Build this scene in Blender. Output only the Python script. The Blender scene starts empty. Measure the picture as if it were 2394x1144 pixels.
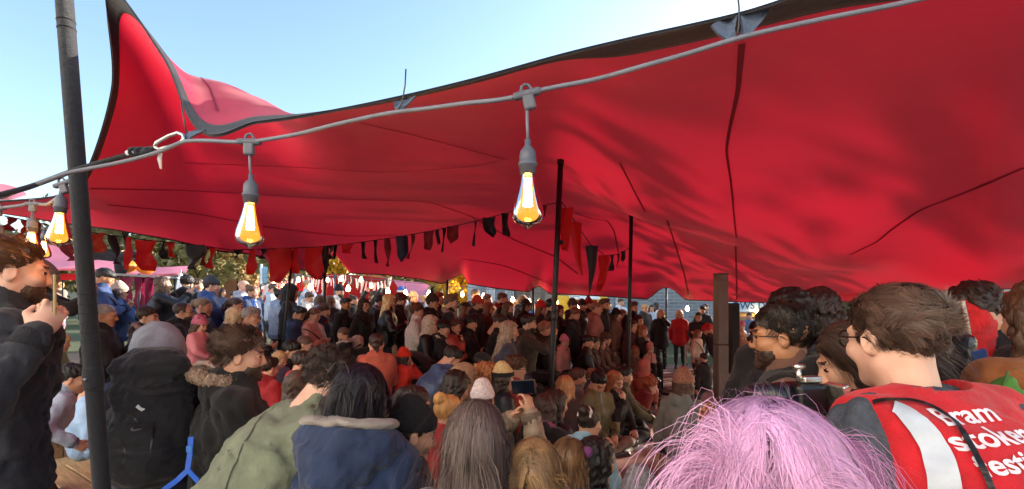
import bpy, bmesh, math, random
import numpy as np
from mathutils import Vector, Matrix
from mathutils.bvhtree import BVHTree

random.seed(7); RNG = np.random.default_rng(7)
scene = bpy.context.scene
COL = scene.collection
F_PX, CX, HY, CAMZ = 1097.0, 1197.0, 705.0, 1.72      # lens in photo pixels, centre column, horizon row, eye height

# ------------------------------------------------------------------ camera
cd = bpy.data.cameras.new('camera'); cam = bpy.data.objects.new('camera', cd); COL.objects.link(cam)
cam.location = (0, 0, CAMZ); cam.rotation_euler = (math.radians(90), 0, 0)
cd.sensor_width = 36; cd.lens = 36 * F_PX / 2394; cd.shift_y = (HY - 572) / 2394
cd.clip_start = 0.05; cd.clip_end = 1500
scene.camera = cam

# ------------------------------------------------------------------ sky and sun
SUN_EL, SUN_AZ = 14.0, 36.0          # elevation; azimuth measured from +X towards +Y
wd = bpy.data.worlds.new('World'); scene.world = wd; wd.use_nodes = True
wn = wd.node_tree; wn.nodes.clear()
wo = wn.nodes.new('ShaderNodeOutputWorld'); wb = wn.nodes.new('ShaderNodeBackground')
sk = wn.nodes.new('ShaderNodeTexSky'); sk.sky_type = 'NISHITA'; sk.sun_disc = False
sk.sun_elevation = math.radians(SUN_EL); sk.sun_rotation = math.radians(90 - SUN_AZ)
sk.air_density = 1.0; sk.dust_density = 1.0; sk.ozone_density = 1.6
wb.inputs['Strength'].default_value = 0.15
wn.links.new(sk.outputs[0], wb.inputs['Color']); wn.links.new(wb.outputs[0], wo.inputs['Surface'])
sl = bpy.data.lights.new('sun', 'SUN'); sun = bpy.data.objects.new('sun', sl); COL.objects.link(sun)
sl.energy = 5.0; sl.angle = math.radians(0.5); sl.color = (1.0, 0.89, 0.76)
sd = Vector((math.cos(math.radians(SUN_AZ)) * math.cos(math.radians(SUN_EL)),
             math.sin(math.radians(SUN_AZ)) * math.cos(math.radians(SUN_EL)), math.sin(math.radians(SUN_EL))))
sun.rotation_euler = sd.to_track_quat('Z', 'Y').to_euler(); sun.location = (12, 8, 14)
vs = scene.view_settings
scene.display_settings.display_device = 'sRGB'
vs.view_transform = 'Standard'; vs.look = 'None'; vs.gamma = 1.0; vs.use_curve_mapping = False
vs.exposure = 1.68
scene.render.engine = 'CYCLES'
cy = scene.cycles
cy.use_denoising = True
try: cy.denoiser = 'OPENIMAGEDENOISE'
except Exception: pass
cy.max_bounces = 8; cy.diffuse_bounces = 4; cy.glossy_bounces = 3; cy.transmission_bounces = 5; cy.transparent_max_bounces = 12
cy.caustics_reflective = False; cy.caustics_refractive = False; cy.sample_clamp_indirect = 6.0
scene.render.film_transparent = False

# ------------------------------------------------------------------ helpers
def W(px, py, d):
    """a place in the world: d metres ahead, in the direction of a photo pixel"""
    return Vector(((px - CX) / F_PX * d, d, CAMZ - (py - HY) / F_PX * d))
def gz(x, y):
    """ground height: a flat show floor, a grassy bank rising on the left"""
    r = min(max((-x - 1.1) * 0.105, 0.0), 0.40)
    r *= min(max((y - 1.2) / 1.6, 0.25), 1.0)
    return r
def srgb(h):
    h = h.lstrip('#'); c = [int(h[i:i+2], 16) / 255 for i in (0, 2, 4)]
    return tuple(v / 12.92 if v <= 0.04045 else ((v + 0.055) / 1.055) ** 2.4 for v in c)

MATS = {}
def mat(kind, col, **kw):
    if isinstance(col, str): col = srgb(col)
    key = (kind, tuple(round(c, 3) for c in col), tuple(sorted(kw.items())))
    if key in MATS: return MATS[key]
    m = bpy.data.materials.new(kind); m.use_nodes = True; MATS[key] = m
    nt = m.node_tree; N = nt.nodes; L = nt.links
    b = N['Principled BSDF']; out = N['Material Output']
    b.inputs['Base Color'].default_value = (*col, 1)
    def noise(scale, detail=3, rough=0.55, coord='Object', stretch=None):
        tc = N.new('ShaderNodeTexCoord'); n = N.new('ShaderNodeTexNoise')
        n.inputs['Scale'].default_value = scale; n.inputs['Detail'].default_value = detail; n.inputs['Roughness'].default_value = rough
        if stretch:
            mp = N.new('ShaderNodeMapping'); mp.inputs['Scale'].default_value = stretch
            L.new(tc.outputs[coord], mp.inputs[0]); L.new(mp.outputs[0], n.inputs['Vector'])
        else: L.new(tc.outputs[coord], n.inputs['Vector'])
        return n
    def vary(n, lo, hi, c=None):
        c = c or col
        r = N.new('ShaderNodeValToRGB'); L.new(n.outputs['Fac'], r.inputs[0])
        r.color_ramp.elements[0].position = 0.3; r.color_ramp.elements[1].position = 0.72
        r.color_ramp.elements[0].color = (*[min(1, v * lo) for v in c], 1); r.color_ramp.elements[1].color = (*[min(1, v * hi) for v in c], 1)
        L.new(r.outputs[0], b.inputs['Base Color']); return r
    def bump(n, strength, dist=0.01):
        bp = N.new('ShaderNodeBump'); bp.inputs['Strength'].default_value = strength; bp.inputs['Distance'].default_value = dist
        L.new(n.outputs['Fac'], bp.inputs['Height']); L.new(bp.outputs[0], b.inputs['Normal']); return bp
    if kind == 'fabric':
        b.inputs['Roughness'].default_value = 0.85
        try: b.inputs['Sheen Weight'].default_value = 0.12; b.inputs['Sheen Roughness'].default_value = 0.5
        except Exception: pass
        vary(noise(9, 4), 0.74, 1.22); n2 = noise(24, 6, 0.7); n3 = noise(420, 1)
        ad = N.new('ShaderNodeMath'); ad.operation = 'MULTIPLY_ADD'; ad.inputs[1].default_value = 0.12; L.new(n3.outputs['Fac'], ad.inputs[0]); L.new(n2.outputs['Fac'], ad.inputs[2])
        bp = N.new('ShaderNodeBump'); bp.inputs['Strength'].default_value = 0.45; bp.inputs['Distance'].default_value = 0.02; L.new(ad.outputs[0], bp.inputs['Height']); L.new(bp.outputs[0], b.inputs['Normal'])
    elif kind == 'knit':
        b.inputs['Roughness'].default_value = 0.95
        vary(noise(60, 3), 0.7, 1.25); bump(noise(150, 2), 0.6, 0.01)
    elif kind == 'puffer':
        b.inputs['Roughness'].default_value = 0.48
        vary(noise(8, 3), 0.85, 1.15); bump(noise(30, 4, 0.6), 0.4, 0.02)
    elif kind == 'leather':
        b.inputs['Roughness'].default_value = 0.36; bump(noise(34, 4, 0.6), 0.4, 0.02)
    elif kind == 'skin':
        b.inputs['Roughness'].default_value = 0.5
        vary(noise(18, 4), 0.9, 1.08)
        try:
            b.inputs['Subsurface Weight'].default_value = 0.12; b.inputs['Subsurface Radius'].default_value = (0.01, 0.004, 0.002)
            b.inputs['Subsurface Scale'].default_value = 0.6
        except Exception: pass
        bump(noise(180, 2), 0.12, 0.004)
    elif kind == 'hair':
        b.inputs['Roughness'].default_value = 0.5
        vary(noise(28, 4, 0.6, stretch=(1, 1, 0.15)), 0.55, 1.5); bump(noise(90, 3, 0.6, stretch=(1, 1, 0.15)), 0.7, 0.01)
    elif kind == 'strand':
        b.inputs['Roughness'].default_value = 0.42
        try: b.inputs['Specular IOR Level'].default_value = 0.35
        except Exception: pass
        at = N.new('ShaderNodeAttribute'); at.attribute_name = 'tone'
        r = N.new('ShaderNodeValToRGB'); L.new(at.outputs['Fac'], r.inputs[0])
        lo, hi = kw.get('lo', 0.55), kw.get('hi', 1.6)
        r.color_ramp.elements[0].color = (*[v * lo for v in col], 1); r.color_ramp.elements[1].color = (*[min(1, v * hi) for v in col], 1)
        L.new(r.outputs[0], b.inputs['Base Color'])
    elif kind == 'metal':
        b.inputs['Metallic'].default_value = kw.get('metal', 0.8); b.inputs['Roughness'].default_value = kw.get('rough', 0.4)
        vary(noise(14, 5), 0.75, 1.15)
    elif kind == 'paint':
        b.inputs['Roughness'].default_value = kw.get('rough', 0.5); vary(noise(6, 6, 0.65), 0.8, 1.12); bump(noise(40, 4), 0.15, 0.004)
    elif kind == 'wood':
        b.inputs['Roughness'].default_value = 0.62
        n = noise(5, 6, 0.6, stretch=(1.2, 12, 12)); vary(n, 0.6, 1.25); bump(n, 0.25, 0.006)
    elif kind == 'bark':
        b.inputs['Roughness'].default_value = 0.9; n = noise(8, 6, 0.7, stretch=(3, 3, 0.5)); vary(n, 0.5, 1.3); bump(n, 0.8, 0.03)
    elif kind == 'leaf':
        b.inputs['Roughness'].default_value = 0.6
        at = N.new('ShaderNodeAttribute'); at.attribute_name = 'tone'
        r = N.new('ShaderNodeValToRGB'); L.new(at.outputs['Fac'], r.inputs[0])
        c2 = kw.get('c2', tuple(v * 1.6 for v in col))
        r.color_ramp.elements[0].color = (*col, 1); r.color_ramp.elements[1].color = (*c2, 1)
        L.new(r.outputs[0], b.inputs['Base Color'])
        tr = N.new('ShaderNodeBsdfTranslucent'); L.new(r.outputs[0], tr.inputs[0])
        mx = N.new('ShaderNodeMixShader'); mx.inputs[0].default_value = 0.55
        L.new(b.outputs[0], mx.inputs[1]); L.new(tr.outputs[0], mx.inputs[2]); L.new(mx.outputs[0], out.inputs[0])
    elif kind == 'canvas':
        b.inputs['Roughness'].default_value = kw.get('rough', 0.55)
        b.inputs['Specular IOR Level'].default_value = kw.get('spec', 0.3)
        try: b.inputs['Sheen Weight'].default_value = kw.get('sheen', 0.0)
        except Exception: pass
        n = noise(2.2, 5, 0.6); vary(n, 0.88, 1.1); bump(noise(260, 2), 0.15, 0.003)
        tr = N.new('ShaderNodeBsdfTranslucent'); tr.inputs[0].default_value = (*kw.get('tc', col), 1)
        mx = N.new('ShaderNodeMixShader'); mx.inputs[0].default_value = kw.get('tr', 0.4)
        L.new(b.outputs[0], mx.inputs[1]); L.new(tr.outputs[0], mx.inputs[2]); L.new(mx.outputs[0], out.inputs[0])
    elif kind == 'glow':
        b.inputs['Base Color'].default_value = (0, 0, 0, 1)
        b.inputs['Emission Color'].default_value = (*col, 1); b.inputs['Emission Strength'].default_value = kw.get('e', 30)
    elif kind == 'bulbglass':
        gl = N.new('ShaderNodeBsdfGlossy'); gl.inputs['Roughness'].default_value = 0.04
        tp = N.new('ShaderNodeBsdfTransparent'); tp.inputs[0].default_value = (*col, 1)
        lw = N.new('ShaderNodeLayerWeight'); lw.inputs[0].default_value = 0.3
        mx = N.new('ShaderNodeMixShader'); L.new(lw.outputs['Fresnel'], mx.inputs[0])
        em = N.new('ShaderNodeEmission'); em.inputs[0].default_value = (1.0, .30, .03, 1); em.inputs[1].default_value = kw.get('g', .30)   # the lit bulb's own amber glow
        ad = N.new('ShaderNodeAddShader'); L.new(tp.outputs[0], ad.inputs[0]); L.new(em.outputs[0], ad.inputs[1])
        L.new(ad.outputs[0], mx.inputs[1]); L.new(gl.outputs[0], mx.inputs[2]); L.new(mx.outputs[0], out.inputs[0])
    elif kind == 'plastic':
        b.inputs['Roughness'].default_value = kw.get('rough', 0.35)
        vary(noise(20, 3), 0.85, 1.1)
    elif kind == 'glass':
        b.inputs['Roughness'].default_value = 0.05; b.inputs['Alpha'].default_value = kw.get('a', 0.2)
    return m

def setmat(o, m):
    o.data.materials.clear() if len(o.data.materials) and o.data.users == 1 else None
    o.data.materials.append(m)
def new_mesh(name, V, Fc, smooth=True):
    me = bpy.data.meshes.new(name)
    V = np.asarray(V, dtype=np.float32).reshape(-1, 3)
    if isinstance(Fc, np.ndarray):
        n, k = Fc.shape
        me.vertices.add(len(V)); me.vertices.foreach_set('co', V.ravel())
        me.loops.add(n * k); me.loops.foreach_set('vertex_index', Fc.astype(np.int32).ravel())
        me.polygons.add(n); me.polygons.foreach_set('loop_start', np.arange(0, n * k, k, dtype=np.int32))
        me.update(calc_edges=True)
    else:
        me.from_pydata(V.tolist(), [], [tuple(f) for f in Fc]); me.update()
    if smooth and len(me.polygons): me.polygons.foreach_set('use_smooth', np.ones(len(me.polygons), dtype=bool))
    return me
def link(name, me, m=None, parent=None, loc=None, rot=None, mw=None):
    o = bpy.data.objects.new(name, me); COL.objects.link(o)
    if m is not None:
        if len(me.materials) == 0: me.materials.append(None)
        if me.materials[0] is None and me.users <= 1: me.materials[0] = m
        else:
            o.material_slots[0].link = 'OBJECT'; o.material_slots[0].material = m
    if parent is not None: o.parent = parent
    if mw is not None: o.matrix_local = mw
    if loc is not None: o.location = loc
    if rot is not None: o.rotation_euler = rot
    return o
def tag(o, label=None, cat=None, group=None, kind=None):
    if label: o['label'] = label
    if cat: o['category'] = cat
    if group: o['group'] = group
    if kind: o['kind'] = kind
    return o
def empty(name, loc=(0, 0, 0), rz=0.0):
    o = bpy.data.objects.new(name, None); COL.objects.link(o); o.location = loc; o.rotation_euler = (0, 0, rz)
    o.empty_display_size = 0.2
    return o

class MB:
    """collects boxes, tubes, sheets and lathes for ONE mesh"""
    def __init__(s): s.V = []; s.F = []
    def add(s, V, Fc):
        o = len(s.V); s.V += [tuple(v) for v in V]; s.F += [tuple(i + o for i in f) for f in Fc]; return s
    def box(s, c, size, rz=0.0, taper=1.0, M=None):
        x, y, z = [v / 2 for v in size]; P = []
        for k, (sx, sy, sz) in enumerate([(-1,-1,-1),(1,-1,-1),(1,1,-1),(-1,1,-1),(-1,-1,1),(1,-1,1),(1,1,1),(-1,1,1)]):
            t = taper if sz > 0 else 1.0
            p = Vector((sx * x * t, sy * y * t, sz * z))
            p = (M @ p) if M is not None else Matrix.Rotation(rz, 3, 'Z') @ p
            P.append(p + Vector(c))
        return s.add(P, [(0,3,2,1),(4,5,6,7),(0,1,5,4),(1,2,6,5),(2,3,7,6),(3,0,4,7)])
    def bbox(s, c, size, bev=0.01, M=None, rz=0.0):
        bm = bmesh.new(); bmesh.ops.create_cube(bm, size=1)
        for v in bm.verts: v.co = Vector((v.co.x * size[0], v.co.y * size[1], v.co.z * size[2]))
        bmesh.ops.bevel(bm, geom=list(bm.edges), offset=min(bev, min(size) * 0.45), segments=2, affect='EDGES', profile=0.5)
        R = M if M is not None else Matrix.Rotation(rz, 3, 'Z')
        bm.verts.index_update()
        V = [R @ v.co + Vector(c) for v in bm.verts]; Fc = [[v.index for v in f.verts] for f in bm.faces]; bm.free()
        return s.add(V, Fc)
    def tube(s, pts, r, n=8, cap=True, r2=None):
        pts = [Vector(p) for p in pts]; m = len(pts); V = []; up = None
        for i, p in enumerate(pts):
            t = (pts[min(i + 1, m - 1)] - pts[max(i - 1, 0)]).normalized()
            if up is None:
                up = t.orthogonal().normalized()
            up = (up - t * up.dot(t)).normalized(); sd_ = t.cross(up)
            rr = r[i] if isinstance(r, (list, tuple)) else (r if r2 is None else r + (r2 - r) * i / (m - 1))
            for k in range(n):
                a = 2 * math.pi * k / n
                V.append(p + (up * math.cos(a) + sd_ * math.sin(a)) * rr)
        Fc = []
        for i in range(m - 1):
            for k in range(n):
                a, b = i * n + k, i * n + (k + 1) % n
                Fc.append((a, b, b + n, a + n))
        if cap: Fc += [tuple(range(n - 1, -1, -1)), tuple(range((m - 1) * n, m * n))]
        return s.add(V, Fc)
    def lathe(s, prof, n=16, c=(0, 0, 0)):
        V = []; m = len(prof)
        for r, z in prof:
            for k in range(n):
                a = 2 * math.pi * k / n; V.append((c[0] + r * math.cos(a), c[1] + r * math.sin(a), c[2] + z))
        Fc = [(i * n + k, i * n + (k + 1) % n, (i + 1) * n + (k + 1) % n, (i + 1) * n + k) for i in range(m - 1) for k in range(n)]
        return s.add(V, Fc)
    def prism(s, poly, z0, z1, M=None):
        n = len(poly); V = [Vector((x, y, z0)) for x, y in poly] + [Vector((x, y, z1)) for x, y in poly]
        if M is not None: V = [M @ v for v in V]
        Fc = [tuple(range(n - 1, -1, -1)), tuple(range(n, 2 * n))] + [(i, (i + 1) % n, n + (i + 1) % n, n + i) for i in range(n)]
        return s.add(V, Fc)
    def build(s, name, m, parent=None, smooth=False, mw=None, loc=None):
        me = bpy.data.meshes.new(name); me.from_pydata([tuple(v) for v in s.V], [], s.F); me.update()
        if smooth: me.polygons.foreach_set('use_smooth', np.ones(len(me.polygons), dtype=bool))
        return link(name, me, m, parent, loc=loc, mw=mw)

def text_mesh(txt, size, ext=0.0, bold=0.0):
    cu = bpy.data.curves.new('lettering', 'FONT'); cu.body = txt; cu.size = size; cu.extrude = ext; cu.offset = bold; cu.align_x = 'CENTER'; cu.resolution_u = 3
    o = bpy.data.objects.new('lettering', cu); COL.objects.link(o)
    dg = bpy.context.evaluated_depsgraph_get()
    me = bpy.data.meshes.new_from_object(o.evaluated_get(dg)); bpy.data.objects.remove(o); bpy.data.curves.remove(cu)
    return me

# ------------------------------------------------------------------ implicit surfaces
class SDF:
    def __init__(s, lo, hi, h):
        s.h = h; s.lo = np.asarray(lo, float); n = np.maximum(((np.asarray(hi, float) - s.lo) / h).astype(int) + 2, 4)
        s.ax = [(s.lo[i] + h * np.arange(n[i])).astype(np.float32) for i in range(3)]
        s.F = np.full(n, 1.0, np.float32)
    def _sl(s, lo, hi):
        r = []
        for i in range(3):
            a = max(int((lo[i] - s.lo[i]) / s.h), 0); b = min(int((hi[i] - s.lo[i]) / s.h) + 2, s.F.shape[i])
            if b <= a: return None
            r.append(slice(a, b))
        return tuple(r)
    def _pts(s, sl):
        return s.ax[0][sl[0]][:, None, None], s.ax[1][sl[1]][None, :, None], s.ax[2][sl[2]][None, None, :]
    def _comb(s, sl, d, k, op):
        F = s.F[sl]
        if op == 'u':
            hh = np.clip(0.5 + 0.5 * (F - d) / k, 0, 1); s.F[sl] = F * (1 - hh) + d * hh - k * hh * (1 - hh)
        else:
            hh = np.clip(0.5 - 0.5 * (F + d) / k, 0, 1); s.F[sl] = F * (1 - hh) - d * hh + k * hh * (1 - hh)
    def cone(s, a, b, ra, rb, k=0.03, lat=None, f=1.0, puff=0, pamp=0.008, op='u'):
        a = np.asarray(a, np.float32); b = np.asarray(b, np.float32); R = max(ra, rb) * max(f, 1) + k + 2 * s.h + 0.01
        sl = s._sl(np.minimum(a, b) - R, np.maximum(a, b) + R)
        if sl is None: return s
        X, Y, Z = s._pts(sl); ba = b - a; L2 = float(ba @ ba) + 1e-9
        px, py, pz = X - a[0], Y - a[1], Z - a[2]
        t = np.clip((px * ba[0] + py * ba[1] + pz * ba[2]) / L2, 0, 1)
        qx, qy, qz = px - t * ba[0], py - t * ba[1], pz - t * ba[2]
        if lat is not None:
            l = np.asarray(lat, np.float32); c = (qx * l[0] + qy * l[1] + qz * l[2]) * (1 - 1 / f)
            qx, qy, qz = qx - l[0] * c, qy - l[1] * c, qz - l[2] * c
        d = np.sqrt(qx * qx + qy * qy + qz * qz) - (ra + (rb - ra) * t)
        if puff: d = d - pamp * (np.abs(np.sin(np.pi * t * puff)) ** 0.6 - 0.5)
        s._comb(sl, d, k, op); return s
    def ell(s, c, r, k=0.02, M=None, op='u'):
        c = np.asarray(c, np.float32); r = np.asarray(r, np.float32); R = float(r.max()) + k + 2 * s.h + 0.01
        sl = s._sl(c - R, c + R)
        if sl is None: return s
        X, Y, Z = s._pts(sl); px, py, pz = X - c[0], Y - c[1], Z - c[2]
        if M is not None:
            M = np.asarray(M, np.float32)    # rows are the ellipsoid's axes
            px, py, pz = M[0,0]*px+M[0,1]*py+M[0,2]*pz, M[1,0]*px+M[1,1]*py+M[1,2]*pz, M[2,0]*px+M[2,1]*py+M[2,2]*pz
        k0 = np.sqrt((px / r[0]) ** 2 + (py / r[1]) ** 2 + (pz / r[2]) ** 2)
        k1 = np.sqrt((px / r[0] ** 2) ** 2 + (py / r[1] ** 2) ** 2 + (pz / r[2] ** 2) ** 2) + 1e-6
        s._comb(sl, k0 * (k0 - 1) / k1, k, op); return s
    def keep(s, fn):
        """cut away where fn(X,Y,Z) > 0"""
        X, Y, Z = s._pts((slice(None),) * 3); s.F = np.maximum(s.F, np.broadcast_to(fn(X, Y, Z), s.F.shape).astype(np.float32)); return s
    def wobble(s, amp, wl, seed=0, st=(1, 1, 1)):
        r = np.random.default_rng(seed); X, Y, Z = s._pts((slice(None),) * 3); tot = 0
        for o in range(3):
            for _ in range(2):
                w = r.normal(size=3); w = w / np.linalg.norm(w) * 2 * np.pi / (wl / (1.7 ** o)); w = w * np.asarray(st)
                w2 = r.normal(size=3); w2 = w2 / np.linalg.norm(w2) * 2 * np.pi / (wl / (1.7 ** o)) * 0.7
                tot = tot + np.sin(X * w[0] + Y * w[1] + Z * w[2] + r.uniform(0, 6)) * np.cos(X * w2[0] + Y * w2[1] + Z * w2[2] + r.uniform(0, 6)) / (1.5 ** o)
        s.F = s.F + (amp * 0.6) * tot.astype(np.float32); return s
    def creases(s, amp, wl, seed=0, st=(1, 1, .6)):
        """narrow folds in cloth"""
        r = np.random.default_rng(seed + 77); X, Y, Z = s._pts((slice(None),) * 3)
        for o in range(2):
            w = r.normal(size=3); w = w / np.linalg.norm(w) * 2 * np.pi / wl * np.asarray(st); w2 = r.normal(size=3); w2 = w2 / np.linalg.norm(w2) * 2 * np.pi / (wl * 2.2); w3 = r.normal(size=3); w3 = w3 / np.linalg.norm(w3) * 2 * np.pi / (wl * 1.4)
            ph = 1.6 * np.sin(X * w2[0] + Y * w2[1] + Z * w2[2] + r.uniform(0, 6)); msk = .5 + .5 * np.sin(X * w3[0] + Y * w3[1] + Z * w3[2] + r.uniform(0, 6))
            n = np.abs(np.sin(X * w[0] + Y * w[1] + Z * w[2] + ph)); s.F = s.F + (amp * ((1 - n) ** 2.2 - .2) * msk).astype(np.float32)
        return s
    def mesh(s):
        F = s.F.copy()
        F[0], F[-1] = 1, 1; F[:, 0], F[:, -1] = 1, 1; F[:, :, 0], F[:, :, -1] = 1, 1
        ins = F < 0
        c = np.zeros(tuple(np.array(F.shape) - 1), np.int16); sh = c.shape
        for i in (0, 1):
            for j in (0, 1):
                for k in (0, 1): c += ins[i:i+sh[0], j:j+sh[1], k:k+sh[2]]
        act = (c > 0) & (c < 8); idx = np.argwhere(act)
        if len(idx) == 0: return np.zeros((0, 3)), np.zeros((0, 4), int)
        vid = np.full(sh, -1, np.int64); vid[act] = np.arange(len(idx))
        P = np.zeros((len(idx), 3)); cnt = np.zeros(len(idx))
        I, J, K = idx.T
        for ax in range(3):
            o1, o2 = [a for a in range(3) if a != ax]
            for u in (0, 1):
                for v in (0, 1):
                    off = np.zeros(3, int); off[o1] = u; off[o2] = v
                    off2 = off.copy(); off2[ax] = 1
                    f0 = F[I + off[0], J + off[1], K + off[2]]; f1 = F[I + off2[0], J + off2[1], K + off2[2]]
                    m = (f0 < 0) != (f1 < 0)
                    t = np.where(m, f0 / np.where(m, f0 - f1, 1), 0)
                    q = np.tile(off.astype(float), (len(idx), 1)); q[:, ax] += t
                    P += q * m[:, None]; cnt += m
        P = (P / cnt[:, None] + idx) * s.h + s.lo
        quads = []
        for ax in range(3):
            o1, o2 = [(1, 2), (2, 0), (0, 1)][ax]
            A = [slice(None)] * 3; B = [slice(None)] * 3
            A[ax] = slice(0, -1); B[ax] = slice(1, None)
            a, b = ins[tuple(A)], ins[tuple(B)]
            for flip, m in ((False, a & ~b), (True, ~a & b)):
                e = np.argwhere(m)
                e = e[(e[:, o1] > 0) & (e[:, o2] > 0) & (e[:, o1] < sh[o1]) & (e[:, o2] < sh[o2])]
                if not len(e): continue
                def g(d1, d2):
                    q = e.copy(); q[:, o1] -= d1; q[:, o2] -= d2; return vid[q[:, 0], q[:, 1], q[:, 2]]
                q4 = np.stack([g(0, 0), g(1, 0), g(1, 1), g(0, 1)], 1)
                if flip: q4 = q4[:, ::-1]
                quads.append(q4)
        Q = np.concatenate(quads); Q = Q[(Q >= 0).all(1)]
        return P, Q
def sdf_bounds(pts, pad): 
    p = np.array(pts, float); return p.min(0) - pad, p.max(0) + pad
# ------------------------------------------------------------------ ground
def ground_material():
    m = bpy.data.materials.new('ground'); m.use_nodes = True; nt = m.node_tree; N = nt.nodes; L = nt.links; b = N['Principled BSDF']
    tc = N.new('ShaderNodeTexCoord')
    n1 = N.new('ShaderNodeTexNoise'); n1.inputs['Scale'].default_value = 0.6; n1.inputs['Detail'].default_value = 8
    n2 = N.new('ShaderNodeTexNoise'); n2.inputs['Scale'].default_value = 22; n2.inputs['Detail'].default_value = 6
    L.new(tc.outputs['Object'], n1.inputs[0]); L.new(tc.outputs['Object'], n2.inputs[0])
    r = N.new('ShaderNodeValToRGB'); L.new(n2.outputs[0], r.inputs[0])
    r.color_ramp.elements[0].color = (0.03, 0.045, 0.014, 1); r.color_ramp.elements[1].color = (0.12, 0.13, 0.045, 1)
    r.color_ramp.elements[0].position = .3; r.color_ramp.elements[1].position = .75
    r2 = N.new('ShaderNodeValToRGB'); L.new(n2.outputs[0], r2.inputs[0])
    r2.color_ramp.elements[0].color = (0.22, 0.16, 0.135, 1); r2.color_ramp.elements[1].color = (0.40, 0.31, 0.27, 1)
    # worn earth and paving near the seats, grass farther out
    sp = N.new('ShaderNodeSeparateXYZ'); L.new(tc.outputs['Object'], sp.inputs[0])
    ma = N.new('ShaderNodeMath'); ma.operation = 'MULTIPLY_ADD'; ma.inputs[1].default_value = -0.16; ma.inputs[2].default_value = 1.35; L.new(sp.outputs['Y'], ma.inputs[0])
    ad = N.new('ShaderNodeMath'); ad.operation = 'MULTIPLY_ADD'; ad.inputs[1].default_value = 1.4; ad.use_clamp = True; L.new(n1.outputs[0], ad.inputs[0]); L.new(ma.outputs[0], ad.inputs[2])
    mx = N.new('ShaderNodeMix'); mx.data_type = 'RGBA'; L.new(ad.outputs[0], mx.inputs['Factor']); L.new(r.outputs[0], mx.inputs['A']); L.new(r2.outputs[0], mx.inputs['B'])
    L.new(mx.outputs['Result'], b.inputs['Base Color']); b.inputs['Roughness'].default_value = 0.95
    bp = N.new('ShaderNodeBump'); bp.inputs['Strength'].default_value = .6; bp.inputs['Distance'].default_value = .03; L.new(n2.outputs[0], bp.inputs['Height']); L.new(bp.outputs[0], b.inputs['Normal'])
    return m
gx = np.concatenate([[-600, -250, -120, -60, -35], np.arange(-20, 20.1, 0.8), [35, 60, 120, 250, 600]])
gy = np.concatenate([[-300, -80, -30, -12], np.arange(-5, 30.1, 0.8), [45, 80, 160, 400, 900]])
GV = [(x, y, gz(x, y)) for y in gy for x in gx]; nx_ = len(gx)
GF = [(j * nx_ + i, j * nx_ + i + 1, (j + 1) * nx_ + i + 1, (j + 1) * nx_ + i) for j in range(len(gy) - 1) for i in range(nx_ - 1)]
ground = link('ground', new_mesh('ground', GV, GF), ground_material()); tag(ground, kind='structure')
# the show floor: a worn red-brown carpet, then a low timber deck
def carpet_material():
    m = mat('fabric', '#96604a').copy(); m.name = 'carpet'; return m
fm = MB(); fm.box((2.55, 4.6, 0.004), (7.3, 8.4, 0.008)); floor = fm.build('floor', carpet_material()); tag(floor, kind='structure')
deck = empty('wooden_deck', (0, 0, 0)); tag(deck, 'low deck of worn reddish planks the far spectators stand on', 'deck')
pl = MB(); pl.bbox((0, 0, 0), (5.6, 0.135, 0.045), 0.006); plm = new_mesh('plank', pl.V, pl.F, False)
pm = [mat('wood', c) for c in ('#7a5038', '#6b452f', '#85593f')]
for i in range(24):
    o = link('plank', plm, pm[i % 3], deck, loc=(4.05 + 0.03 * math.sin(i * 2.1), 8.95 + i * 0.142, 0.03 + 0.002 * (i % 3)))

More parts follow.
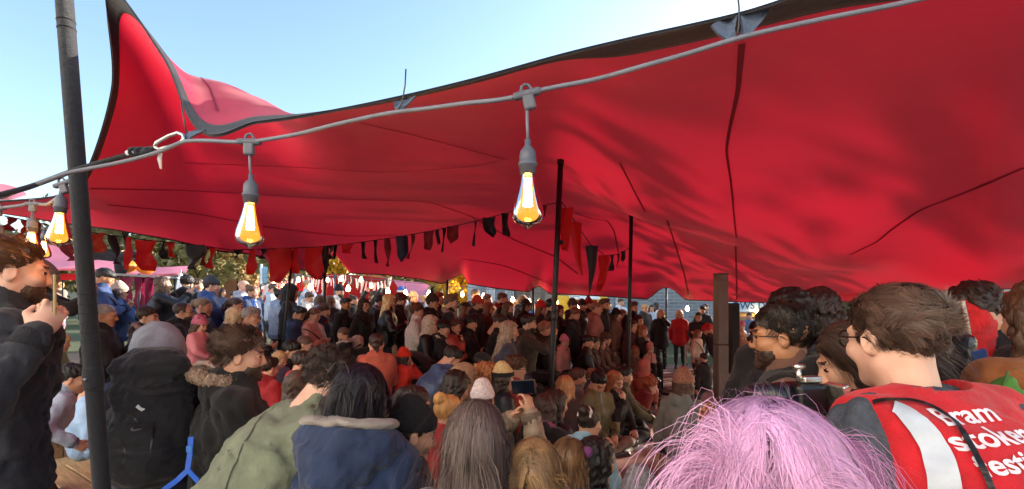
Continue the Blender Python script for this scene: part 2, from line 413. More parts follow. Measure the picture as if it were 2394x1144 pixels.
# ------------------------------------------------------------------ the red stretch tent
RED = (0.50, 0.010, 0.054)
def tent_mat(tr=0.20, col=RED, tc=(0.66, 0.010, 0.035)):
    return mat('canvas', col, tr=tr, tc=tc, rough=0.7, sheen=0.12)
TCOL = [  # near edge -> far edge, (photo column, photo row, metres ahead)
 [(-900,500,3.7),(-800,505,4.6),(-700,520,6.0)],
 [(0,470,3.3),(0,483,4.0),(0,499,5.0)],
 [(150,441,3.1),(148,470,4.0),(130,520,5.2)],
 [(203,398,3.0),(215,432,3.3),(240,475,4.1),(260,537,5.2)],
 [(262,200,2.7),(280,270,2.95),(310,370,3.5),(345,460,4.4),(400,562,5.6)],
 [(250,-28,2.3),(300,60,2.5),(350,180,2.9),(400,320,3.6),(460,450,4.7),(520,590,6.2)],
 [(378,128,1.95),(400,139,2.15),(425,200,2.8),(470,330,3.6),(540,450,4.8),(620,606,6.8)],
 [(463,303,1.42),(490,235,1.85),(520,190,2.2),(520,260,3.0),(560,370,3.9),(620,480,5.3),(715,634,8.0)],
 [(600,287,1.38),(606,254,1.75),(612,229,2.1),(620,290,3.0),(650,400,4.2),(705,505,5.9),(790,640,8.6)],
 [(720,270,1.36),(722,265,1.6),(728,295,2.4),(760,400,4.0),(810,505,6.2),(900,643,9.2)],
 [(900,235,1.31),(905,242,1.6),(920,290,2.6),(960,400,4.5),(1010,520,7.0),(1050,660,10.2)],
 [(1100,188,1.25),(1105,202,1.6),(1130,272,2.6),(1180,380,4.6),(1200,520,7.5),(1150,674,10.6)],
 [(1310,130,1.20),(1310,155,1.6),(1310,260,3.0),(1310,372,5.0),(1325,520,8.0),(1300,689,11.2)],
 [(1475,90,1.15),(1475,300,3.0),(1474,430,4.7),(1472,506,6.0),(1475,494,7.0),(1478,585,9.5),(1500,699,12.0)],
 [(1730,32,1.10),(1725,200,1.95),(1715,400,3.5),(1705,530,5.0),(1700,565,6.2),(1700,585,7.5),(1700,645,9.6),(1700,706,12.0)],
 [(1960,-38,1.03),(1950,200,1.85),(1935,420,3.2),(1930,585,4.6),(1932,622,5.6),(1940,640,7.0),(1950,707,9.2)],
 [(2250,-85,0.99),(2250,200,1.7),(2230,420,2.7),(2220,590,4.0),(2195,690,5.6)],
 [(2420,-115,0.97),(2420,200,1.6),(2420,450,2.5),(2420,600,3.3),(2420,674,4.6)],
 [(3300,-200,0.93),(3300,200,1.5),(3300,450,2.2),(3300,600,3.0),(3300,660,4.2)],
]
FAR = [(-700,520),(0,499),(60,508),(130,520),(260,537),(400,562),(520,590),(575,594),(622,604),(640,640),(668,640),(676,622),(715,634),(726,646),(752,656),(764,618),(778,598),(794,594),(808,604),(818,640),(900,643),(990,655),(1036,665),(1052,655),(1084,640),(1092,664),(1150,674),(1236,684),(1259,668),(1284,688),(1400,693),(1516,701),(1542,678),(1556,671),(1572,676),(1602,702),(1700,706),(1800,709),(1950,707),(2100,705),(2195,690),(2240,683),(2330,677),(2420,674),(3300,660)]
def hermite(t, P, tq):
    t = np.asarray(t, float); P = np.asarray(P, float); n = len(t)
    sl_ = (P[1:] - P[:-1]) / (t[1:] - t[:-1])[:, None]; T = np.zeros_like(P); T[0], T[-1] = sl_[0], sl_[-1]
    if n > 2:
        a = (t[1:-1] - t[:-2])[:, None]; b = (t[2:] - t[1:-1])[:, None]; T[1:-1] = (sl_[:-1] * b + sl_[1:] * a) / (a + b)
    k = np.clip(np.searchsorted(t, tq, side='right') - 1, 0, n - 2); hh = (t[k + 1] - t[k])[:, None]; u = ((tq - t[k]) / (t[k + 1] - t[k]))[:, None]
    return (2*u**3 - 3*u**2 + 1) * P[k] + (u**3 - 2*u**2 + u) * hh * T[k] + (-2*u**3 + 3*u**2) * P[k+1] + (u**3 - u**2) * hh * T[k+1]
NV, SUB = 44, 16
cols = []
for c in TCOL:
    P = np.array([W(*q)[:] for q in c]); t = np.concatenate([[0], np.cumsum(np.linalg.norm(np.diff(P, axis=0), axis=1))]); t /= t[-1]
    cols.append(hermite(t, P, np.linspace(0, 1, NV) ** 1.15))
cols = np.array(cols); NU = (len(TCOL) - 1) * SUB + 1; uq = np.linspace(0, len(TCOL) - 1, NU)
SHEET = np.stack([hermite(np.arange(len(TCOL)), cols[:, j], uq) for j in range(NV)], 1)      # NU x NV x 3
for _ in range(3):                                                                          # relax the inside like stretched cloth
    S = SHEET.copy(); S[1:-1, 1:-1] = 0.5 * SHEET[1:-1, 1:-1] + 0.125 * (SHEET[2:, 1:-1] + SHEET[:-2, 1:-1] + SHEET[1:-1, 2:] + SHEET[1:-1, :-2]); SHEET = S
fx = np.interp(uq, np.arange(len(TCOL)), [c[-1][0] for c in TCOL]); fd = np.interp(uq, np.arange(len(TCOL)), [c[-1][2] for c in TCOL])
fy = np.interp(fx, [p[0] for p in FAR], [p[1] for p in FAR])
delta = np.array([W(a, b, c)[:] for a, b, c in zip(fx, fy, fd)]) - SHEET[:, -1]
wv = np.clip((np.linspace(0, 1, NV) - 0.80) / 0.20, 0, 1) ** 2
SHEET = SHEET + delta[:, None, :] * wv[None, :, None]
def grid_faces(nu, nv): 
    i, j = np.meshgrid(np.arange(nu - 1), np.arange(nv - 1), indexing='ij'); a = (i * nv + j).ravel()
    return np.stack([a, a + nv, a + nv + 1, a + 1], 1)
tent = empty('stretch_tent', (0, 6, 0)); tag(tent, 'huge red stretch tent canopy with black hem roofing the whole crowd', 'tent')
TOFF = Matrix.Translation((0, -6, 0))
canopy = link('canopy', new_mesh('canopy', SHEET.reshape(-1, 3), grid_faces(NU, NV)), tent_mat(), tent, mw=TOFF)
TBVH = BVHTree.FromPolygons([Vector(v) for v in SHEET.reshape(-1, 3)], grid_faces(NU, NV).tolist())
BLK = mat('fabric', '#090c16')
# wide black hem on the near edge
def hem_strip(name, width, rows, rev=False, off=0.004):
    S = SHEET[:, ::-1] if rev else SHEET
    out = []
    for i in range(NU):
        P = S[i]; t = np.concatenate([[0], np.cumsum(np.linalg.norm(np.diff(P, axis=0), axis=1))])
        out.append(np.stack([np.interp(np.linspace(0, width, rows), t, P[:, k]) for k in range(3)], 1))
    G = np.array(out); du = np.gradient(G, axis=0); dv = np.gradient(G, axis=1); nrm = np.cross(du, dv); nrm /= np.linalg.norm(nrm, axis=2)[:, :, None] + 1e-9
    A = (G + nrm * off).reshape(-1, 3); B = (G - nrm * off).reshape(-1, 3); f = grid_faces(NU, rows); n = len(A)
    e = []
    for i in range(NU - 1):
        for j in (0, rows - 1):
            a, b = i * rows + j, (i + 1) * rows + j; e.append((a, b, b + n, a + n))
    return link(name, new_mesh(name, np.concatenate([A, B]), np.concatenate([f, f[:, ::-1] + n, np.array(e)])), BLK, tent, mw=TOFF)
hem_strip('near_hem', 0.15, 6); hem_strip('far_hem', 0.055, 3, True)
# seams
def seam(pts, w=0.012, w2=None):
    P = []
    for i in range(len(pts) - 1):
        for k in range(10):
            u = k / 10; P.append((pts[i][0] * (1 - u) + pts[i+1][0] * u, pts[i][1] * (1 - u) + pts[i+1][1] * u))
    P.append(pts[-1]); Q = []
    P = np.array(P); 
    for _ in range(4): P[1:-1] = 0.5 * P[1:-1] + 0.25 * (P[2:] + P[:-2])
    o = Vector((0, 0, CAMZ)); V = []; Fc = []
    hits = []
    for x, y in P:
        d = (W(x, y, 1.0) - o).normalized(); h = TBVH.ray_cast(o, d)
        if h[0] is not None:
            n = h[1] if h[1].dot(d) < 0 else -h[1]; hits.append((h[0] + n * 0.005, n))
    m = len(hits)
    if m < 3: return
    for i, (p, n) in enumerate(hits):
        t = (hits[min(i + 1, m - 1)][0] - hits[max(i - 1, 0)][0]).normalized(); s_ = t.cross(n).normalized(); ww = w if w2 is None else w + (w2 - w) * i / (m - 1)
        V += [p - s_ * ww / 2, p + s_ * ww / 2]
    for i in range(m - 1): Fc.append((2 * i, 2 * i + 1, 2 * i + 3, 2 * i + 2))
    link('seam', new_mesh('seam', V, Fc), SEAM, tent, mw=TOFF)
SEAM = mat('canvas', (0.27, 0.009, 0.038), tr=0.12, tc=(0.3, 0.008, 0.01), rough=0.7)
for pts, a, b in [
 ([(1734,98),(1726,210),(1706,300),(1698,350),(1710,430),(1718,520),(1722,556)], .020, .016), ([(1720,575),(1722,640),(1723,700)], .03, .03),
 ([(2394,390),(2280,440),(2150,490),(2085,535),(2050,565),(1985,596)], .014, .02), ([(1450,380),(1480,440),(1508,494)], .022, .022), ([(1560,515),(1575,560),(1600,640),(1610,690)], .03, .03),
 ([(430,380),(700,390),(900,403),(1100,390),(1190,370)], .012, .016), ([(210,440),(450,445),(800,465),(1000,470),(1100,505)], .015, .02),
 ([(250,478),(450,497),(620,530),(800,552),(930,550)], .018, .022), ([(840,285),(950,310),(1100,350),(1180,372)], .01, .014),
 ([(1100,505),(1200,560),(1300,600),(1350,640)], .03, .03), ([(1080,605),(1180,620),(1290,665)], .03, .03), ([(440,152),(490,205),(508,262)], .008, .008),
 ([(1345,498),(1385,512),(1420,515),(1436,540),(1446,592)], .024, .024)]: seam(pts, a, b)

# ------------------------------------------------------------------ poles
CH0 = mat('metal', '#8f9298', metal=.8, rough=.35)
def pole(top, bot, r, m, name, label, ribs=False, group=None):
    top, bot = Vector(top), Vector(bot); root = empty(name, bot); tag(root, label, 'pole', group)
    a = top - bot; mb = MB(); mb.tube([Vector((0, 0, 0)), a * .33, a * .66, a], r, 14); mb.build('shaft', m, root, True)
    ft = MB(); ft.lathe([(r * 1.15, 0.0), (r * 2.4, 0.002), (r * 2.4, 0.015), (r * 1.5, 0.03), (r * 1.12, 0.06)], 14); ft.build('foot', m, root, True)
    if ribs:
        rb = MB()
        for k in range(9):
            t = 0.52 + k * 0.012 if k < 7 else 0.93 + (k - 7) * .01
            c = a * t; rb = MB(); rb.tube([c - a.normalized() * .003, c + a.normalized() * .003], r * 1.06, 14)
            rb.build('sleeve_wrinkle', m, root, True)
    jn = MB(); jn.tube([a * .47, a * .475, a * .495, a * .50], [r * 1.05, r * 1.16, r * 1.16, r * 1.05], 14); jn.build('joint_collar', m, root, True); bt = MB(); bt.tube([a * .485 + Vector((0, -r * 1.1, 0)), a * .485 + Vector((0, -r * 1.45, 0))], r * .22, 8); bt.build('bolt', CH0, root, True)
    cp = MB(); cp.tube([a * .985, a * 1.0], r * 1.25, 12); cp.build('pole_cap', m, root, True)
    return root
BLKP = mat('metal', '#12141a', metal=0.2, rough=0.45)
b0 = W(240, 1165, 1.75); t0 = W(146, -60, 1.75); dv = (t0 - b0); k = (gz(b0.x, 1.75) - b0.z) / dv.z; b0 = b0 + dv * k
pole(t0, b0, 0.027, mat('fabric', '#0e1119'), 'tent_pole', 'thick black sleeved pole leaning beside the bearded man holding a phone', True)
pole(W(1311, 374, 5.0), W(1280, 1082, 5.0), 0.030, BLKP, 'tent_pole', 'tall black pole rising to the canopy beside the long-haired woman in grey')
pole(W(1476, 502, 7.0), W(1466, 974, 7.0), 0.028, BLKP, 'tent_pole', 'black pole standing next to the row of seated children')
def to_ground(px, py, d, px2=None):
    p = W(px, py, d); x = W(px2 if px2 else px, py, d).x; return p, Vector((x, d, gz(x, d)))
for px, py, d, px2, lab in [(760, 598, 8.3, 757, 'slim black pole behind the two women with long brown hair'), (1046, 652, 10.1, 1043, 'slim dark pole at the canopy gap before the yellow tree'),
                            (1246, 674, 10.9, 1252, 'slim dark pole at the small canopy gap beside the metal shed'), (1558, 672, 12.05, 1556, 'slim dark pole in the wide canopy gap before the stone wall')]:
    t_, b_ = to_ground(px, py, d, px2); pole(t_, b_, 0.026, BLKP, 'tent_pole', lab)
t_, b_ = to_ground(685, 586, 5.9, 640); pole(t_, b_, 0.016, BLKP, 'tent_pole', 'thin leaning black prop holding up the canopy over the hooded man')
# square steel column
colu = empty('steel_column', (W(1685, 700, 5.2).x, 5.2, 0)); colu.rotation_euler = (0, 0, math.radians(6)); tag(colu, 'square brown-grey steel column standing alone beside the show floor', 'column')
cm = mat('paint', '#5d5048', rough=0.45)
c1 = MB(); c1.bbox((0, 0, 0.62), (.118, .118, 1.24), .006); c1.build('lower_section', cm, colu)
c2 = MB(); c2.bbox((0, 0, 1.249 + .385), (.115, .115, .77), .006); c2.build('upper_section', cm, colu)
c3 = MB(); c3.bbox((0, 0, 2.026), (.122, .122, .012), .003); c3.build('cap', cm, colu)
c3 = MB(); c3.bbox((0, 0, 0.008), (.26, .26, .015), .003); c3.build('base_plate', cm, colu)

# ------------------------------------------------------------------ festoon lights
CAB = mat('plastic', '#6f7480', rough=.5); SOCK = mat('plastic', '#565a66', rough=.45); AMB = mat('bulbglass', (1.0, .80, .46)); FIL = mat('glow', (1.0, .50, .13), e=75); FILS = mat('glow', (1.0, .55, .2), e=22)
def lathe_me(name, prof, n=20): 
    b = MB(); b.lathe(prof, n); return new_mesh(name, b.V, b.F, True)
BULB_ME = lathe_me('bulb', [(0.013, 0.0), (0.015, -.010), (0.019, -.030), (0.0265, -.055), (0.0325, -.076), (0.034, -.087), (0.0325, -.098), (0.026, -.108), (0.013, -.113), (0.006, -.116), (0.003, -.120), (0.0, -.121)], 24)
SOCK_ME = lathe_me('socket', [(0.0, .062), (0.0065, .062), (0.0065, .048), (0.011, .044), (0.0165, .036), (0.018, .026), (0.018, .013), (0.0205, .011), (0.0205, .006), (0.018, .005), (0.017, -.012), (0.0, -.012)], 20)
_f = MB()
for k in range(6):
    a = k * math.pi / 3; x, y = .008 * math.cos(a), .008 * math.sin(a); _f.tube([(x * .5, y * .5, -.012), (x * .95, y * .95, -.072)], .0026, 6)
FIL_ME = new_mesh('filament', _f.V, _f.F, True)
_c = MB(); _c.bbox((0, 0, 0), (.062, .018, .016), .006); _c.bbox((0, 0, -.018), (.026, .016, .034), .005); _c.tube([(-.012, .0, .006), (-.008, 0, .017), (0, 0, .021), (.008, 0, .017), (.012, 0, .006)], .0035, 6)
CON_ME = new_mesh('connector', _c.V, _c.F, False)
def lamp(parent, at, drop, org, sc=1.0, tilt=(0, 0), rz=0, fil=None, con=True):
    at = Vector(at) - Vector(org)
    if con: link('connector', CON_ME, SOCK, parent, mw=Matrix.Translation(at) @ Matrix.Rotation(rz, 4, 'Y') @ Matrix.Scale(sc, 4))
    w = MB(); w.tube([at + Vector((0, 0, -.03 * sc)), at + Vector((tilt[0] * .4, 0, -.03 * sc - drop * .5)), at + Vector((tilt[0], 0, -.03 * sc - drop))], .0032 * sc, 8); w.build('drop_wire', CAB, parent, True)
    s_ = at + Vector((tilt[0], 0, -.03 * sc - drop - .058 * sc)); so = link('socket', SOCK_ME, SOCK, parent, mw=Matrix.Translation(s_) @ Matrix.Rotation(tilt[1], 4, 'Y') @ Matrix.Scale(sc, 4))
    link('glass_bulb', BULB_ME, AMB, so, loc=(0, 0, -.008)); link('filament', FIL_ME, fil or FIL, so, loc=(0, 0, -.008))
def cable(pts, r, m, name, label, cat, parent=None, closed=False):
    P = np.array([p[:] for p in pts]); t = np.concatenate([[0], np.cumsum(np.linalg.norm(np.diff(P, axis=0), axis=1))]); Q = hermite(t, P, np.linspace(0, t[-1], len(pts) * 6))
    if parent is None:
        root = empty(name, P[len(P) // 2]); tag(root, label, cat); org = P[len(P) // 2]
    else: root = parent; org = np.array(parent.location)
    mb = MB(); mb.tube([Vector(q - org) for q in Q], r, 8); mb.build('cable' if parent is None else name, m, root, True); return root, org
main_pts = [W(*p) for p in [(2700,-110,1.0),(2400,-62,1.0),(2100,10,1.02),(1900,50,1.03),(1725,90,1.05),(1600,128,1.07),(1500,156,1.08),(1400,184,1.1),(1262,212,1.12),(1232,220,1.12),(1195,229,1.13),(1080,243,1.17),(1000,254,1.2),(930,262,1.22),(800,288,1.26),(680,317,1.3),(620,327,1.32),(583,332,1.33),(540,332,1.34),(470,329,1.36),(425,333,1.38),(380,352,1.38),(290,378,1.38),(200,396,1.37),(165,403,1.36),(100,425,1.34),(0,462,1.3),(-250,540,1.2)]]
fest, forg = cable(main_pts, .0058, CAB, 'festoon_lights', 'grey festoon cable with three glowing amber bulbs along the near hem', 'lights')
lamp(fest, W(1232, 220, 1.12), .080, forg, 1.12, (.002, 0), math.radians(-14))
lamp(fest, W(583, 332, 1.33), .064, forg, 1.1, (.004, .02), math.radians(2))
lamp(fest, W(146, 430, 1.92), .0, forg, 1.2, (-.008, .06), math.radians(-20))
p2 = [W(*p) for p in [(-120,505,2.0),(0,487,2.0),(40,482,2.0),(78,476,2.0),(110,478,2.0),(135,462,2.0),(158,440,2.0)]]
f2, o2 = cable(p2, .007, CAB, 'festoon_lights', 'second festoon cable with small amber bulbs behind the leaning black pole', 'lights')
lamp(f2, W(76, 477, 2.0), .02, o2, 1.0, (0, 0), 0, FILS); lamp(f2, W(-4, 487, 2.0), .03, o2, 1.0, (0, 0), 0, FILS); lamp(f2, W(104, 520, 3.0), .02, o2, 1.0, (0, 0), 0, FILS, con=False)
# rope, carabiner, ties and tabs
rp, ro = cable([W(*p) for p in [(352,352,1.4),(325,357,1.4),(250,376,1.4),(165,402,1.4),(100,426,1.36),(60,440,1.3),(0,456,1.25),(-250,530,1.1)]], .0075, mat('fabric', '#14151a'), 'guy_rope', 'black guy rope running from the steel snap hook past the leaning pole', 'rope')
kn = MB()
for k in range(3):
    c = W(345 - 13 * k, 352 + 3 * k, 1.4) - Vector(ro); kn.tube([c + Vector((.012 * math.cos(a), .012 * math.sin(a * 1.0 + k), .011 * math.sin(a))) for a in np.linspace(0, 6.0, 10)], .006, 7)
kn.build('knot', mat('fabric', '#1b1c22'), rp, True)
tp = MB(); tp.tube([W(318, 354, 1.399) - Vector(ro), W(298, 360, 1.399) - Vector(ro)], .0092, 10); tp.tube([W(377, 352, 1.395) - Vector(ro), W(373, 372, 1.395) - Vector(ro), W(376, 395, 1.395) - Vector(ro)], [.004, .006, .003], 6); tp.build('tape', mat('plastic', '#c9cdd6', rough=.6), rp, True)
ca = empty('snap_hook', W(395, 335, 1.4)); tag(ca, 'steel snap hook joining the tent hem to the black rope', 'hook')
oc = W(395, 335, 1.4); ring = [W(*p) - oc for p in [(362,344,1.4),(366,334,1.4),(395,318,1.4),(415,311,1.4),(428,316,1.4),(430,326,1.4),(420,336,1.4),(395,344,1.4),(372,350,1.4),(362,344,1.4)]]
cb = MB(); cb.tube(ring, .0055, 8); cb.build('hook_ring', mat('metal', '#c8c8c4', metal=.9, rough=.3), ca, True)
cb = MB(); cb.tube([W(372, 350, 1.397) - oc, W(400, 343, 1.397) - oc], .0065, 8); cb.build('gate', mat('metal', '#aaa9a2', metal=.9, rough=.3), ca, True)
TAB = mat('fabric', '#4f6079')
def tab(name, pts, d, label, tie):
    c = W(*pts[0], d); root = empty(name, c); tag(root, label, 'tie')
    V = [W(x, y, d + (0.03 if i in (1,) else 0)) - c for i, (x, y) in enumerate(pts)]; n = len(V); V2 = [v + Vector((0, .008, 0)) for v in V]
    me = new_mesh('tab', V + V2, [tuple(range(n)), tuple(range(2 * n - 1, n - 1, -1))] + [(i, i + n, (i + 1) % n + n, (i + 1) % n) for i in range(n)], False); link('fabric_tab', me, TAB, root)
    tb = MB(); tb.tube([W(x, y, d - .006) - c for x, y in tie], .0022, 6); tb.build('cable_tie', mat('plastic', '#2b2e36'), root, True)
tab('hem_tie', [(920,238),(945,232),(972,224),(952,245),(932,262),(922,252)], 1.285, 'slate fabric tab and upright cable tie on the hem left of the bright bulb', [(928,262),(940,240),(947,200),(949,162)])
tab('hem_tie', [(1664,58),(1700,38),(1724,36),(1718,70),(1726,92),(1700,92),(1680,78)], 1.10, 'slate tab on the hem above the dark seam, its left half', [(1722,92),(1727,60),(1728,20),(1724,-20)])
tab('hem_tie', [(1732,34),(1770,22),(1806,12),(1785,45),(1762,72),(1738,92),(1738,70)], 1.10, 'slate tab on the hem above the dark seam, its right half', [(1730,92),(1732,80),(1734,62)])
tab('hem_tie', [(426,322),(440,308),(470,300),(478,304),(450,318),(434,330)], 1.40, 'black corner tab and tie where the hem meets the snap hook', [(436,310),(430,280),(424,240)])

# ------------------------------------------------------------------ bunting
def flag_me(w, h, kind, seed):
    r = random.Random(seed); nu, nvv = 5, 9; V = []
    a1, p1, a2 = r.uniform(.02, .07) , r.uniform(0, 6), r.uniform(-.2, .2)
    for j in range(nvv):
        t = j / (nvv - 1)
        if kind == 'tri': ww = 1 - t * .93
        elif kind == 'pent': ww = 1 - .12 * t if t < .7 else (1 - .12 * .7) * (1 - (t - .7) / .3 * .97)
        elif kind == 'strip': ww = 1 - .25 * t
        elif kind == 'cut': ww = 1 - .35 * t
        else: ww = 1 - .2 * t + .06 * math.sin(t * 9 + p1)
        for i in range(nu):
            u = i / (nu - 1) - .5
            x = u * w * ww + a2 * h * t * t + .04 * w * math.sin(7 * t + p1); z = -h * t - (.10 * h * (u + .5) * t if kind == 'cut' else 0)
            y = a1 * math.sin(5 * t + p1 + u * 3) * (t + .2) + .03 * math.sin(u * 6 + p1)
            V.append((x, y, z))
    Fc = [(j * nu + i, j * nu + i + 1, (j + 1) * nu + i + 1, (j + 1) * nu + i) for j in range(nvv - 1) for i in range(nu - 1)]
    return new_mesh('flag', V, Fc)
FC = {'r': mat('canvas', (.42, .012, .02), tr=.45, tc=(.75, .02, .015)), 'k': mat('canvas', (.012, .012, .016), tr=.1, tc=(.02, .02, .02)), 'm': mat('canvas', (.16, .015, .025), tr=.3, tc=(.25, .02, .02)), 'b': mat('canvas', (.012, .02, .045), tr=.15, tc=(.02, .03, .06)), 'o': mat('canvas', (.30, .035, .015), tr=.4, tc=(.5, .05, .02))}
def bunting(pts, flags, label):
    P = [W(*p) for p in pts]; xs = [p[0] for p in pts]; root = empty('bunting', P[0]); tag(root, label, 'bunting')
    Pn = np.array([p[:] for p in P]); mb = MB(); mb.tube([p - P[0] for p in P], .006, 6); mb.build('cord', FC['k'], root, True)
    for i, (px, yb, w, c, kd) in enumerate(flags):
        q = Vector([np.interp(px, xs, Pn[:, k]) for k in range(3)]); d = q.y; ytop = HY - (q.z - CAMZ) / d * F_PX
        hgt = max((yb - ytop) / F_PX * d, .05)
        link('flag', flag_me(w / F_PX * d, hgt, kd, i * 7 + int(px)), FC[c], root, mw=Matrix.Translation(q - P[0] - Vector((0, .01, 0))) @ Matrix.Rotation(random.uniform(-.35, .35), 4, 'Z'))
bunting([(10,505,4.2),(120,528,4.5),(240,548,4.75),(345,562,4.95),(450,572,5.15),(540,585,5.4),(640,582,5.7),(740,578,6.0),(820,570,6.0),(920,556,6.0),(1010,540,6.0),(1110,518,6.0),(1200,494,5.8),(1305,474,5.2)],
 [(30,540,16,'m','strip'),(62,560,14,'o','strip'),(95,575,18,'m','tri'),(150,606,22,'m','cut'),(228,588,50,'o','cut'),(262,618,13,'k','strip'),(300,630,24,'r','strip'),(345,634,52,'r','pent'),(386,606,15,'k','strip'),(402,602,20,'r','tri'),(455,630,56,'k','pent'),(478,622,13,'m','tri'),(500,628,17,'r','tri'),(556,604,20,'k','tri'),(592,642,26,'r','strip'),(618,606,14,'k','tri'),(655,656,54,'r','cut'),(672,602,18,'k','cut'),(692,640,15,'r','strip'),(736,654,46,'r','pent'),(762,640,16,'k','strip'),(776,606,8,'k','strip'),(786,606,8,'k','strip'),(812,592,30,'r','cut'),(851,606,9,'k','strip'),(880,616,10,'k','tri'),(904,624,14,'m','strip'),(941,614,28,'b','pent'),(966,606,9,'m','tri'),(1003,582,24,'m','cut'),(1022,572,10,'k','strip'),(1040,590,10,'k','tri'),(1060,570,28,'m','pent'),(1113,576,6,'k','tri'),(1145,556,32,'k','pent'),(1182,552,18,'k','strip'),(1213,524,24,'m','pent'),(1236,520,6,'m','tri'),(1268,518,24,'m','pent')],
 'long string of ragged red and black flags from the left hem to the tall pole')
bunting([(1312,470,5.0),(1345,520,5.5),(1380,572,6.0),(1415,598,6.4),(1445,595,6.7),(1472,580,7.0)],
 [(1322,580,30,'r','cut'),(1345,645,34,'r','tri'),(1384,690,30,'k','tri'),(1414,682,28,'r','pent'),(1432,634,10,'k','strip'),(1446,626,8,'m','tri'),(1458,612,12,'k','pent')], 'short string of red and black flags between the two black poles')
bunting([(1305,560,5.02),(1316,566,5.0)], [(1309,574,20,'k','pent')], 'single black scrap of cloth tied to the tall pole')
tg = empty('exit_tag', W(1251, 489, 6.5)); tag(tg, 'tiny bright red plastic tag hanging under the canopy by the bulb', 'tag'); b_ = MB(); b_.bbox((0, 0, 0), (.10, .01, .04), .004); b_.build('tag_plate', mat('plastic', '#e01030'), tg); b_ = MB(); b_.tube([(0, 0, .02), (0, 0, .12)], .003, 5); b_.build('cord', FC['k'], tg)
# ------------------------------------------------------------------ trees
def leaf_cloud(n, centres, size, seed, flat=0.75):
    r = np.random.default_rng(seed); C = np.array([c[:3] for c in centres]); R = np.array([c[3] for c in centres])
    k = r.choice(len(C), n, p=R**2 / (R**2).sum()); d = r.normal(size=(n, 3)); d /= np.linalg.norm(d, axis=1)[:, None]
    rad = R[k] * (0.45 + 0.6 * r.random(n) ** 0.6); P = C[k] + d * rad[:, None] * np.array([1, 1, flat])
    a = r.normal(size=(n, 3)); a /= np.linalg.norm(a, axis=1)[:, None]; b = np.cross(a, r.normal(size=(n, 3))); b /= np.linalg.norm(b, axis=1)[:, None]
    s = size * (0.6 + 0.8 * r.random(n))[:, None]; V = np.stack([P - a * s, P - b * s * .55, P + a * s, P + b * s * .55], 1).reshape(-1, 3)
    tone = np.clip(r.normal(.5, .25, n) + (r.random(len(C))[k] - .5) * .6, 0, 1)
    return V, np.arange(4 * n).reshape(n, 4), np.repeat(tone, 4)
def leaf_obj(name, n, centres, size, seed, m, parent):
    V, Fc, tone = leaf_cloud(n, centres, size, seed); me = new_mesh(name, V, Fc, False)
    at = me.attributes.new('tone', 'FLOAT', 'POINT'); at.data.foreach_set('value', tone.astype(np.float32)); return link(name, me, m, parent)
BARK = mat('bark', '#3b322a')
def tree(x, y, h, rad, m, label, seed, n=2200, size=.22, trunk=.14, group=None, base=.3, bare=0):
    r = random.Random(seed); root = empty('tree', (x, y, gz(x, y))); tag(root, label, 'tree', group)
    t = MB(); top = Vector((r.uniform(-.4, .4), r.uniform(-.4, .4), h * .8)); pts = [Vector((0, 0, -.1)), Vector((r.uniform(-.1, .1), 0, h * .25)), top * .6, top]; t.tube(pts, [trunk, trunk * .8, trunk * .5, trunk * .12], 8)
    cs = []; nb = 13
    for i in range(nb):
        f = base + (1 - base) * (i + .5) / nb; a = i * 2.4 + r.uniform(-.4, .4); L = rad * (1.05 - abs(f - .55) * 1.1) * r.uniform(.7, 1.1)
        st = top * min(f * .85, 1) ; en = Vector((math.cos(a) * L, math.sin(a) * L, h * f * .98 + .2 * L))
        t.tube([st, (st + en) / 2 + Vector((0, 0, -.1 * L)), en], [trunk * .35, trunk * .2, trunk * .06], 5)
        cs.append((en.x, en.y, en.z, rad * r.uniform(.3, .5))); q = (st + en) / 2; cs.append((q.x, q.y, q.z + .2, rad * r.uniform(.22, .36)))
        for b in range(bare): 
            e2 = en + Vector((r.uniform(-1, 1), r.uniform(-1, 1), r.uniform(.2, 1.2))) * rad * .35; t.tube([en * .8 + st * .2, e2], [trunk * .12, trunk * .03], 4)
    t.build('trunk', BARK, root, True)
    leaf_obj('crown', n, cs, size, seed, m, root); return root
OLIVE = mat('leaf', (.27, .24, .10), c2=(.60, .53, .28)); BROWN = mat('leaf', (.32, .22, .10), c2=(.64, .48, .26)); YEL = mat('leaf', (.50, .28, .015), c2=(.95, .62, .06)); GRN = mat('leaf', (.10, .13, .05), c2=(.26, .28, .12))
for i, (px, d, h, rad, m, lab, gr) in enumerate([
 (40,30,5.2,2.8,OLIVE,'olive autumn tree beyond the pink canopy','olive trees in the park'), (190,33,6.8,3.0,BROWN,'brown autumn tree with thin leaves over the pink canopy','brown trees in the park'), (300,29,8.5,3.0,OLIVE,'olive autumn tree beyond the black bird ornament','olive trees in the park'),
 (395,34,9.5,3.4,GRN,'dark green tree behind the closed white parasol','green trees in the park'), (470,31,9,3.2,OLIVE,'olive autumn tree behind the man in the grey beanie','olive trees in the park'), (560,36,10,3.6,BROWN,'brown autumn tree in front of the brick house','brown trees in the park'),
 (640,32,9,3.2,OLIVE,'olive autumn tree beside the thin flagpole','olive trees in the park'), (800,24,7.6,2.3,YEL,'bright yellow tree filling the tall canopy gap above the red marquee','yellow trees'), (1064,25,5.2,1.5,YEL,'small golden yellow tree in the canopy gap beside the metal shed','yellow trees'),
 (930,34,8,3.0,OLIVE,'olive tree behind the pink sail','olive trees in the park'), (1010,36,7.5,2.6,BROWN,'brown thin tree between the pink sail and the golden tree','brown trees in the park'), (1225,30,8,2.2,BROWN,'half bare brown tree behind the grey timber wall','brown trees in the park'),
 (2000,26,8,2.8,OLIVE,'olive tree behind the stone wall end','olive trees in the park')]):
    p = W(px, HY, d); tree(p.x, p.y, h, rad, m, lab, 40 + i, 2300 if d > 26 else 3200, .24 if d > 26 else .17, .16, gr, bare=1)
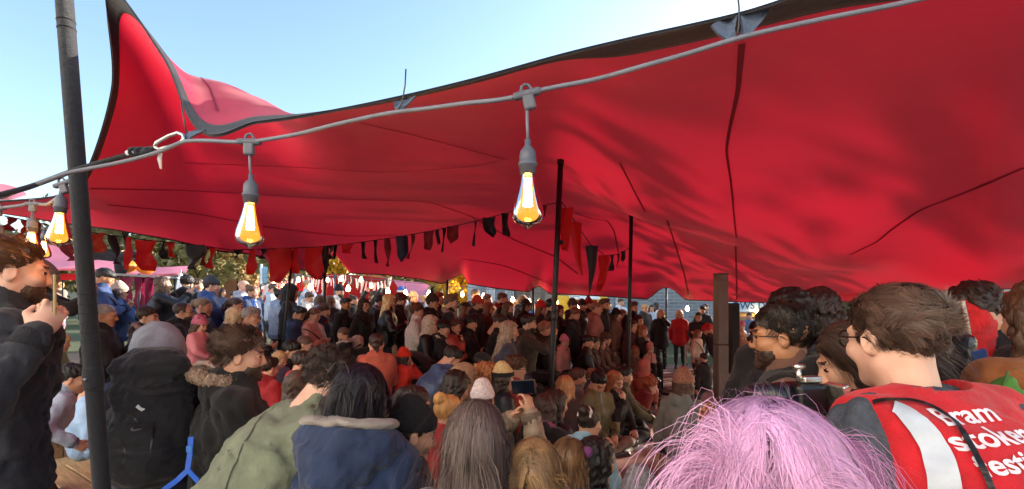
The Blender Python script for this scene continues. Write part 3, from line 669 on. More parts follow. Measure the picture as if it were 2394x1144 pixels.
# tall trees at the side of the site towards the sun: they throw the dapples on the canopy
for i, (x, y, h, rad) in enumerate([(18.5, 11.5, 10.5, 3.0), (17.0, 17.5, 9.5, 2.6), (17, 3.0, 10.5, 2.6), (26, 16, 13, 3.6)]):
    tree(x, y, h, rad, BROWN, 'tall brown tree at the sunny side of the tent, %s' % ['nearest the tent wall', 'behind the stone wall corner', 'close to the dark stall', 'the tallest one'][i], 80 + i, 520, .26, .2, 'trees towards the sun')
# distant wood
V, Fc, tone = leaf_cloud(26000, [(x, 62 + 4 * math.sin(x), 2.6 + 1.6 * math.sin(x * .37) + 1.0 * math.sin(x * 1.3), 3.6) for x in np.arange(-95, 70, 2.2)], .55, 5)
me = new_mesh('distant_wood', V, Fc, False); at = me.attributes.new('tone', 'FLOAT', 'POINT'); at.data.foreach_set('value', tone.astype(np.float32))
dw = link('distant_wood', me, mat('leaf', (.28, .24, .12), c2=(.56, .48, .27))); tag(dw, 'distant belt of brown and olive trees behind the park', 'wood', kind='stuff')

# ------------------------------------------------------------------ houses and walls behind
def house(px0, px1, d, h, label, wc, rc):
    a, b = W(px0, HY, d), W(px1, HY, d); w = b.x - a.x; root = empty('brick_house', ((a.x + b.x) / 2, d, gz(a.x, d) )); tag(root, label, 'house')
    m = MB(); m.box((0, 0, h / 2), (w, 7, h)); m.build('wall', mat('paint', wc, rough=.85), root)
    m = MB(); m.prism([(-w / 2 - .3, h), (w / 2 + .3, h), (0, h + 2.6)], -3.8, 3.8, Matrix(((1, 0, 0), (0, 0, 1), (0, 1, 0)))); rf = m.build('roof', mat('paint', rc, rough=.8), root)
    m = MB(); m.box((w * .3, 0, h + 2.1), (.6, .6, 2.0)); m.build('chimney', mat('paint', wc, rough=.85), rf)
    n = max(2, int(w / 2.2))
    for fl in range(2):
        for i in range(n):
            x = -w / 2 + w * (i + .5) / n; f = MB(); f.box((x, -3.52, 1.5 + fl * 2.7), (1.1, .08, 1.4)); fo = f.build('window', mat('paint', '#d8d4c8'), root)
            g = MB(); g.box((x, -3.57, 1.5 + fl * 2.7), (.9, .03, 1.2)); g.build('pane', mat('plastic', '#222a33', rough=.1), fo)
house(505, 640, 46, 7.5, 'orange brick house glimpsed between the autumn trees', '#b0714a', '#51463f')
house(120, 300, 52, 7, 'pale rendered house far behind the pink canopy', '#b7a690', '#4d4a4a')
def brick_mat(c1, c2, mo, sc):
    m = bpy.data.materials.new('stonework'); m.use_nodes = True; N = m.node_tree.nodes; L = m.node_tree.links; b = N['Principled BSDF']; t = N.new('ShaderNodeTexBrick'); tc = N.new('ShaderNodeTexCoord'); mp = N.new('ShaderNodeMapping'); mp.inputs['Rotation'].default_value = (math.pi / 2, 0, 0)
    L.new(tc.outputs['Object'], mp.inputs[0]); L.new(mp.outputs[0], t.inputs['Vector']); t.inputs['Scale'].default_value = sc; t.inputs['Mortar Size'].default_value = .018; t.inputs['Brick Width'].default_value = .55; t.inputs['Row Height'].default_value = .2
    for k, c in (('Color1', c1), ('Color2', c2), ('Mortar', mo)): t.inputs[k].default_value = (*srgb(c), 1)
    L.new(t.outputs[0], b.inputs['Base Color']); b.inputs['Roughness'].default_value = .9; bp = N.new('ShaderNodeBump'); bp.inputs['Strength'].default_value = .5; bp.inputs['Distance'].default_value = .03; L.new(t.outputs['Fac'], bp.inputs['Height']); bp.invert = True; L.new(bp.outputs[0], b.inputs['Normal']); return m
sw = empty('stone_wall', (7.6, 20, 0)); tag(sw, 'long grey coursed stone wall behind the far spectators', 'wall')
m = MB(); m.box((0, 0, 1.9), (8.0, .5, 3.8)); m.build('masonry', brick_mat('#8a939b', '#767f88', '#a3a8aa', 1.4), sw)
m = MB(); m.bbox((0, 0, 3.86), (8.15, .62, .12), .02); m.build('coping', mat('paint', '#9aa0a2'), sw)
for x in (-3.2, 1.0, 3.6): m = MB(); m.tube([(x, -.29, 0), (x, -.29, 3.7)], .05, 8); m.build('downpipe', mat('metal', '#b9c2c8', metal=.3), sw)
sh = empty('corrugated_shed', (W(1148, HY, 18).x, 18, 0)); tag(sh, 'blue-grey corrugated metal shed beside the golden tree', 'shed')
for i in range(5):
    w_ = .34; xs = -.85 + i * .345; V = []; Fc = []; n = 17
    for j in range(n):
        x = xs + w_ * j / (n - 1); y = -.5 + .03 * math.sin(j * math.pi / 2)
        V += [(x, y, 0), (x, y, 3.9)]
    Fc = [(2 * j, 2 * j + 2, 2 * j + 3, 2 * j + 1) for j in range(n - 1)]
    link('panel', new_mesh('panel', V, Fc), mat('metal', ['#a9bccb', '#8a9fb0', '#bccad4', '#7f909f', '#a6b6c2'][i], metal=.35, rough=.5), sh)
m = MB(); m.box((0, 0, 1.95), (1.72, .86, 3.9)); m.build('frame', mat('paint', '#4d5660'), sh)
tw = empty('timber_wall', (W(1245, HY, 18.6).x, 18.6, 0)); tag(tw, 'grey weathered board wall between the metal shed and the yellow truck', 'wall')
pmm = [mat('wood', c) for c in ('#7e7c76', '#6d6b66', '#8d8b85')]; bd = MB(); bd.bbox((0, 0, 1.9), (.19, .04, 3.8), .006); bme = new_mesh('board', bd.V, bd.F, False)
for i in range(10): link('board', bme, pmm[i % 3], tw, loc=(-.98 + i * .2, .01 * (i % 2), 0))
m = MB(); m.box((0, .06, 2.4), (2.1, .06, .14)); m.build('rail', pmm[1], tw)
# yellow food truck
ft = empty('food_truck', (W(1362, HY, 16).x, 16, 0)); tag(ft, 'yellow food truck with lit serving hatch behind the crowd', 'truck'); yl = mat('paint', '#e8c23a', rough=.4)
m = MB(); m.bbox((0, .6, 1.15), (1.75, 1.4, 1.6), .12); m.build('body', yl, ft); m = MB(); m.bbox((0, -.11, 1.46), (.95, .03, .62), .01); m.build('hatch_opening', mat('paint', '#5b3320'), ft)
m = MB(); m.bbox((0, -.38, 1.86), (1.0, .55, .03), .01, Matrix.Rotation(math.radians(14), 3, 'X')); m.build('awning', mat('paint', '#efe9d6'), ft); m = MB(); m.bbox((0, -.22, 1.12), (1.05, .25, .04), .01); m.build('counter', mat('wood', '#8a6a45'), ft)
m = MB(); m.bbox((.66, -.115, 1.4), (.26, .03, .7), .05); m.build('menu_board', mat('paint', '#f3e25a'), ft)
for x in (-.55, .55):
    w_ = MB(); w_.tube([(x, -.12, .36), (x, .1, .36)], .33, 18); wh = w_.build('tyre', mat('plastic', '#17171a', rough=.8), ft); h_ = MB(); h_.tube([(x, -.135, .36), (x, -.11, .36)], .18, 14); h_.build('rim', mat('metal', '#bbbbbb'), wh)
m = MB(); m.lathe([(.0, .06), (.03, .05), (.045, 0), (.03, -.05), (0, -.06)], 10, (0, -.2, 1.62)); m.build('lamp', FILS, ft)
# stall with blue banner
st = empty('market_stall', (W(1765, HY, 14).x, 14, 0)); tag(st, 'market stall with pale blue lettered banner and wooden counter', 'stall')
m = MB(); m.bbox((0, 0, 1.58), (1.7, .03, .34), .006); bn = m.build('banner', mat('paint', '#a8cbe6'), st)
tm = text_mesh('OWS DIN', .30, .004, .002); tm.transform(Matrix.Translation((-.05, -.022, 1.49)) @ Matrix.Rotation(math.pi / 2, 4, 'X')); link('lettering', tm, mat('paint', '#23395c'), bn)
m = MB(); m.bbox((0, .1, 1.30), (1.7, .05, .1), .01); m.build('fascia', mat('wood', '#b98f5b'), st); m = MB(); m.bbox((0, .05, .5), (1.7, .5, 1.0), .02); m.build('counter', mat('wood', '#8d6f4c'), st)
m = MB(); m.box((0, .9, 1.0), (1.7, .04, 2.0)); m.build('back_panel', mat('wood', '#a3876a'), st)
for x in (-.84, .84): m = MB(); m.bbox((x, .1, .95), (.06, .06, 1.9), .008); m.build('post', mat('wood', '#7c6242'), st)
m = MB(); m.lathe([(0, .07), (.04, .05), (.055, 0), (.04, -.05), (0, -.07)], 10, (.02, -.1, 1.40)); m.build('lamp', FILS, st)
# loudspeaker beside the steel column
ls = empty('loudspeaker', (W(1715, HY, 5.7).x, 5.7, 0)); tag(ls, 'tall black column loudspeaker standing behind the steel column', 'speaker'); bk = mat('plastic', '#101012', rough=.6)
m = MB(); m.bbox((0, 0, 1.27), (.10, .12, .86), .012); m.build('cabinet', bk, ls); m = MB(); m.bbox((0, -.063, 1.27), (.08, .008, .8), .003); m.build('grille', mat('metal', '#1b1b1d', metal=.3, rough=.7), ls); m = MB(); m.tube([(0, 0, 0), (0, 0, .85)], .018, 8); m.build('stand_pole', bk, ls); m = MB(); m.bbox((0, 0, .015), (.36, .36, .03), .01); m.build('base', bk, ls)

# ------------------------------------------------------------------ other canopies on the left
PINK_GLARE = mat('canvas', (.88, .30, .40), tr=.25, tc=(.9, .2, .25), rough=.5)  # red canvas with the pale glare of sunlight put into its colour
def sail(name, top, bot, label, m=PINK_GLARE, posts=()):
    P0 = np.array([W(*p)[:] for p in top]); P1 = np.array([W(*p)[:] for p in bot]); t = np.linspace(0, 1, len(top)); tq = np.linspace(0, 1, 24)
    A, B = hermite(t, P0, tq), hermite(t, P1, tq); n = 10; G = np.array([[A[i] * (1 - j / (n - 1)) + B[i] * j / (n - 1) - np.array([0, 0, .25 * math.sin(math.pi * j / (n - 1)) * np.linalg.norm(A[i] - B[i]) * .3]) for j in range(n)] for i in range(24)])
    c = G.reshape(-1, 3).mean(0); c[2] = gz(c[0], c[1]); root = empty(name, c); tag(root, label, 'canopy'); link('canopy', new_mesh('sail', G.reshape(-1, 3) - c, grid_faces(24, n)), m, root)
    for (px, py, d) in posts:
        p = W(px, py, d); q = MB(); q.tube([Vector((p.x, p.y, gz(p.x, p.y))) - Vector(c), p - Vector(c)], .03, 8); q.build('post', BLKP, root, True)
sail('pink_canopy', [(-160,520,12.5),(60,560,12),(170,586,11.5),(330,628,11)], [(-160,660,9.5),(60,634,9.4),(200,628,9.4),(330,641,9.5)], 'sunlit pink stretch canopy over a stall behind the bearded man', posts=[(62,636,9.4),(325,640,9.5)])
sail('pink_canopy', [(330,626,11.5),(400,624,11.6),(440,622,11.8)], [(330,640,10),(400,640,10.2),(430,634,10.6)], 'small pink canopy tip beside the closed white parasol', posts=[(425,634,10.6)])
sail('pink_canopy', [(905,652,19),(940,657,18.5),(985,661,18),(1004,668,17.5)], [(925,668,15.5),(950,688,15),(985,708,14.5),(1012,712,14.5)], 'large sagging pink sail beside the red marquee', posts=[(1008,706,14.6),(926,668,15.5)])
sail('pink_canopy', [(846,650,24),(872,640,24),(905,650,24)], [(846,658,21),(875,659,21),(912,658,21)], 'pink peaked canopy top showing above the red marquee', posts=[(850,658,21.2)])
sail('pink_canopy', [(-200,420,6.4),(-20,428,6.2),(30,436,6.1),(62,452,6.0)], [(-200,470,5.0),(-20,462,5.2),(30,462,5.4),(60,456,5.8)], 'pink top of the neighbouring canopy above the guy rope', posts=[(-60,458,5.3)])
rm = empty('red_marquee', (W(780, HY, 15).x, 15, gz(-5, 15))); tag(rm, 'deep red marquee wall hung with pale streamers at the back', 'marquee'); o_ = Vector(rm.location)
RW = mat('canvas', (.42, .008, .012), tr=.5, tc=(.8, .02, .015))
def panel(parent, org, pts, name, m, th=.02):
    V = [W(*p) - org for p in pts]; n = len(V); V2 = [v + Vector((0, th, 0)) for v in V]
    return link(name, new_mesh(name, V + V2, [tuple(range(n)), tuple(range(2 * n - 1, n - 1, -1))] + [(i, i + n, (i + 1) % n + n, (i + 1) % n) for i in range(n)], False), m, parent)
for i, (a, b, ya, yb) in enumerate([(612,690,676,652),(690,768,652,640),(768,846,640,644),(846,918,644,652),(918,940,652,690)]): panel(rm, o_, [(a,ya,15),(b,yb,15),(b,728,15),(a,728,15)], 'wall_panel', RW)
for px in (690, 783, 846): q = MB(); p = W(px, 640, 14.9); q.tube([Vector((p.x, p.y, gz(p.x, p.y))) - o_, p - o_], .035, 8); q.build('post', mat('metal', '#6c6a78', metal=.4), rm, True)
sm_ = MB(); sm_.add([(-.02, 0, 0), (.02, 0, 0), (.024, .012, -.16), (.012, -.01, -.32), (-.03, 0, -.33), (-.018, .012, -.16)], [(0, 1, 2, 5), (5, 2, 3, 4)]); sme = new_mesh('streamer', sm_.V, sm_.F)
SC = [mat('fabric', c) for c in ('#e6e0e0', '#c9c2c8', '#3a3438', '#d9a9b4', '#efe9e4')]
def garland(pts, n, label):
    P = np.array([W(*p)[:] for p in pts]); t = np.linspace(0, 1, len(pts)); Q = hermite(t, P, np.linspace(0, 1, n)); root = empty('streamer_garland', Q[0]); tag(root, label, 'garland')
    mb = MB(); mb.tube([Vector(q - Q[0]) for q in Q], .012, 5); mb.build('cord', SC[2], root, True)
    for i, q in enumerate(Q): link('streamer', sme, SC[(i * 7 + i // 3) % 5], root, mw=Matrix.Translation(Vector(q - Q[0])) @ Matrix.Rotation(random.uniform(-1, 1), 4, 'Z') @ Matrix.Rotation(random.uniform(-.25, .25), 4, 'Y') @ Matrix.Diagonal((1.1, 1, random.uniform(.7, 1.25), 1)))
garland([(600,668,13.5),(640,658,13.5),(672,656,13.5),(705,644,13.5),(740,652,13.5),(775,650,13.5),(808,640,13.5)], 34, 'left swag of white and grey streamers before the red marquee')
garland([(808,642,13.5),(840,652,13.5),(872,660,13.5),(895,656,13.5),(915,646,13.5)], 22, 'right swag of white and grey streamers before the red marquee')
garland([(590,676,11),(612,668,11),(632,662,11)], 8, 'short end of white streamers near the bald man')
# far festoon strings
SB_ME = lathe_me('bulb', [(.0, .05), (.018, .045), (.022, .02), (.034, 0), (.045, -.03), (.045, -.055), (.03, -.08), (0, -.09)], 12); SS_ME = lathe_me('socket', [(0, .11), (.018, .11), (.02, .05), (.02, .04), (0, .04)], 8)
def far_string(pts, bulbs, label, d, sc=1.0):
    P = [W(x, y, d) for x, y in pts]; root = empty('festoon_lights', P[0]); tag(root, label, 'lights'); mb = MB(); mb.tube([p - P[0] for p in P], .007, 5); mb.build('cable', SOCK, root, True)
    for px, py in bulbs:
        q = W(px, py, d) - P[0]; so = link('socket', SS_ME, SOCK, root, loc=q, ); so.scale = (sc,) * 3; link('glass_bulb', SB_ME, FILS, so)
        yt = np.interp(px, [p[0] for p in pts], [p[1] for p in pts]); wv_ = W(px, yt, d) - P[0]
        if wv_.z - q.z > .12 * sc: w_ = MB(); w_.tube([wv_, q + Vector((0, 0, .1 * sc))], .004, 4); w_.build('drop_wire', SOCK, root)
far_string([(620,650),(690,650),(765,644),(845,644),(905,652)], [(640,664),(662,668),(698,652),(766,652),(797,650),(844,652),(868,666)], 'festoon lights along the top of the red marquee', 12.8)
far_string([(690,640),(725,648),(812,650),(905,655),(945,660),(1005,664),(1030,668)], [(726,668),(814,672),(907,678),(948,683),(1003,684),(1032,690)], 'festoon of bigger bulbs hanging before the red marquee and pink sail', 10.6, 1.1)
far_string([(1040,672),(1082,670),(1130,676),(1172,678),(1237,684),(1260,686),(1302,690),(1355,694)], [(1081,686),(1130,690),(1172,692),(1199,698),(1222,698),(1237,703),(1259,706),(1301,704),(1354,712)], 'festoon lights before the metal shed and timber wall', 11.8)
far_string([(1500,702),(1560,712),(1607,704),(1640,700)], [(1607,719)], 'festoon cable with one bulb before the stone wall', 12.4, 1.1)
far_string([(1470,706),(1480,704),(1500,702)], [(1476,717)], 'short festoon end with one bulb beside the black pole', 12.4, .8)
# stand with maroon drapes, pumpkins and black bird
ds = empty('display_stand', (W(330, HY, 7.4).x, 7.4, gz(-5, 7.4))); o_ = Vector(ds.location); tag(ds, 'tall stand with maroon cloth strips hanging from its top board', 'stand')
a, b = W(268, 642, 7.4), W(396, 650, 7.4); m = MB(); m.bbox(((a + b) / 2 - o_), ((b - a).length, .5, .04), .01, Matrix.Rotation(math.atan2(-(b.z - a.z), b.x - a.x), 3, 'Y')); m.build('top_board', mat('wood', '#8d8f92'), ds)
for px in (276, 388):
    for y_ in (-.2, .2): p = W(px, 650, 7.4); q = MB(); q.tube([Vector((p.x, p.y + y_, o_.z)) - o_, p + Vector((0, y_, 0)) - o_], .018, 6); q.build('leg', mat('metal', '#6b6d70'), ds, True)
MAR = mat('canvas', (.20, .015, .06), tr=.3, tc=(.35, .02, .08))
for px, w_, h_ in ((300, 36, 62), (325, 16, 80), (342, 22, 95), (362, 34, 98), (384, 20, 60)):
    p = W(px, 648, 7.15); link('drape', flag_me(w_ / F_PX * 7.15, h_ / F_PX * 7.15, 'strip', px), MAR, ds, loc=p - o_)
def pumpkin(p, r, label):
    V = []; n, k = 24, 12
    for j in range(k + 1):
        f = math.pi * j / k
        for i in range(n): a = 2 * math.pi * i / n; rr = r * math.sin(f) * (1 + .07 * math.cos(8 * a)); V.append((rr * math.cos(a), rr * math.sin(a), r * .8 + r * .8 * math.cos(f) * (1 - .12 * math.sin(f))))
    Fc = [(j * n + i, (j + 1) * n + i, (j + 1) * n + (i + 1) % n, j * n + (i + 1) % n) for j in range(k) for i in range(n)]; root = empty('pumpkin', p); tag(root, label, 'pumpkin'); link('flesh', new_mesh('pumpkin', V, Fc), mat('plastic', '#e07a16', rough=.5), root); s_ = MB(); s_.tube([(0, 0, r * 1.5), (.01, 0, r * 1.8), (.03, 0, r * 1.95)], [.02, .014, .012], 6); s_.build('stem', mat('bark', '#5b5a30'), root, True)
pumpkin(W(298, 641.5, 7.4) + Vector((0, 0, .02)), .13, 'round orange pumpkin on the stand below the black bird'); pumpkin(W(341, 645, 7.4) + Vector((0, 0, .02)), .12, 'flattened orange pumpkin on the stand under the big red flag')
cr = empty('bird_ornament', W(286, 640, 7.3)); tag(cr, 'big black bird ornament with spread wing perched over the stand', 'ornament'); kb = mat('fabric', '#1c1e26'); o_ = Vector(cr.location)
s = SDF((-.7, -.25, -.1), (.6, .25, .5), .02); s.ell((-.02, 0, .12), (.09, .08, .17), .04); s.cone((.0, 0, .25), (.16, 0, .30), .07, .06, .05); s.ell((.2, 0, .30), (.07, .06, .06), .03); s.cone((.24, 0, .30), (.34, 0, .27), .03, .008, .02); s.cone((-.04, 0, .0), (-.1, 0, -.06), .06, .02, .03); link('body', new_mesh('bird', *s.mesh()), kb, cr)
wg = MB()
for k in range(9):
    a = math.radians(172 + k * 5); L = .55 - .02 * k; w0 = Vector((.02 - .03 * k, -.06, .27 + .015 * math.sin(k))); e = w0 + Vector((math.cos(a) * L, -.04, math.sin(a) * L * .7 + .03)); nrm = Vector((-math.sin(a), 0, math.cos(a))) * .035; wg.add([w0 - nrm, w0 + nrm, (w0 + e) / 2 + nrm * 1.3 + Vector((0, -.02, .02)), e, (w0 + e) / 2 - nrm * 1.1 + Vector((0, -.02, .02))], [(0, 1, 2, 3, 4)])
wg.build('wing', kb, cr); wg2 = MB(); wg2.add([(-.05, -.05, .3), (.0, -.08, .36), (-.2, -.1, .38), (-.42, -.1, .32), (-.5, -.1, .24), (-.25, -.08, .2), (-.05, -.06, .18)], [tuple(range(7))]); wg2.build('wing_cover', kb, cr)
# closed white parasol, flagpole, banner, board
p = W(422, 638, 9.2); pz = gz(p.x, p.y); pr = empty('closed_parasol', (p.x, p.y, pz)); tag(pr, 'closed white parasol behind the smiling woman with the phone', 'parasol'); H_ = p.z - pz
m = MB(); m.lathe([(.0, H_), (.03, H_ - .02), (.08, H_ - .35), (.13, H_ - .75), (.11, H_ - .82), (.02, H_ - .8)], 12); m.build('canopy', mat('fabric', '#d9e2ea'), pr, True); m = MB(); m.tube([(0, 0, 0), (0, 0, H_ + .06)], .02, 8); m.build('pole', mat('metal', '#d0d0d0'), pr, True)
p = W(611, 618, 18); pz = gz(p.x, p.y); fp = empty('flagpole', (p.x, p.y, pz)); tag(fp, 'thin white flagpole with small pale blue pennant', 'flagpole'); m = MB(); m.tube([(0, 0, 0), (0, 0, p.z - pz)], .05, 8); m.build('pole', mat('paint', '#dfe6ea'), fp, True); link('pennant', flag_me(.25, .7, 'cut', 3), mat('fabric', '#8fb9d4'), fp, loc=(.14, 0, p.z - pz - .1))
p = W(166, 648, 10); bn = empty('red_banner', (p.x, 10, gz(p.x, 10))); tag(bn, 'small bright red banner with white lettering on posts behind the black pole', 'banner'); o_ = Vector(bn.location); m = MB(); m.bbox(p - o_, (.44, .02, .13), .004); m.build('sheet', mat('fabric', '#cf1526'), bn)
for dx in (-.2, .2): m = MB(); m.tube([(dx, .02, 0), Vector((dx, .02, 0)) + Vector((0, 0, p.z - o_.z))], .012, 6); m.build('post', BLKP, bn)
p = W(530, 712, 7.0); sg = empty('sign_board', (p.x, 7.0, gz(p.x, 7.0))); o_ = Vector(sg.location); tag(sg, 'dark blue standing board with pale lettering behind the seated couple', 'sign'); zt = p.z - o_.z; m = MB(); m.bbox((0, 0, zt / 2), (.42, .03, zt), .006); m.build('board', mat('paint', '#27405e'), sg)
for tx, dz in (('nd', .12), ('Sto', .23)):
    tm = text_mesh(tx, .14, .002, .002); tm.transform(Matrix.Translation((-.03, -.019, zt - dz)) @ Matrix.Rotation(math.pi / 2, 4, 'X')); link('lettering', tm, mat('paint', '#cfdce6'), sg)
# dark stall at the right, with a red-edged roof sheet
dk = empty('dark_stall', (3.9, 3.3, 0)); o_ = Vector(dk.location); tag(dk, 'dark tarpaulin stall with a pinkish roof edge behind the camel coat', 'stall'); DK = mat('leather', '#23252d')
G = []
for i in range(22):
    u = i / 21; px = 2150 + 700 * u; d = 3.7 - .55 * u
    for j in range(14):
        v = j / 13; p0 = W(px, 722 - 20 * u, d); x = p0.x; y = p0.y + .05 * math.sin(u * 15 + 2 * v) - .25 * (1 - v); G.append(Vector((x, y, p0.z * v + .06 * math.sin(u * 9) * v)) - o_)
link('tarpaulin_wall', new_mesh('tarp', [g[:] for g in G], grid_faces(22, 14)), DK, dk)
R0 = [];
for i in range(22):
    u = i / 21; px = 2150 + 700 * u; d = 3.7 - .55 * u
    for j in range(6): v = j / 5; p0 = W(px, 722 - 20 * u, d); R0.append(Vector((p0.x, p0.y - .1 + 2.2 * v, p0.z + .02 + .12 * v + .02 * math.sin(u * 11))) - o_)
link('roof_sheet', new_mesh('roof', [g[:] for g in R0], grid_faces(22, 6)), PINK_GLARE, dk)
for x, y in ((-.75, 2.4), (.9, 2.2)): m = MB(); m.tube([(x, y, 0), (x, y, 1.75)], .03, 8); m.build('post', BLKP, dk)
pb = empty('pale_building', (W(2290, HY, 24).x, 24, 0)); tag(pb, 'pale building showing under the canopy edge above the dark stall', 'building'); m = MB(); m.box((0, 2, 1.7), (7, 4, 3.4)); m.build('wall', mat('paint', '#cfc6b4', rough=.8), pb); m = MB(); m.box((0, 2, 3.5), (7.4, 4.4, .2)); m.build('roof', mat('paint', '#6b5f58'), pb)
for x in (-2.4, -.8, .8, 2.4): m = MB(); m.box((x, -.02, 1.9), (.9, .06, 1.1)); w_ = m.build('window', mat('paint', '#e9e6df'), pb); m = MB(); m.box((x, -.06, 1.9), (.75, .03, .95)); m.build('pane', mat('plastic', '#39434c', rough=.1), w_)

# unseen pale houses added behind the camera to bounce sunlight onto the foreground
for i, (x, w_, h__, c) in enumerate([(9.3, 9, 9.0, '#e9e6de'), (0.0, 9, 10.2, '#e6e2d8'), (-9.3, 9, 9.4, '#ece9e3')]):
    hb = empty('terraced_house', (-4.2 + x * .80, -5.6 - x * .60, 0), math.radians(53 - 90)); tag(hb, ['cream terraced house with five windows behind the photographer', 'taller beige terraced house behind the photographer', 'off white end terraced house behind the photographer'][i], 'house'); m = MB(); m.box((0, -3, h__ / 2), (w_, 6, h__)); m.build('wall', mat('paint', c, rough=.85), hb); m = MB(); m.box((0, -3, h__ + .12), (w_ + .3, 6.4, .24)); m.build('roof', mat('paint', '#4a4a50'), hb)
    for fl in range(2):
        for k in range(3):
            if fl == 0 and k == 1: m = MB(); m.bbox((0, .03, 1.05), (1.0, .08, 2.1), .01); dr = m.build('door', mat('paint', '#2d4a3c'), hb); m = MB(); m.bbox((.36, .09, 1.0), (.06, .06, .06), .01); m.build('handle', CAB, dr); continue
            m = MB(); m.box((-2.8 + k * 2.8, .03, 1.6 + fl * 2.7), (1.1, .06, 1.5)); f_ = m.build('window', mat('paint', '#e9e6df'), hb); m = MB(); m.box((-2.8 + k * 2.8, .07, 1.6 + fl * 2.7), (.94, .03, 1.34)); m.build('pane', mat('plastic', '#39434c', rough=.1), f_)
# ------------------------------------------------------------------ people: templates
def v3(*a): return np.array(a, float)
def head_sdf(h, kind='m'):
    s = SDF((-.11, -.14, -.24), (.11, .14, .14), h)
    ch = kind == 'c'
    s.ell((0, -.016, .036), (.076, .096, .083), .02); s.ell((0, .028, -.03), (.061, .062, .076), .03)
    s.cone((0, .050, -.088), (.044, -.008, -.058), .024, .026, .03); s.cone((0, .050, -.088), (-.044, -.008, -.058), .024, .026, .03)
    s.ell((0, .070, -.097), (.021, .018, .017), .02)
    for sx in (-1, 1):
        s.ell((sx * .041, .058, -.026), (.026, .026, .024), .02)
        s.cone((sx * .012, .087, .026), (sx * .046, .070, .024), .010, .009, .014)
        s.ell((sx * .032, .099, .004), (.019, .016, .012), .012, op='s')
        s.ell((sx * .031, .076, .004), (.0155, .0135, .0125), .004)
        s.ell((sx * .078, -.012, -.008), (.010, .021, .032), .008, M=[[math.cos(.35), -sx * math.sin(.35), 0], [sx * math.sin(.35), math.cos(.35), 0], [0, 0, 1]])
        s.ell((sx * .088, -.008, -.004), (.006, .011, .018), .005, op='s')
        s.ell((sx * .011, .094, -.036), (.009, .010, .008), .008)
        s.cone((0, .0905, -.0605), (sx * .020, .080, -.064), .0065, .004, .007); s.cone((0, .089, -.0715), (sx * .018, .080, -.068), .0075, .004, .007)
    s.cone((0, .086, .012), (0, .106 if not ch else .100, -.030), .0085, .0125, .012)
    s.ell((0, .087, -.0655), (.026, .012, .0015), .003, op='s')
    s.cone((0, -.022, -.06), (0, -.040, -.22), .055 if kind != 'f' else .047, .062 if kind != 'f' else .053, .03)
    s.keep(lambda X, Y, Z: -(Z + .225) + 0 * X)
    return s.mesh()
HEADS = {}
def head_tpl(lod, kind):
    key = (lod, kind)
    if key not in HEADS:
        V, Q = head_sdf({0: .006, 1: .0115, 2: .017}[lod], kind); c = V[Q].mean(1); ax = np.abs(c[:, 0]); mi = np.zeros(len(Q), np.int32)
        mi[(ax < .023) & (c[:, 2] > -.079) & (c[:, 2] < -.0555) & (c[:, 1] > .077)] = 1
        mi[(np.abs(ax - .031) < (.0135 if lod == 0 else .010)) & (np.abs(c[:, 2] - .0045) < (.006 if lod == 0 else .0065)) & (c[:, 1] > .074)] = 2
        mi[(np.abs(ax - .033) < .019) & (np.abs(c[:, 2] - .0275) < (.0036 if lod == 0 else .0045)) & (c[:, 1] > .066)] = 3
        if kind == 'c': V = V * np.array([1.02, 1.0, 1.0])
        HEADS[key] = (V, Q, mi)
    return HEADS[key]
HANDS = {}
def hand_tpl(lod, pose):
    key = (lod, pose)
    if key not in HANDS:
        s = SDF((-.09, -.05, -.10), (.07, .20, .05), {0: .0066, 1: .0115, 2: .019}[lod]); curl = {'relax': .45, 'grip': .95, 'flat': .15}[pose]
        s.ell((0, .045, 0), (.041, .050, .0155), .01); s.cone((0, -.04, 0), (0, .02, 0), .026, .028, .02, lat=(1, 0, 0), f=1.15)
        for i, (x, L) in enumerate(((-.030, .072), (-.010, .080), (.011, .074), (.031, .058))):
            p = v3(x, .082 - .004 * abs(i - 1), 0); a = curl * .55 + .05 * i; sp = (x * .9)
            for k, f in enumerate((.45, .32, .23)):
                d = v3(sp * 2.2, math.cos(a), -math.sin(a)); d /= np.linalg.norm(d); q = p + d * L * f; s.cone(p, q, .0092 - .0008 * k, .0086 - .0009 * k, .005); p = q; a += curl * .85
        s.cone((-.028, .012, -.004), (-.056, .045, -.014), .015, .0115, .012); s.cone((-.056, .045, -.014), (-.060 + .012 * curl, .078, -.022 - .01 * curl), .0105, .0085, .005)
        HANDS[key] = s.mesh()
    return HANDS[key]
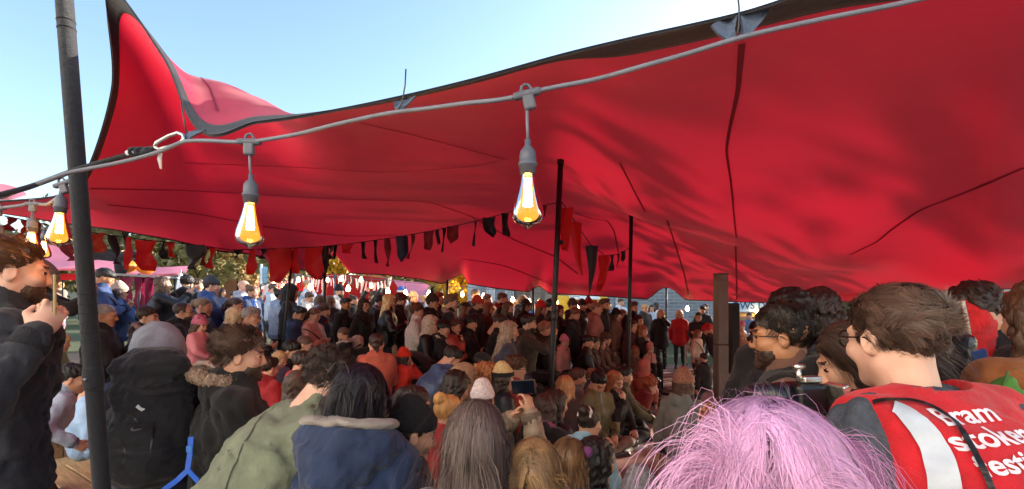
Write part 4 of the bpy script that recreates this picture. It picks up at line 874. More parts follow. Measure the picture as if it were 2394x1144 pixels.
# hair and hats: head-local shapes, shared between people
def HP(lo=(-.16, -.22, -.2), hi=(.16, .17, .24), h=.009): return SDF(lo, hi, h)
def hairline(s, a=.003, b=.75, soft=0): return s.keep(lambda X, Y, Z: (a + b * Y - Z + .007 * np.sin(75 * X + 1) * np.cos(31 * Y) + .005 * np.sin(160 * X + 60 * Y)) * .8)
STYLE = {}
def style_mesh(st, lod=1):
    key = (st, lod)
    if key in STYLE: return STYLE[key]
    h = .009 if lod else .006
    if st == 'short': s = HP(h=h); s.ell((0, -.02, .042), (.084, .106, .091)); s.ell((.012, .035, .098), (.045, .035, .024), .03); s.wobble(.007, .045, 1); hairline(s)
    elif st == 'buzz': s = HP(h=h); s.ell((0, -.018, .038), (.079, .100, .0845)); hairline(s, .006)
    elif st == 'receding': s = HP(h=h); s.ell((0, -.02, .036), (.082, .102, .085)); s.wobble(.003, .04, 2); hairline(s, -.022, .62); s.keep(lambda X, Y, Z: (Y - .03) + 0 * X + 0 * Z)
    elif st == 'quiff': s = HP(h=h); s.ell((0, -.02, .04), (.081, .102, .086)); s.ell((0, .045, .105), (.058, .055, .035), .03); s.wobble(.005, .035, 3); hairline(s)
    elif st == 'fringe': s = HP(h=h); s.ell((0, -.015, .042), (.086, .108, .09)); s.ell((0, .06, .06), (.062, .035, .04), .02); s.wobble(.004, .03, 4); s.keep(lambda X, Y, Z: np.minimum((.003 + .75 * Y - Z) * .8, np.maximum(.032 - Z, .03 - Y)) + 0 * X)
    elif st == 'curly': s = HP(h=h); s.ell((0, -.02, .045), (.098, .115, .102)); s.wobble(.016, .05, 5); hairline(s, -.01, .68)
    elif st == 'mop': s = HP(h=h); s.ell((0, -.018, .04), (.094, .112, .094)); s.ell((0, .055, .055), (.07, .04, .045), .03); s.wobble(.009, .045, 6); s.keep(lambda X, Y, Z: np.minimum((-.03 + .7 * Y - Z) * .8, np.maximum(.03 - Z, .03 - Y)) + 0 * X)
    elif st in ('bob', 'long', 'longw', 'half'):
        s = HP((-.2, -.24, -.46), (.2, .17, .2), h if lod == 0 else .011); s.ell((0, -.018, .04), (.088, .108, .09)); z1 = {'bob': -.11, 'half': -.2, 'long': -.34, 'longw': -.36}[st]
        s.cone((0, -.03, .0), (0, -.065, z1), .082, .075 if st != 'longw' else .10, .04, lat=(1, 0, 0), f=1.18)
        for sx in (-1, 1): s.cone((sx * .075, -.01, 0), (sx * .085, .0, max(z1, -.24)), .03, .026, .03)
        s.wobble(.007 if st != 'longw' else .016, .05, 7, (1.4, 1.4, .5)); s.keep(lambda X, Y, Z: np.where(Z > .055, (.003 + .75 * Y - Z) * .8, Y - .035 - .25 * np.maximum(-Z - .1, 0) - .02 * (np.abs(X) > .06)))
        s.ell((0, .09, -.03), (.060, .075, .10), .01, op='s')
    elif st == 'pony': s = HP((-.14, -.26, -.3), (.14, .17, .2), h); s.ell((0, -.02, .04), (.082, .103, .086)); s.ell((0, -.115, .055), (.03, .03, .03), .02); s.cone((0, -.125, .05), (0, -.165, -.06), .028, .034, .02); s.cone((0, -.165, -.06), (0, -.15, -.2), .034, .012, .02); s.wobble(.004, .04, 8); hairline(s)
    elif st == 'bun': s = HP((-.14, -.22, -.2), (.14, .17, .24), h); s.ell((0, -.02, .04), (.082, .103, .086)); s.ell((0, -.10, .10), (.045, .042, .042), .015); s.wobble(.004, .03, 9); hairline(s)
    elif st == 'lowbun': s = HP((-.14, -.22, -.2), (.14, .17, .24), h); s.ell((0, -.02, .04), (.083, .104, .087)); s.ell((0, -.125, -.02), (.045, .04, .045), .02); s.cone((0, -.12, -.04), (.03, -.13, -.16), .022, .012, .02); s.wobble(.004, .03, 9); hairline(s)
    elif st == 'beanie': s = HP(h=h); s.ell((0, -.016, .045), (.088, .108, .098)); s.ell((0, -.04, .13), (.05, .05, .04), .05); s.wobble(.003, .04, 10); s.keep(lambda X, Y, Z: .030 + .14 * Y - Z + 0 * X)
    elif st == 'brim': s = HP(h=h); s.ell((0, -.016, .045), (.094, .114, .10)); s.keep(lambda X, Y, Z: np.abs(Z - (.048 + .14 * Y)) - .022 + 0 * X)
    elif st == 'pompom': s = HP(h=h); s.ell((0, -.045, .178), (.036, .036, .036)); s.wobble(.012, .02, 11)
    elif st == 'ears': s = HP(h=h); [s.ell((sx * .062, -.01, .135), (.034, .024, .034)) for sx in (-1, 1)]; s.wobble(.004, .02, 12)
    elif st == 'cap': s = HP(h=h); s.ell((0, -.018, .045), (.086, .106, .085)); s.keep(lambda X, Y, Z: .045 - Z + .02 * Y + 0 * X)
    elif st == 'visor': s = HP(h=h); s.ell((0, .115, .050), (.066, .062, .009)); s.keep(lambda X, Y, Z: .06 - Y + 0 * X + 0 * Z)
    elif st == 'hat': s = HP((-.22, -.24, -.05), (.22, .24, .2), h); s.ell((0, -.012, .07), (.09, .105, .085)); s.ell((0, -.01, .05), (.17, .185, .012), .01); s.keep(lambda X, Y, Z: .035 - Z + 0 * X + 0 * Y)
    elif st in ('hood', 'hoodbig'):
        f = 1.0 if st == 'hood' else 1.12; s = HP((-.2, -.24, -.26), (.2, .2, .24), h if lod == 0 else .012); s.ell((0, -.035, .02), (.108 * f, .130 * f, .135 * f)); s.cone((0, -.03, -.08), (0, -.05, -.2), .10, .115, .05, lat=(1, 0, 0), f=1.2)
        s.ell((0, -.015, .015), (.088, .11, .112), .005, op='s'); s.ell((0, .13, -.015), (.076, .11, .108), .012, op='s'); s.keep(lambda X, Y, Z: -(Z + .2) + 0 * X); s.wobble(.005, .07, 13)
    elif st == 'trim': 
        s = HP((-.2, -.2, -.2), (.2, .2, .2), h); 
        for k in range(14): a = 2 * math.pi * k / 14; s.ell((.088 * math.cos(a), .075, -.005 + .12 * math.sin(a)), (.028, .028, .028), .02)
        s.wobble(.012, .025, 14)
    elif st == 'furcollar':
        s = HP((-.2, -.22, -.24), (.2, .2, .0), h)
        for k in range(16): a = 2 * math.pi * k / 16; s.ell((.105 * math.cos(a), -.02 + .10 * math.sin(a), -.135 - .02 * math.sin(a)), (.036, .036, .034), .02)
        s.wobble(.016, .025, 15)
    elif st == 'scarf':
        s = HP((-.2, -.22, -.3), (.2, .2, .0), h)
        for k in range(16): a = 2 * math.pi * k / 16; s.ell((.082 * math.cos(a), -.025 + .085 * math.sin(a), -.145 - .03 * math.sin(a) + .008 * (k % 2)), (.034, .034, .036), .02)
        s.cone((.03, .07, -.17), (.05, .09, -.28), .03, .03, .02, lat=(1, 0, 0), f=1.3); s.wobble(.007, .035, 16)
    elif st == 'beard': s = HP((-.1, -.06, -.16), (.1, .13, .03), .006); s.ell((0, .033, -.062), (.063, .062, .062)); s.cone((0, .055, -.09), (0, .078, -.103), .026, .026, .02); s.wobble(.003, .015, 17); s.keep(lambda X, Y, Z: np.where(np.abs(X) > .05, Z + .01, Z + .048 - .0 * X) + 0 * Y); s.ell((0, .10, -.066), (.021, .03, .008), .006, op='s'); s.keep(lambda X, Y, Z: -.012 - Y + 0 * X + 0 * Z)
    V, Q = s.mesh(); me = new_mesh(st, V, Q); STYLE[key] = me; return me
def glasses_me(sun):
    key = ('glasses', sun)
    if key in STYLE: return STYLE[key]
    m = MB()
    for sx in (-1, 1):
        c = v3(sx * .033, .104, .003); ring = [c + v3(.026 * math.cos(a), -.010 * abs(math.cos(a)) * (1 if sx * math.cos(a) > 0 else 0), .021 * math.sin(a)) for a in np.linspace(0, 2 * math.pi, 15)]
        m.tube(ring, .0026, 5, cap=False); m.tube([c + v3(sx * .026, -.009, .006), (sx * .080, .05, .006), (sx * .084, -.005, .004), (sx * .083, -.02, -.008)], .0022, 5)
        if sun: m.add(ring[:-1], [tuple(range(14))])
    m.tube([(-.009, .106, .006), (.009, .106, .006)], .0024, 5)
    me = new_mesh('glasses', m.V, m.F, True); STYLE[key] = me; return me
SKIN = {'l': '#c99a80', 'p': '#d8ab95', 't': '#b9835f', 'd': '#7a4f38'}
SHOE = lathe_me('x', [(0, 0), (.01, 0)]) and None
def shoe_me():
    if 'shoe' not in STYLE:
        s = SDF((-.08, -.12, -.02), (.08, .22, .14), .014); s.cone((0, -.03, .04), (0, .13, .032), .045, .036, .03, lat=(1, 0, 0), f=1.1); s.cone((0, -.03, .05), (0, -.02, .12), .042, .044, .03); s.keep(lambda X, Y, Z: -Z + 0 * X + 0 * Y); STYLE['shoe'] = new_mesh('shoe', *s.mesh())
    return STYLE['shoe']
def ik(S, T, l1, l2, pole):
    S, T, pole = map(lambda a: np.asarray(a, float), (S, T, pole)); d = T - S; L = np.linalg.norm(d)
    if L > (l1 + l2) * .995: T = S + d / L * (l1 + l2) * .995; d = T - S; L = np.linalg.norm(d)
    u = d / L; a = (l1 * l1 - l2 * l2 + L * L) / (2 * L); hgt = math.sqrt(max(l1 * l1 - a * a, 0)); p = pole - u * (pole @ u); p /= np.linalg.norm(p) + 1e-9
    return S + u * a + p * hgt, T
ARM = {'down': (.26, .05, -.60), 'lap': (.07, .30, -.44), 'fold': (-.03, .22, -.27), 'phone': (.055, .36, .02), 'raise': (.14, .22, .36), 'face': (.03, .16, .02), 'pocket': (.22, .10, -.48), 'front': (.05, .27, -.22), 'knee': (.16, .42, -.40), 'chin': (.02, .17, -.06)}
NPEOPLE = 0; SEATS = []; ZIPM = [mat('metal', '#8f9096'), mat('plastic', '#0c0c0e'), mat('plastic', '#3a3a40')]
def person(p, f, label, pose='stand', s=None, top='#17181c', tk='fabric', leg='#1a1c22', hair=None, hat=None, arms=('down', 'down'), skin='l', lean=4, pitch=8, yaw=0, roll=0, ex=(), kind='m', cat='person', h=None, bulk=None, hood=None, coat=0, group=None, hi=False, phone=None, drop=0.0, collar=True, brow=None, seed=None, nolegs=False, puff=0, name='person', hairobj=True, force=False):
    """p = (photo column, photo row, metres ahead) of the centre of the head; f = where the person faces, degrees from +X"""
    global NPEOPLE; NPEOPLE += 1; seed = seed or NPEOPLE
    bulk = bulk or (1.28 if tk == 'puffer' else 1.18); Hc = np.array(W(*p)[:]); d = p[2]; fr = math.radians(f); fw = v3(math.cos(fr), math.sin(fr), 0); rt = v3(math.sin(fr), -math.cos(fr), 0); Z = v3(0, 0, 1)
    lod = 0 if (hi and d < 2.45) or d < 2.0 else (1 if d < 6.0 else 2)
    if h is None: h = {0: .013}.get(lod, .023 if d < 4.5 else (.029 if d < 8 else .040))
    g0 = gz(Hc[0], Hc[1]); La = math.radians(lean)
    if pose == 'stand' and s is None: s = min(max((Hc[2] - g0) / (1.63 - .75 * (1 - math.cos(La))), .45), 1.18)
    if pose == 'floor' and s is None: s = min(max((Hc[2] - g0 - .10) / (.15 + .58 * math.cos(La)), .5), 1.05)
    if s is None: s = 1.0
    up = math.cos(La) * Z + math.sin(La) * fw; fwt = math.cos(La) * fw - math.sin(La) * Z
    un = up * .55 + Z * .45; un /= np.linalg.norm(un)
    N = Hc - un * ((.148 if kind != 'c' else .140) - .0007 * max(lean - 15, 0)) * s - fw * .018 * s
    sw_ = (.168 if kind == 'm' else .148 if kind == 'f' else .150) * s * (1 if bulk < 1.2 else 1.05)
    P = N - up * .56 * s
    gp = gz(P[0], P[1])
    if pose == 'stand' and P[2] - gp < .3: P[2] = gp + .3
    if pose != 'stand' and P[2] < gp + .11: P = P + Z * (gp + .11 - P[2])
    if pose == 'sit' and not force and P[2] - .118 * s - gp > .60: 
        pose = 'stand'; 
    base = v3(P[0], P[1], gp); root = empty(name, base); tag(root, label, cat, group)
    Sh = {k: N - up * .068 * s + rt * k * sw_ for k in (-1, 1)}
    # legs
    hip, knee, ank, toe = {}, {}, {}, {}
    for k in (-1, 1):
        hip[k] = P + rt * k * .085 * s
        if pose == 'stand':
            a = P + rt * k * .10 * s + fw * .05 * k * s; a = v3(a[0], a[1], gz(a[0], a[1]) + .085 * s); L = P[2] - a[2]; knee[k], ank[k] = ik(hip[k], a, max(.45 * s, L * .53), max(.42 * s, L * .50), fw); toe[k] = fw + rt * k * .25
        elif pose == 'sit':
            knee[k] = P + fw * .43 * s + rt * k * .12 * s; a = knee[k] + fw * .03; ank[k] = v3(a[0], a[1], gz(a[0], a[1]) + .085 * s); toe[k] = fw + rt * k * .2
        elif pose == 'lap':
            knee[k] = P + fw * .34 * s + rt * k * .10 * s; ank[k] = knee[k] + fw * .12 * s - Z * .32 * s; toe[k] = fw
        elif pose == 'floor':
            knee[k] = P + fw * .30 * s + rt * k * .30 * s; knee[k][2] = gp + .14 * s; ank[k] = P + fw * .34 * s - rt * k * .08 * s; ank[k][2] = gp + .07 * s; toe[k] = -rt * k + fw * .3
        else:   # kneel
            knee[k] = P + fw * .32 * s + rt * k * .12 * s; knee[k][2] = gp + .08 * s; ank[k] = P - fw * .05 * s + rt * k * .1 * s; ank[k][2] = gp + .07 * s; toe[k] = -fw
    if pose == 'sit': SEATS.append((P - Z * .118 * s, f, s, gp))
    # arms
    El, Wr = {}, {}; hands = []
    for k, am in ((1, arms[0]), (-1, arms[1])):
        if isinstance(am, str): r_, f_, u_ = ARM[am]; T = N + (rt * k * r_ + fwt * f_ + up * u_) * s
        elif len(am) == 4: T = np.array(W(*am[:3])[:])     # a hand aimed at a place
        else: T = N + (rt * k * am[0] + fwt * am[1] + up * am[2]) * s
        pole_ = rt * k * .7 - Z * .8 - fw * .15
        El[k], Wr[k] = ik(Sh[k], T, .29 * s, .265 * s, pole_)
        hands.append((k, am))
    # body: head, neck, core and both hands in one mesh
    yr = fr - math.pi / 2 + math.radians(yaw)
    HM = Matrix.Translation(Vector(Hc)) @ Matrix.Rotation(yr, 4, 'Z') @ Matrix.Rotation(-math.radians(pitch), 4, 'X') @ Matrix.Rotation(math.radians(roll), 4, 'Y') @ Matrix.Scale(s if kind != 'c' else max(s * 1.12, .74), 4)
    hk = HM.to_scale()[0]
    Vh, Qh, mi = head_tpl(lod, kind); HMn = np.array(HM); VV = [Vh @ HMn[:3, :3].T + HMn[:3, 3]]; QQ = [Qh]; MI = [mi]
    if not hi or True:
        pts = [N, P, El[1], El[-1], Wr[1], Wr[-1], knee[1], knee[-1], ank[1], ank[-1], Hc]
        lo, hi_ = sdf_bounds(pts, .16); c = SDF(lo, hi_, .05)
        c.cone(P, N - up * .1 * s, .08 * s, .08 * s, .04, lat=rt, f=1.3); c.cone(N - up * .1 * s, Hc - un * .06 * s, .05 * s, .045 * s, .04)
        for k in (-1, 1): c.cone(N - up * .1 * s, Sh[k], .05 * s, .045 * s, .04); c.cone(Sh[k], El[k], .042 * s, .036 * s, .03); c.cone(El[k], Wr[k], .036 * s, .03 * s, .03); c.cone(hip[k], knee[k], .06 * s, .05 * s, .04); c.cone(knee[k], ank[k], .045 * s, .036 * s, .03)
        Vc, Qc = c.mesh(); n0 = sum(len(v) for v in VV); VV.append(Vc); QQ.append(Qc + n0); MI.append(np.zeros(len(Qc), np.int32))
    for k, am in hands:
        hp = 'grip' if (am in ('phone', 'face', 'chin') or not isinstance(am, str)) else 'relax'
        if am == 'pocket': continue
        Vd, Qd = hand_tpl(lod, hp); y = Wr[k] - El[k]; y /= np.linalg.norm(y)
        if am in ('face', 'chin'): y = (y + fwt * -.1 + Z * .3); y /= np.linalg.norm(y)
        if isinstance(am, str) and am == 'phone': y = y * .4 + Z * .8 + fw * .2; y /= np.linalg.norm(y)
        pn = -rt * k if (am in ('down', 'phone') or not isinstance(am, str)) else (-Z if am in ('lap', 'knee') else -fw)
        z = -(pn - y * (pn @ y)); z /= np.linalg.norm(z) + 1e-9; x = np.cross(y, z)
        A = np.stack([x, y, z], 1) * s * (1.0 if kind != 'f' else .92); Vm = Vd * (np.array([1, 1, 1]) if k == 1 else np.array([-1, 1, 1]))
        # the thumb side: keep it towards the other hand
        n0 = sum(len(v) for v in VV); VV.append(Vm @ A.T + Wr[k]); QQ.append((Qd if k == 1 else Qd[:, ::-1]) + n0); MI.append(np.zeros(len(Qd), np.int32))
    V = np.concatenate(VV) - base; Q = np.concatenate(QQ); me = new_mesh('body', V, Q)
    hc = hair[1] if hair else '#2a221d'
    for m_ in (mat('skin', SKIN.get(skin, skin)), mat('skin', {'l': '#a8645a', 'p': '#b06a62', 't': '#93564a', 'd': '#5e3530'}.get(skin, '#a8645a')), mat('plastic', '#1b1512', rough=.2), mat('hair', brow or hc)): me.materials.append(m_)
    me.polygons.foreach_set('material_index', np.concatenate(MI)); ob = bpy.data.objects.new('body', me); COL.objects.link(ob); ob.parent = root
    # jacket
    jp = [P, N, El[1], El[-1], Wr[1], Wr[-1], Sh[1], Sh[-1], N + un * .06]; 
    if coat: jp += [P - up * coat + rt * .2, P - up * coat - rt * .2]
    lo, hi_ = sdf_bounds(jp, .2 * s * bulk); j = SDF(lo, hi_, h); b = bulk * s; pf = puff or (tk == 'puffer'); fz = 1.26 if kind == 'm' else 1.2
    j.cone(P + up * .03 * s, N - up * .20 * s, .122 * b, .132 * b, .05, lat=rt, f=fz, puff=6 if pf else 0); j.cone(N - up * .20 * s, N - up * .075 * s, .126 * b, .082 * s, .05, lat=rt, f=1.35)
    if coat: j.cone(P + up * .05 * s, P - Z * coat, .125 * b, .15 * b, .04, lat=rt, f=1.25)
    for k in (-1, 1):
        j.cone(N - up * .05 * s, Sh[k], .058 * b, .060 * b, .05); j.cone(Sh[k], El[k], .064 * b, .052 * b, .035, puff=5 if pf else 0); cuff = Wr[k] + (El[k] - Wr[k]) * .06; j.cone(El[k], cuff, .053 * b, .041 * b, .025, puff=4 if pf else 0)
    if collar: j.cone(N - up * .03 * s, N + un * .048 * s, .084 * s, .076 * s, .03)
    if hood is None and seed % 5 < 3 and tk not in ('leather', 'knit'): hood = 1
    if hood: j.ell(N - fw * .095 * s + Z * .0, np.array([.125, .062, .085]) * s, .04, M=np.stack([rt, fw, Z]))
    j.wobble(.008 * s if not pf else .005 * s, .16, seed, (1.3, 1.3, .8))
    if not pf: j.creases(.013 * s if h < .014 else .020 * s, .11 if h < .014 else .16, seed)
    Vj, Qj = j.mesh(); jm = new_mesh('jacket', Vj - base, Qj); jk = link('jacket', jm, mat(tk, top), root)
    # cuffs, hem band and zip
    tc = srgb(top) if isinstance(top, str) else top; trim = mat('knit', tuple(c * .55 + .004 for c in tc)); zm = ZIPM[seed % 3]
    if d < 10.5:
        for k, am in hands:
            if am == 'pocket': continue
            c1 = Wr[k] + (El[k] - Wr[k]) * .02; c2 = Wr[k] + (El[k] - Wr[k]) * .24; cf = MB(); cf.tube([Vector(c1 - base), Vector((c1 + c2) / 2 - base), Vector(c2 - base)], [.043 * b, .0465 * b, .047 * b], 10); cf.build('cuff', trim, root, True)
        if tk != 'leather' and not coat and pose == 'stand':
            hm = MB(); e1, e2 = .122 * b * fz + .006, .122 * b + .006; V_ = []
            for du, gr_ in ((-.055, -.004), (-.03, .004), (.0, .004), (.02, -.003)):
                for q in range(18): a_ = 2 * math.pi * q / 18; V_.append(tuple(P + up * (.0 + du) * s + rt * (e1 + gr_) * math.cos(a_) + fwt * (e2 + gr_) * math.sin(a_) - base))
            hm.add(V_, [(i * 18 + q, i * 18 + (q + 1) % 18, (i + 1) * 18 + (q + 1) % 18, (i + 1) * 18 + q) for i in range(3) for q in range(18)]); hm.build('hem_band', trim, root, True)
        if tk != 'knit' and seed % 4 and math.cos(fr - math.atan2(Hc[1], Hc[0])) < .35:
            bv = BVHTree.FromPolygons([Vector(v) for v in Vj], Qj.tolist()); zp = []
            for q in range(9):
                o_ = N + up * (.02 - .055 * q) * s; hh = bv.ray_cast(Vector(o_ + fwt * .5), Vector(-fwt))
                if hh[0] is not None: zp.append(hh[0] + Vector(fwt) * .004 - Vector(base))
            if len(zp) > 4:
                zz = MB(); r_ = Vector(rt) * .007; 
                for q in range(len(zp) - 1): zz.add([zp[q] - r_, zp[q] + r_, zp[q+1] + r_, zp[q+1] - r_], [(0, 1, 2, 3)])
                zz.build('zip', zm, root)
    # trousers, shoes
    if not nolegs:
        tp_ = [P, knee[1], knee[-1], ank[1], ank[-1]]; lo, hi_ = sdf_bounds(tp_, .17 * s); t = SDF(lo, hi_, h + .02); t.ell(P, np.array([.155, .115, .115]) * s, .04, M=np.stack([rt, fwt, up]))
        for k in (-1, 1): t.cone(hip[k], knee[k], .083 * s, .064 * s, .04); t.cone(knee[k], ank[k], .064 * s, .050 * s, .03)
        t.wobble(.006, .13, seed + 50); Vt, Qt = t.mesh(); link('trousers', new_mesh('trousers', Vt - base, Qt), mat('fabric', leg), root)
        for k in (-1, 1):
            q = toe[k] / np.linalg.norm(toe[k]); a = math.atan2(q[1], q[0]) - math.pi / 2; loc = Vector(ank[k] - base) - Vector((0, 0, .08 * s)); link('shoe', shoe_me(), mat('leather', ['#1b1a1a', '#3a2c22', '#c9c6c0', '#22252c'][seed % 4]), root, mw=Matrix.Translation(loc) @ Matrix.Rotation(a, 4, 'Z') @ Matrix.Scale(s, 4))
    # head-mounted parts
    HL = Matrix.Translation(-Vector(base)) @ HM
    def onhead(nm, st, m, par=root, X=None): return link(nm, style_mesh(st, 0 if lod == 0 else 1), m, par, mw=HL @ X if X is not None else HL)
    if hair and hairobj: onhead('hair', hair[0], mat('hair', hair[1]), X=Matrix.Translation((0, 0, -.012)) @ Matrix.Diagonal((.93, .93, .88, 1)) if hat and hat[0] in ('beanie', 'pom', 'bear', 'cap', 'hat', 'hood', 'hoodbig') else None)
    if hat:
        st = hat[0]; m_ = mat('knit' if st in ('beanie', 'pom', 'bear') else 'fabric', hat[1])
        if st in ('beanie', 'pom', 'bear'):
            bo = onhead('beanie', 'beanie', m_); br = onhead('brim', 'brim', mat('knit', hat[2] if len(hat) > 2 else hat[1]))
            if st == 'pom': onhead('pompom', 'pompom', mat('knit', hat[3] if len(hat) > 3 else hat[1]))
            if st == 'bear': onhead('hat_ears', 'ears', m_)
        elif st == 'cap': onhead('cap', 'cap', m_); onhead('visor', 'visor', m_)
        elif st == 'hat': onhead('hat', 'hat', m_)
        elif st in ('hood', 'hoodbig'): onhead('hood', st, mat(tk if len(hat) < 3 else 'fabric', hat[1]))
        elif st == 'furhood': onhead('hood', 'hood', m_); onhead('fur_trim', 'trim', mat('hair', '#b9a58c'))
    for e in ex:
        k_, *c_ = e.split(':'); c_ = c_[0] if c_ else None
        if k_ == 'scarf': onhead('scarf', 'scarf', mat('knit', c_))
        elif k_ == 'fur': onhead('fur_collar', 'furcollar', mat('hair', c_))
        elif k_ == 'beard': onhead('beard', 'beard', mat('hair', c_ or hc))
        elif k_ == 'glasses': link('glasses', glasses_me(False), mat('plastic', c_ or '#141414'), root, mw=HL)
        elif k_ == 'sunglasses': link('sunglasses', glasses_me(True), mat('plastic', '#0b0b0d', rough=.15), root, mw=HL)
        elif k_ == 'shades': link('sunglasses', glasses_me(True), mat('plastic', '#0b0b0d', rough=.15), root, mw=HL @ Matrix.Translation((0, -.03, .075)) @ Matrix.Rotation(.5, 4, 'X'))
        elif k_ == 'strap':
            m_ = MB(); c0 = N - up * .30 * s; ring = [c0 + rt * .185 * s * bulk * math.cos(a) + fwt * .155 * s * bulk * math.sin(a) + up * .24 * s * math.cos(a) for a in np.linspace(0, 2 * math.pi, 21)]
            m_.tube([Vector(q - base) for q in ring], .012 * s, 6, cap=False); m_.build('bag_strap', mat('leather', c_ or '#2a1d15'), root, True)
        elif k_ == 'skirt':
            q = SDF(*sdf_bounds([P, knee[1], knee[-1], ank[1] + Z * .1], .25), h + .006); q.cone(P + up * .05, (knee[1] + knee[-1]) / 2 - Z * .15, .125 * s, .19 * s, .03); q.wobble(.012, .12, 3, (1.5, 1.5, .2)); Vq, Qq = q.mesh(); link('skirt', new_mesh('skirt', Vq - base, Qq), mat('fabric', c_), root)
    if phone:
        c = (Wr[1] + Wr[-1]) / 2 + Z * .09 + fw * .02 if arms[0] == 'phone' else Wr[1] + Z * .07
        phone_at(c, f, phone)
    return dict(fwt=fwt, root=root, base=base, HL=HL, HM=HM, N=N, P=P, Sh=Sh, El=El, Wr=Wr, fw=fw, rt=rt, up=up, s=s, jm=jm, jacket=jk, Hc=Hc, hk=hk)
def phone_at(c, f, label, case='#15161a', tilt=0, size=(.075, .009, .155), rot=None):
    ph = empty('phone', c); ph.rotation_euler = rot or (0, math.radians(tilt), math.radians(f - 90)); tag(ph, label, 'phone'); b = MB(); b.bbox((0, 0, 0), size, .004); b.build('case', mat('plastic', case), ph); b = MB(); b.bbox((0, -size[1] / 2 - .0006, 0), (size[0] * .92, .001, size[2] * .93), .0004); b.build('screen', mat('plastic', '#0d1420', rough=.1), ph); b = MB(); b.bbox((-size[0] * .28, size[1] / 2 + .001, size[2] * .38), (.022, .002, .022), .002); b.build('camera_bump', mat('plastic', '#2a2b30'), ph); return ph
# ------------------------------------------------------------------ strand hair for the heads close by
def strands(HL, root, n, m, name='hair', length=(.05, .07), w=.0016, lift=.6, grav=.02, curl=.0, flow=(0, -1, -.3), step=5, seed=1, line=(.003, .75), part=0.0, rad=(.088, .109, .094), cen=(0, -.019, .040), region=None, fly=0.0, hk=1.0, clump=60, jit=.25, fringe=None, taper=.25, thick=None, collide=1.0, vary=.5):
    for o in root.children:
        if o.name.split('.')[0] == 'hair' and not o.get('kind') and not o.get('slim'): o['slim'] = 1; o.matrix_local = HL @ Matrix.Translation((0, .001, -.002)) @ Matrix.Diagonal((.93, .95, .95, 1))
    r = np.random.default_rng(seed); rad = np.array(rad); cen = np.array(cen); u = r.normal(size=(n * 4, 3)); u /= np.linalg.norm(u, axis=1)[:, None]; p = u * rad * .97 + cen
    ok = p[:, 2] > line[0] + line[1] * p[:, 1]
    if region is not None: ok &= region(p)
    p = p[ok][:n]; u = u[ok][:n]; n = len(p); nr = u / rad; nr /= np.linalg.norm(nr, axis=1)[:, None]
    fl = np.tile(np.array(flow, float), (n, 1))
    if part: fl[:, 0] += np.sign(p[:, 0] - .01) * part
    if fringe is not None: fm_ = (p[:, 1] > fringe[0]); fl[fm_] = np.array(fringe[1])
    ctr = p[r.integers(0, n, clump)]; cl = ((p[:, None, :] - ctr[None]) ** 2).sum(2).argmin(1); cj = r.normal(size=(clump, 3)) * jit; tone_c = r.random(clump)
    fl = fl + cj[cl] + r.normal(size=(n, 3)) * jit * .22; fl -= nr * (fl * nr).sum(1)[:, None]; fl /= np.linalg.norm(fl, axis=1)[:, None] + 1e-9
    dvec = fl + nr * lift * r.uniform(.6, 1.3, n)[:, None]; dvec /= np.linalg.norm(dvec, axis=1)[:, None]
    L = r.uniform(length[0], length[1], n) * (1 - vary * .5 + vary * r.random(n)); fy_ = r.random(n) < fly; L[fy_] *= 1.15
    ph = r.uniform(0, 6.28, n); ax = r.normal(size=(clump, 3))[cl] + r.normal(size=(n, 3)) * .15; ph = r.uniform(0, 6.28, clump)[cl] + r.normal(0, .25, n); ax /= np.linalg.norm(ax, axis=1)[:, None]
    P = [p]; q = p.copy()
    for k in range(step):
        g = np.where(fy_, grav * .35, grav) * (1 + k * .25); dvec = dvec + np.array([0, 0, -1]) * g[:, None] * 3 + curl * (np.cross(ax, dvec) * np.cos(ph + k * 1.3)[:, None]) + r.normal(size=(n, 3)) * np.where(fy_, .16, .03)[:, None]
        dvec /= np.linalg.norm(dvec, axis=1)[:, None]; q = q + dvec * (L / step)[:, None]
        e = (q - cen) / (rad * 1.01 * collide); el = np.linalg.norm(e, axis=1); inside = el < 1; q[inside] = cen + e[inside] / el[inside][:, None] * rad * 1.015 * collide
        P.append(q.copy())
    P = np.stack(P, 1); P = P - (p - ctr[cl])[:, None, :] * (.55 * np.linspace(0, 1, step + 1) ** 1.5)[None, :, None] * np.where(fy_, .2, 1)[:, None, None]; T = np.gradient(P, axis=1); ref = np.where(r.random(n)[:, None] < .85, nr, r.normal(size=(n, 3))); S = np.cross(T, ref[:, None, :]); S /= np.linalg.norm(S, axis=2)[:, :, None] + 1e-9
    ww = w * (1 - (1 - taper) * np.linspace(0, 1, step + 1) ** 2)[None, :, None] * np.where(fy_, .35, 1.0)[:, None, None] * r.uniform(.6, 1.4, n)[:, None, None]
    V = np.stack([P - S * ww, P + S * ww], 2).reshape(-1, 3); m2 = (step + 1) * 2; k_ = np.arange(step); f0 = np.stack([2 * k_, 2 * k_ + 1, 2 * k_ + 3, 2 * k_ + 2], 1); Fc = (f0[None] + (np.arange(n) * m2)[:, None, None]).reshape(-1, 4)
    me = new_mesh(name, V, Fc); tn = np.clip(.5 + (tone_c[cl] - .5) * .7 + r.normal(0, .16, n), 0, 1); at = me.attributes.new('tone', 'FLOAT', 'POINT'); at.data.foreach_set('value', np.repeat(tn, m2).astype(np.float32))
    o = link(name, me, m, root, mw=HL); o['kind'] = 'stuff'; return o
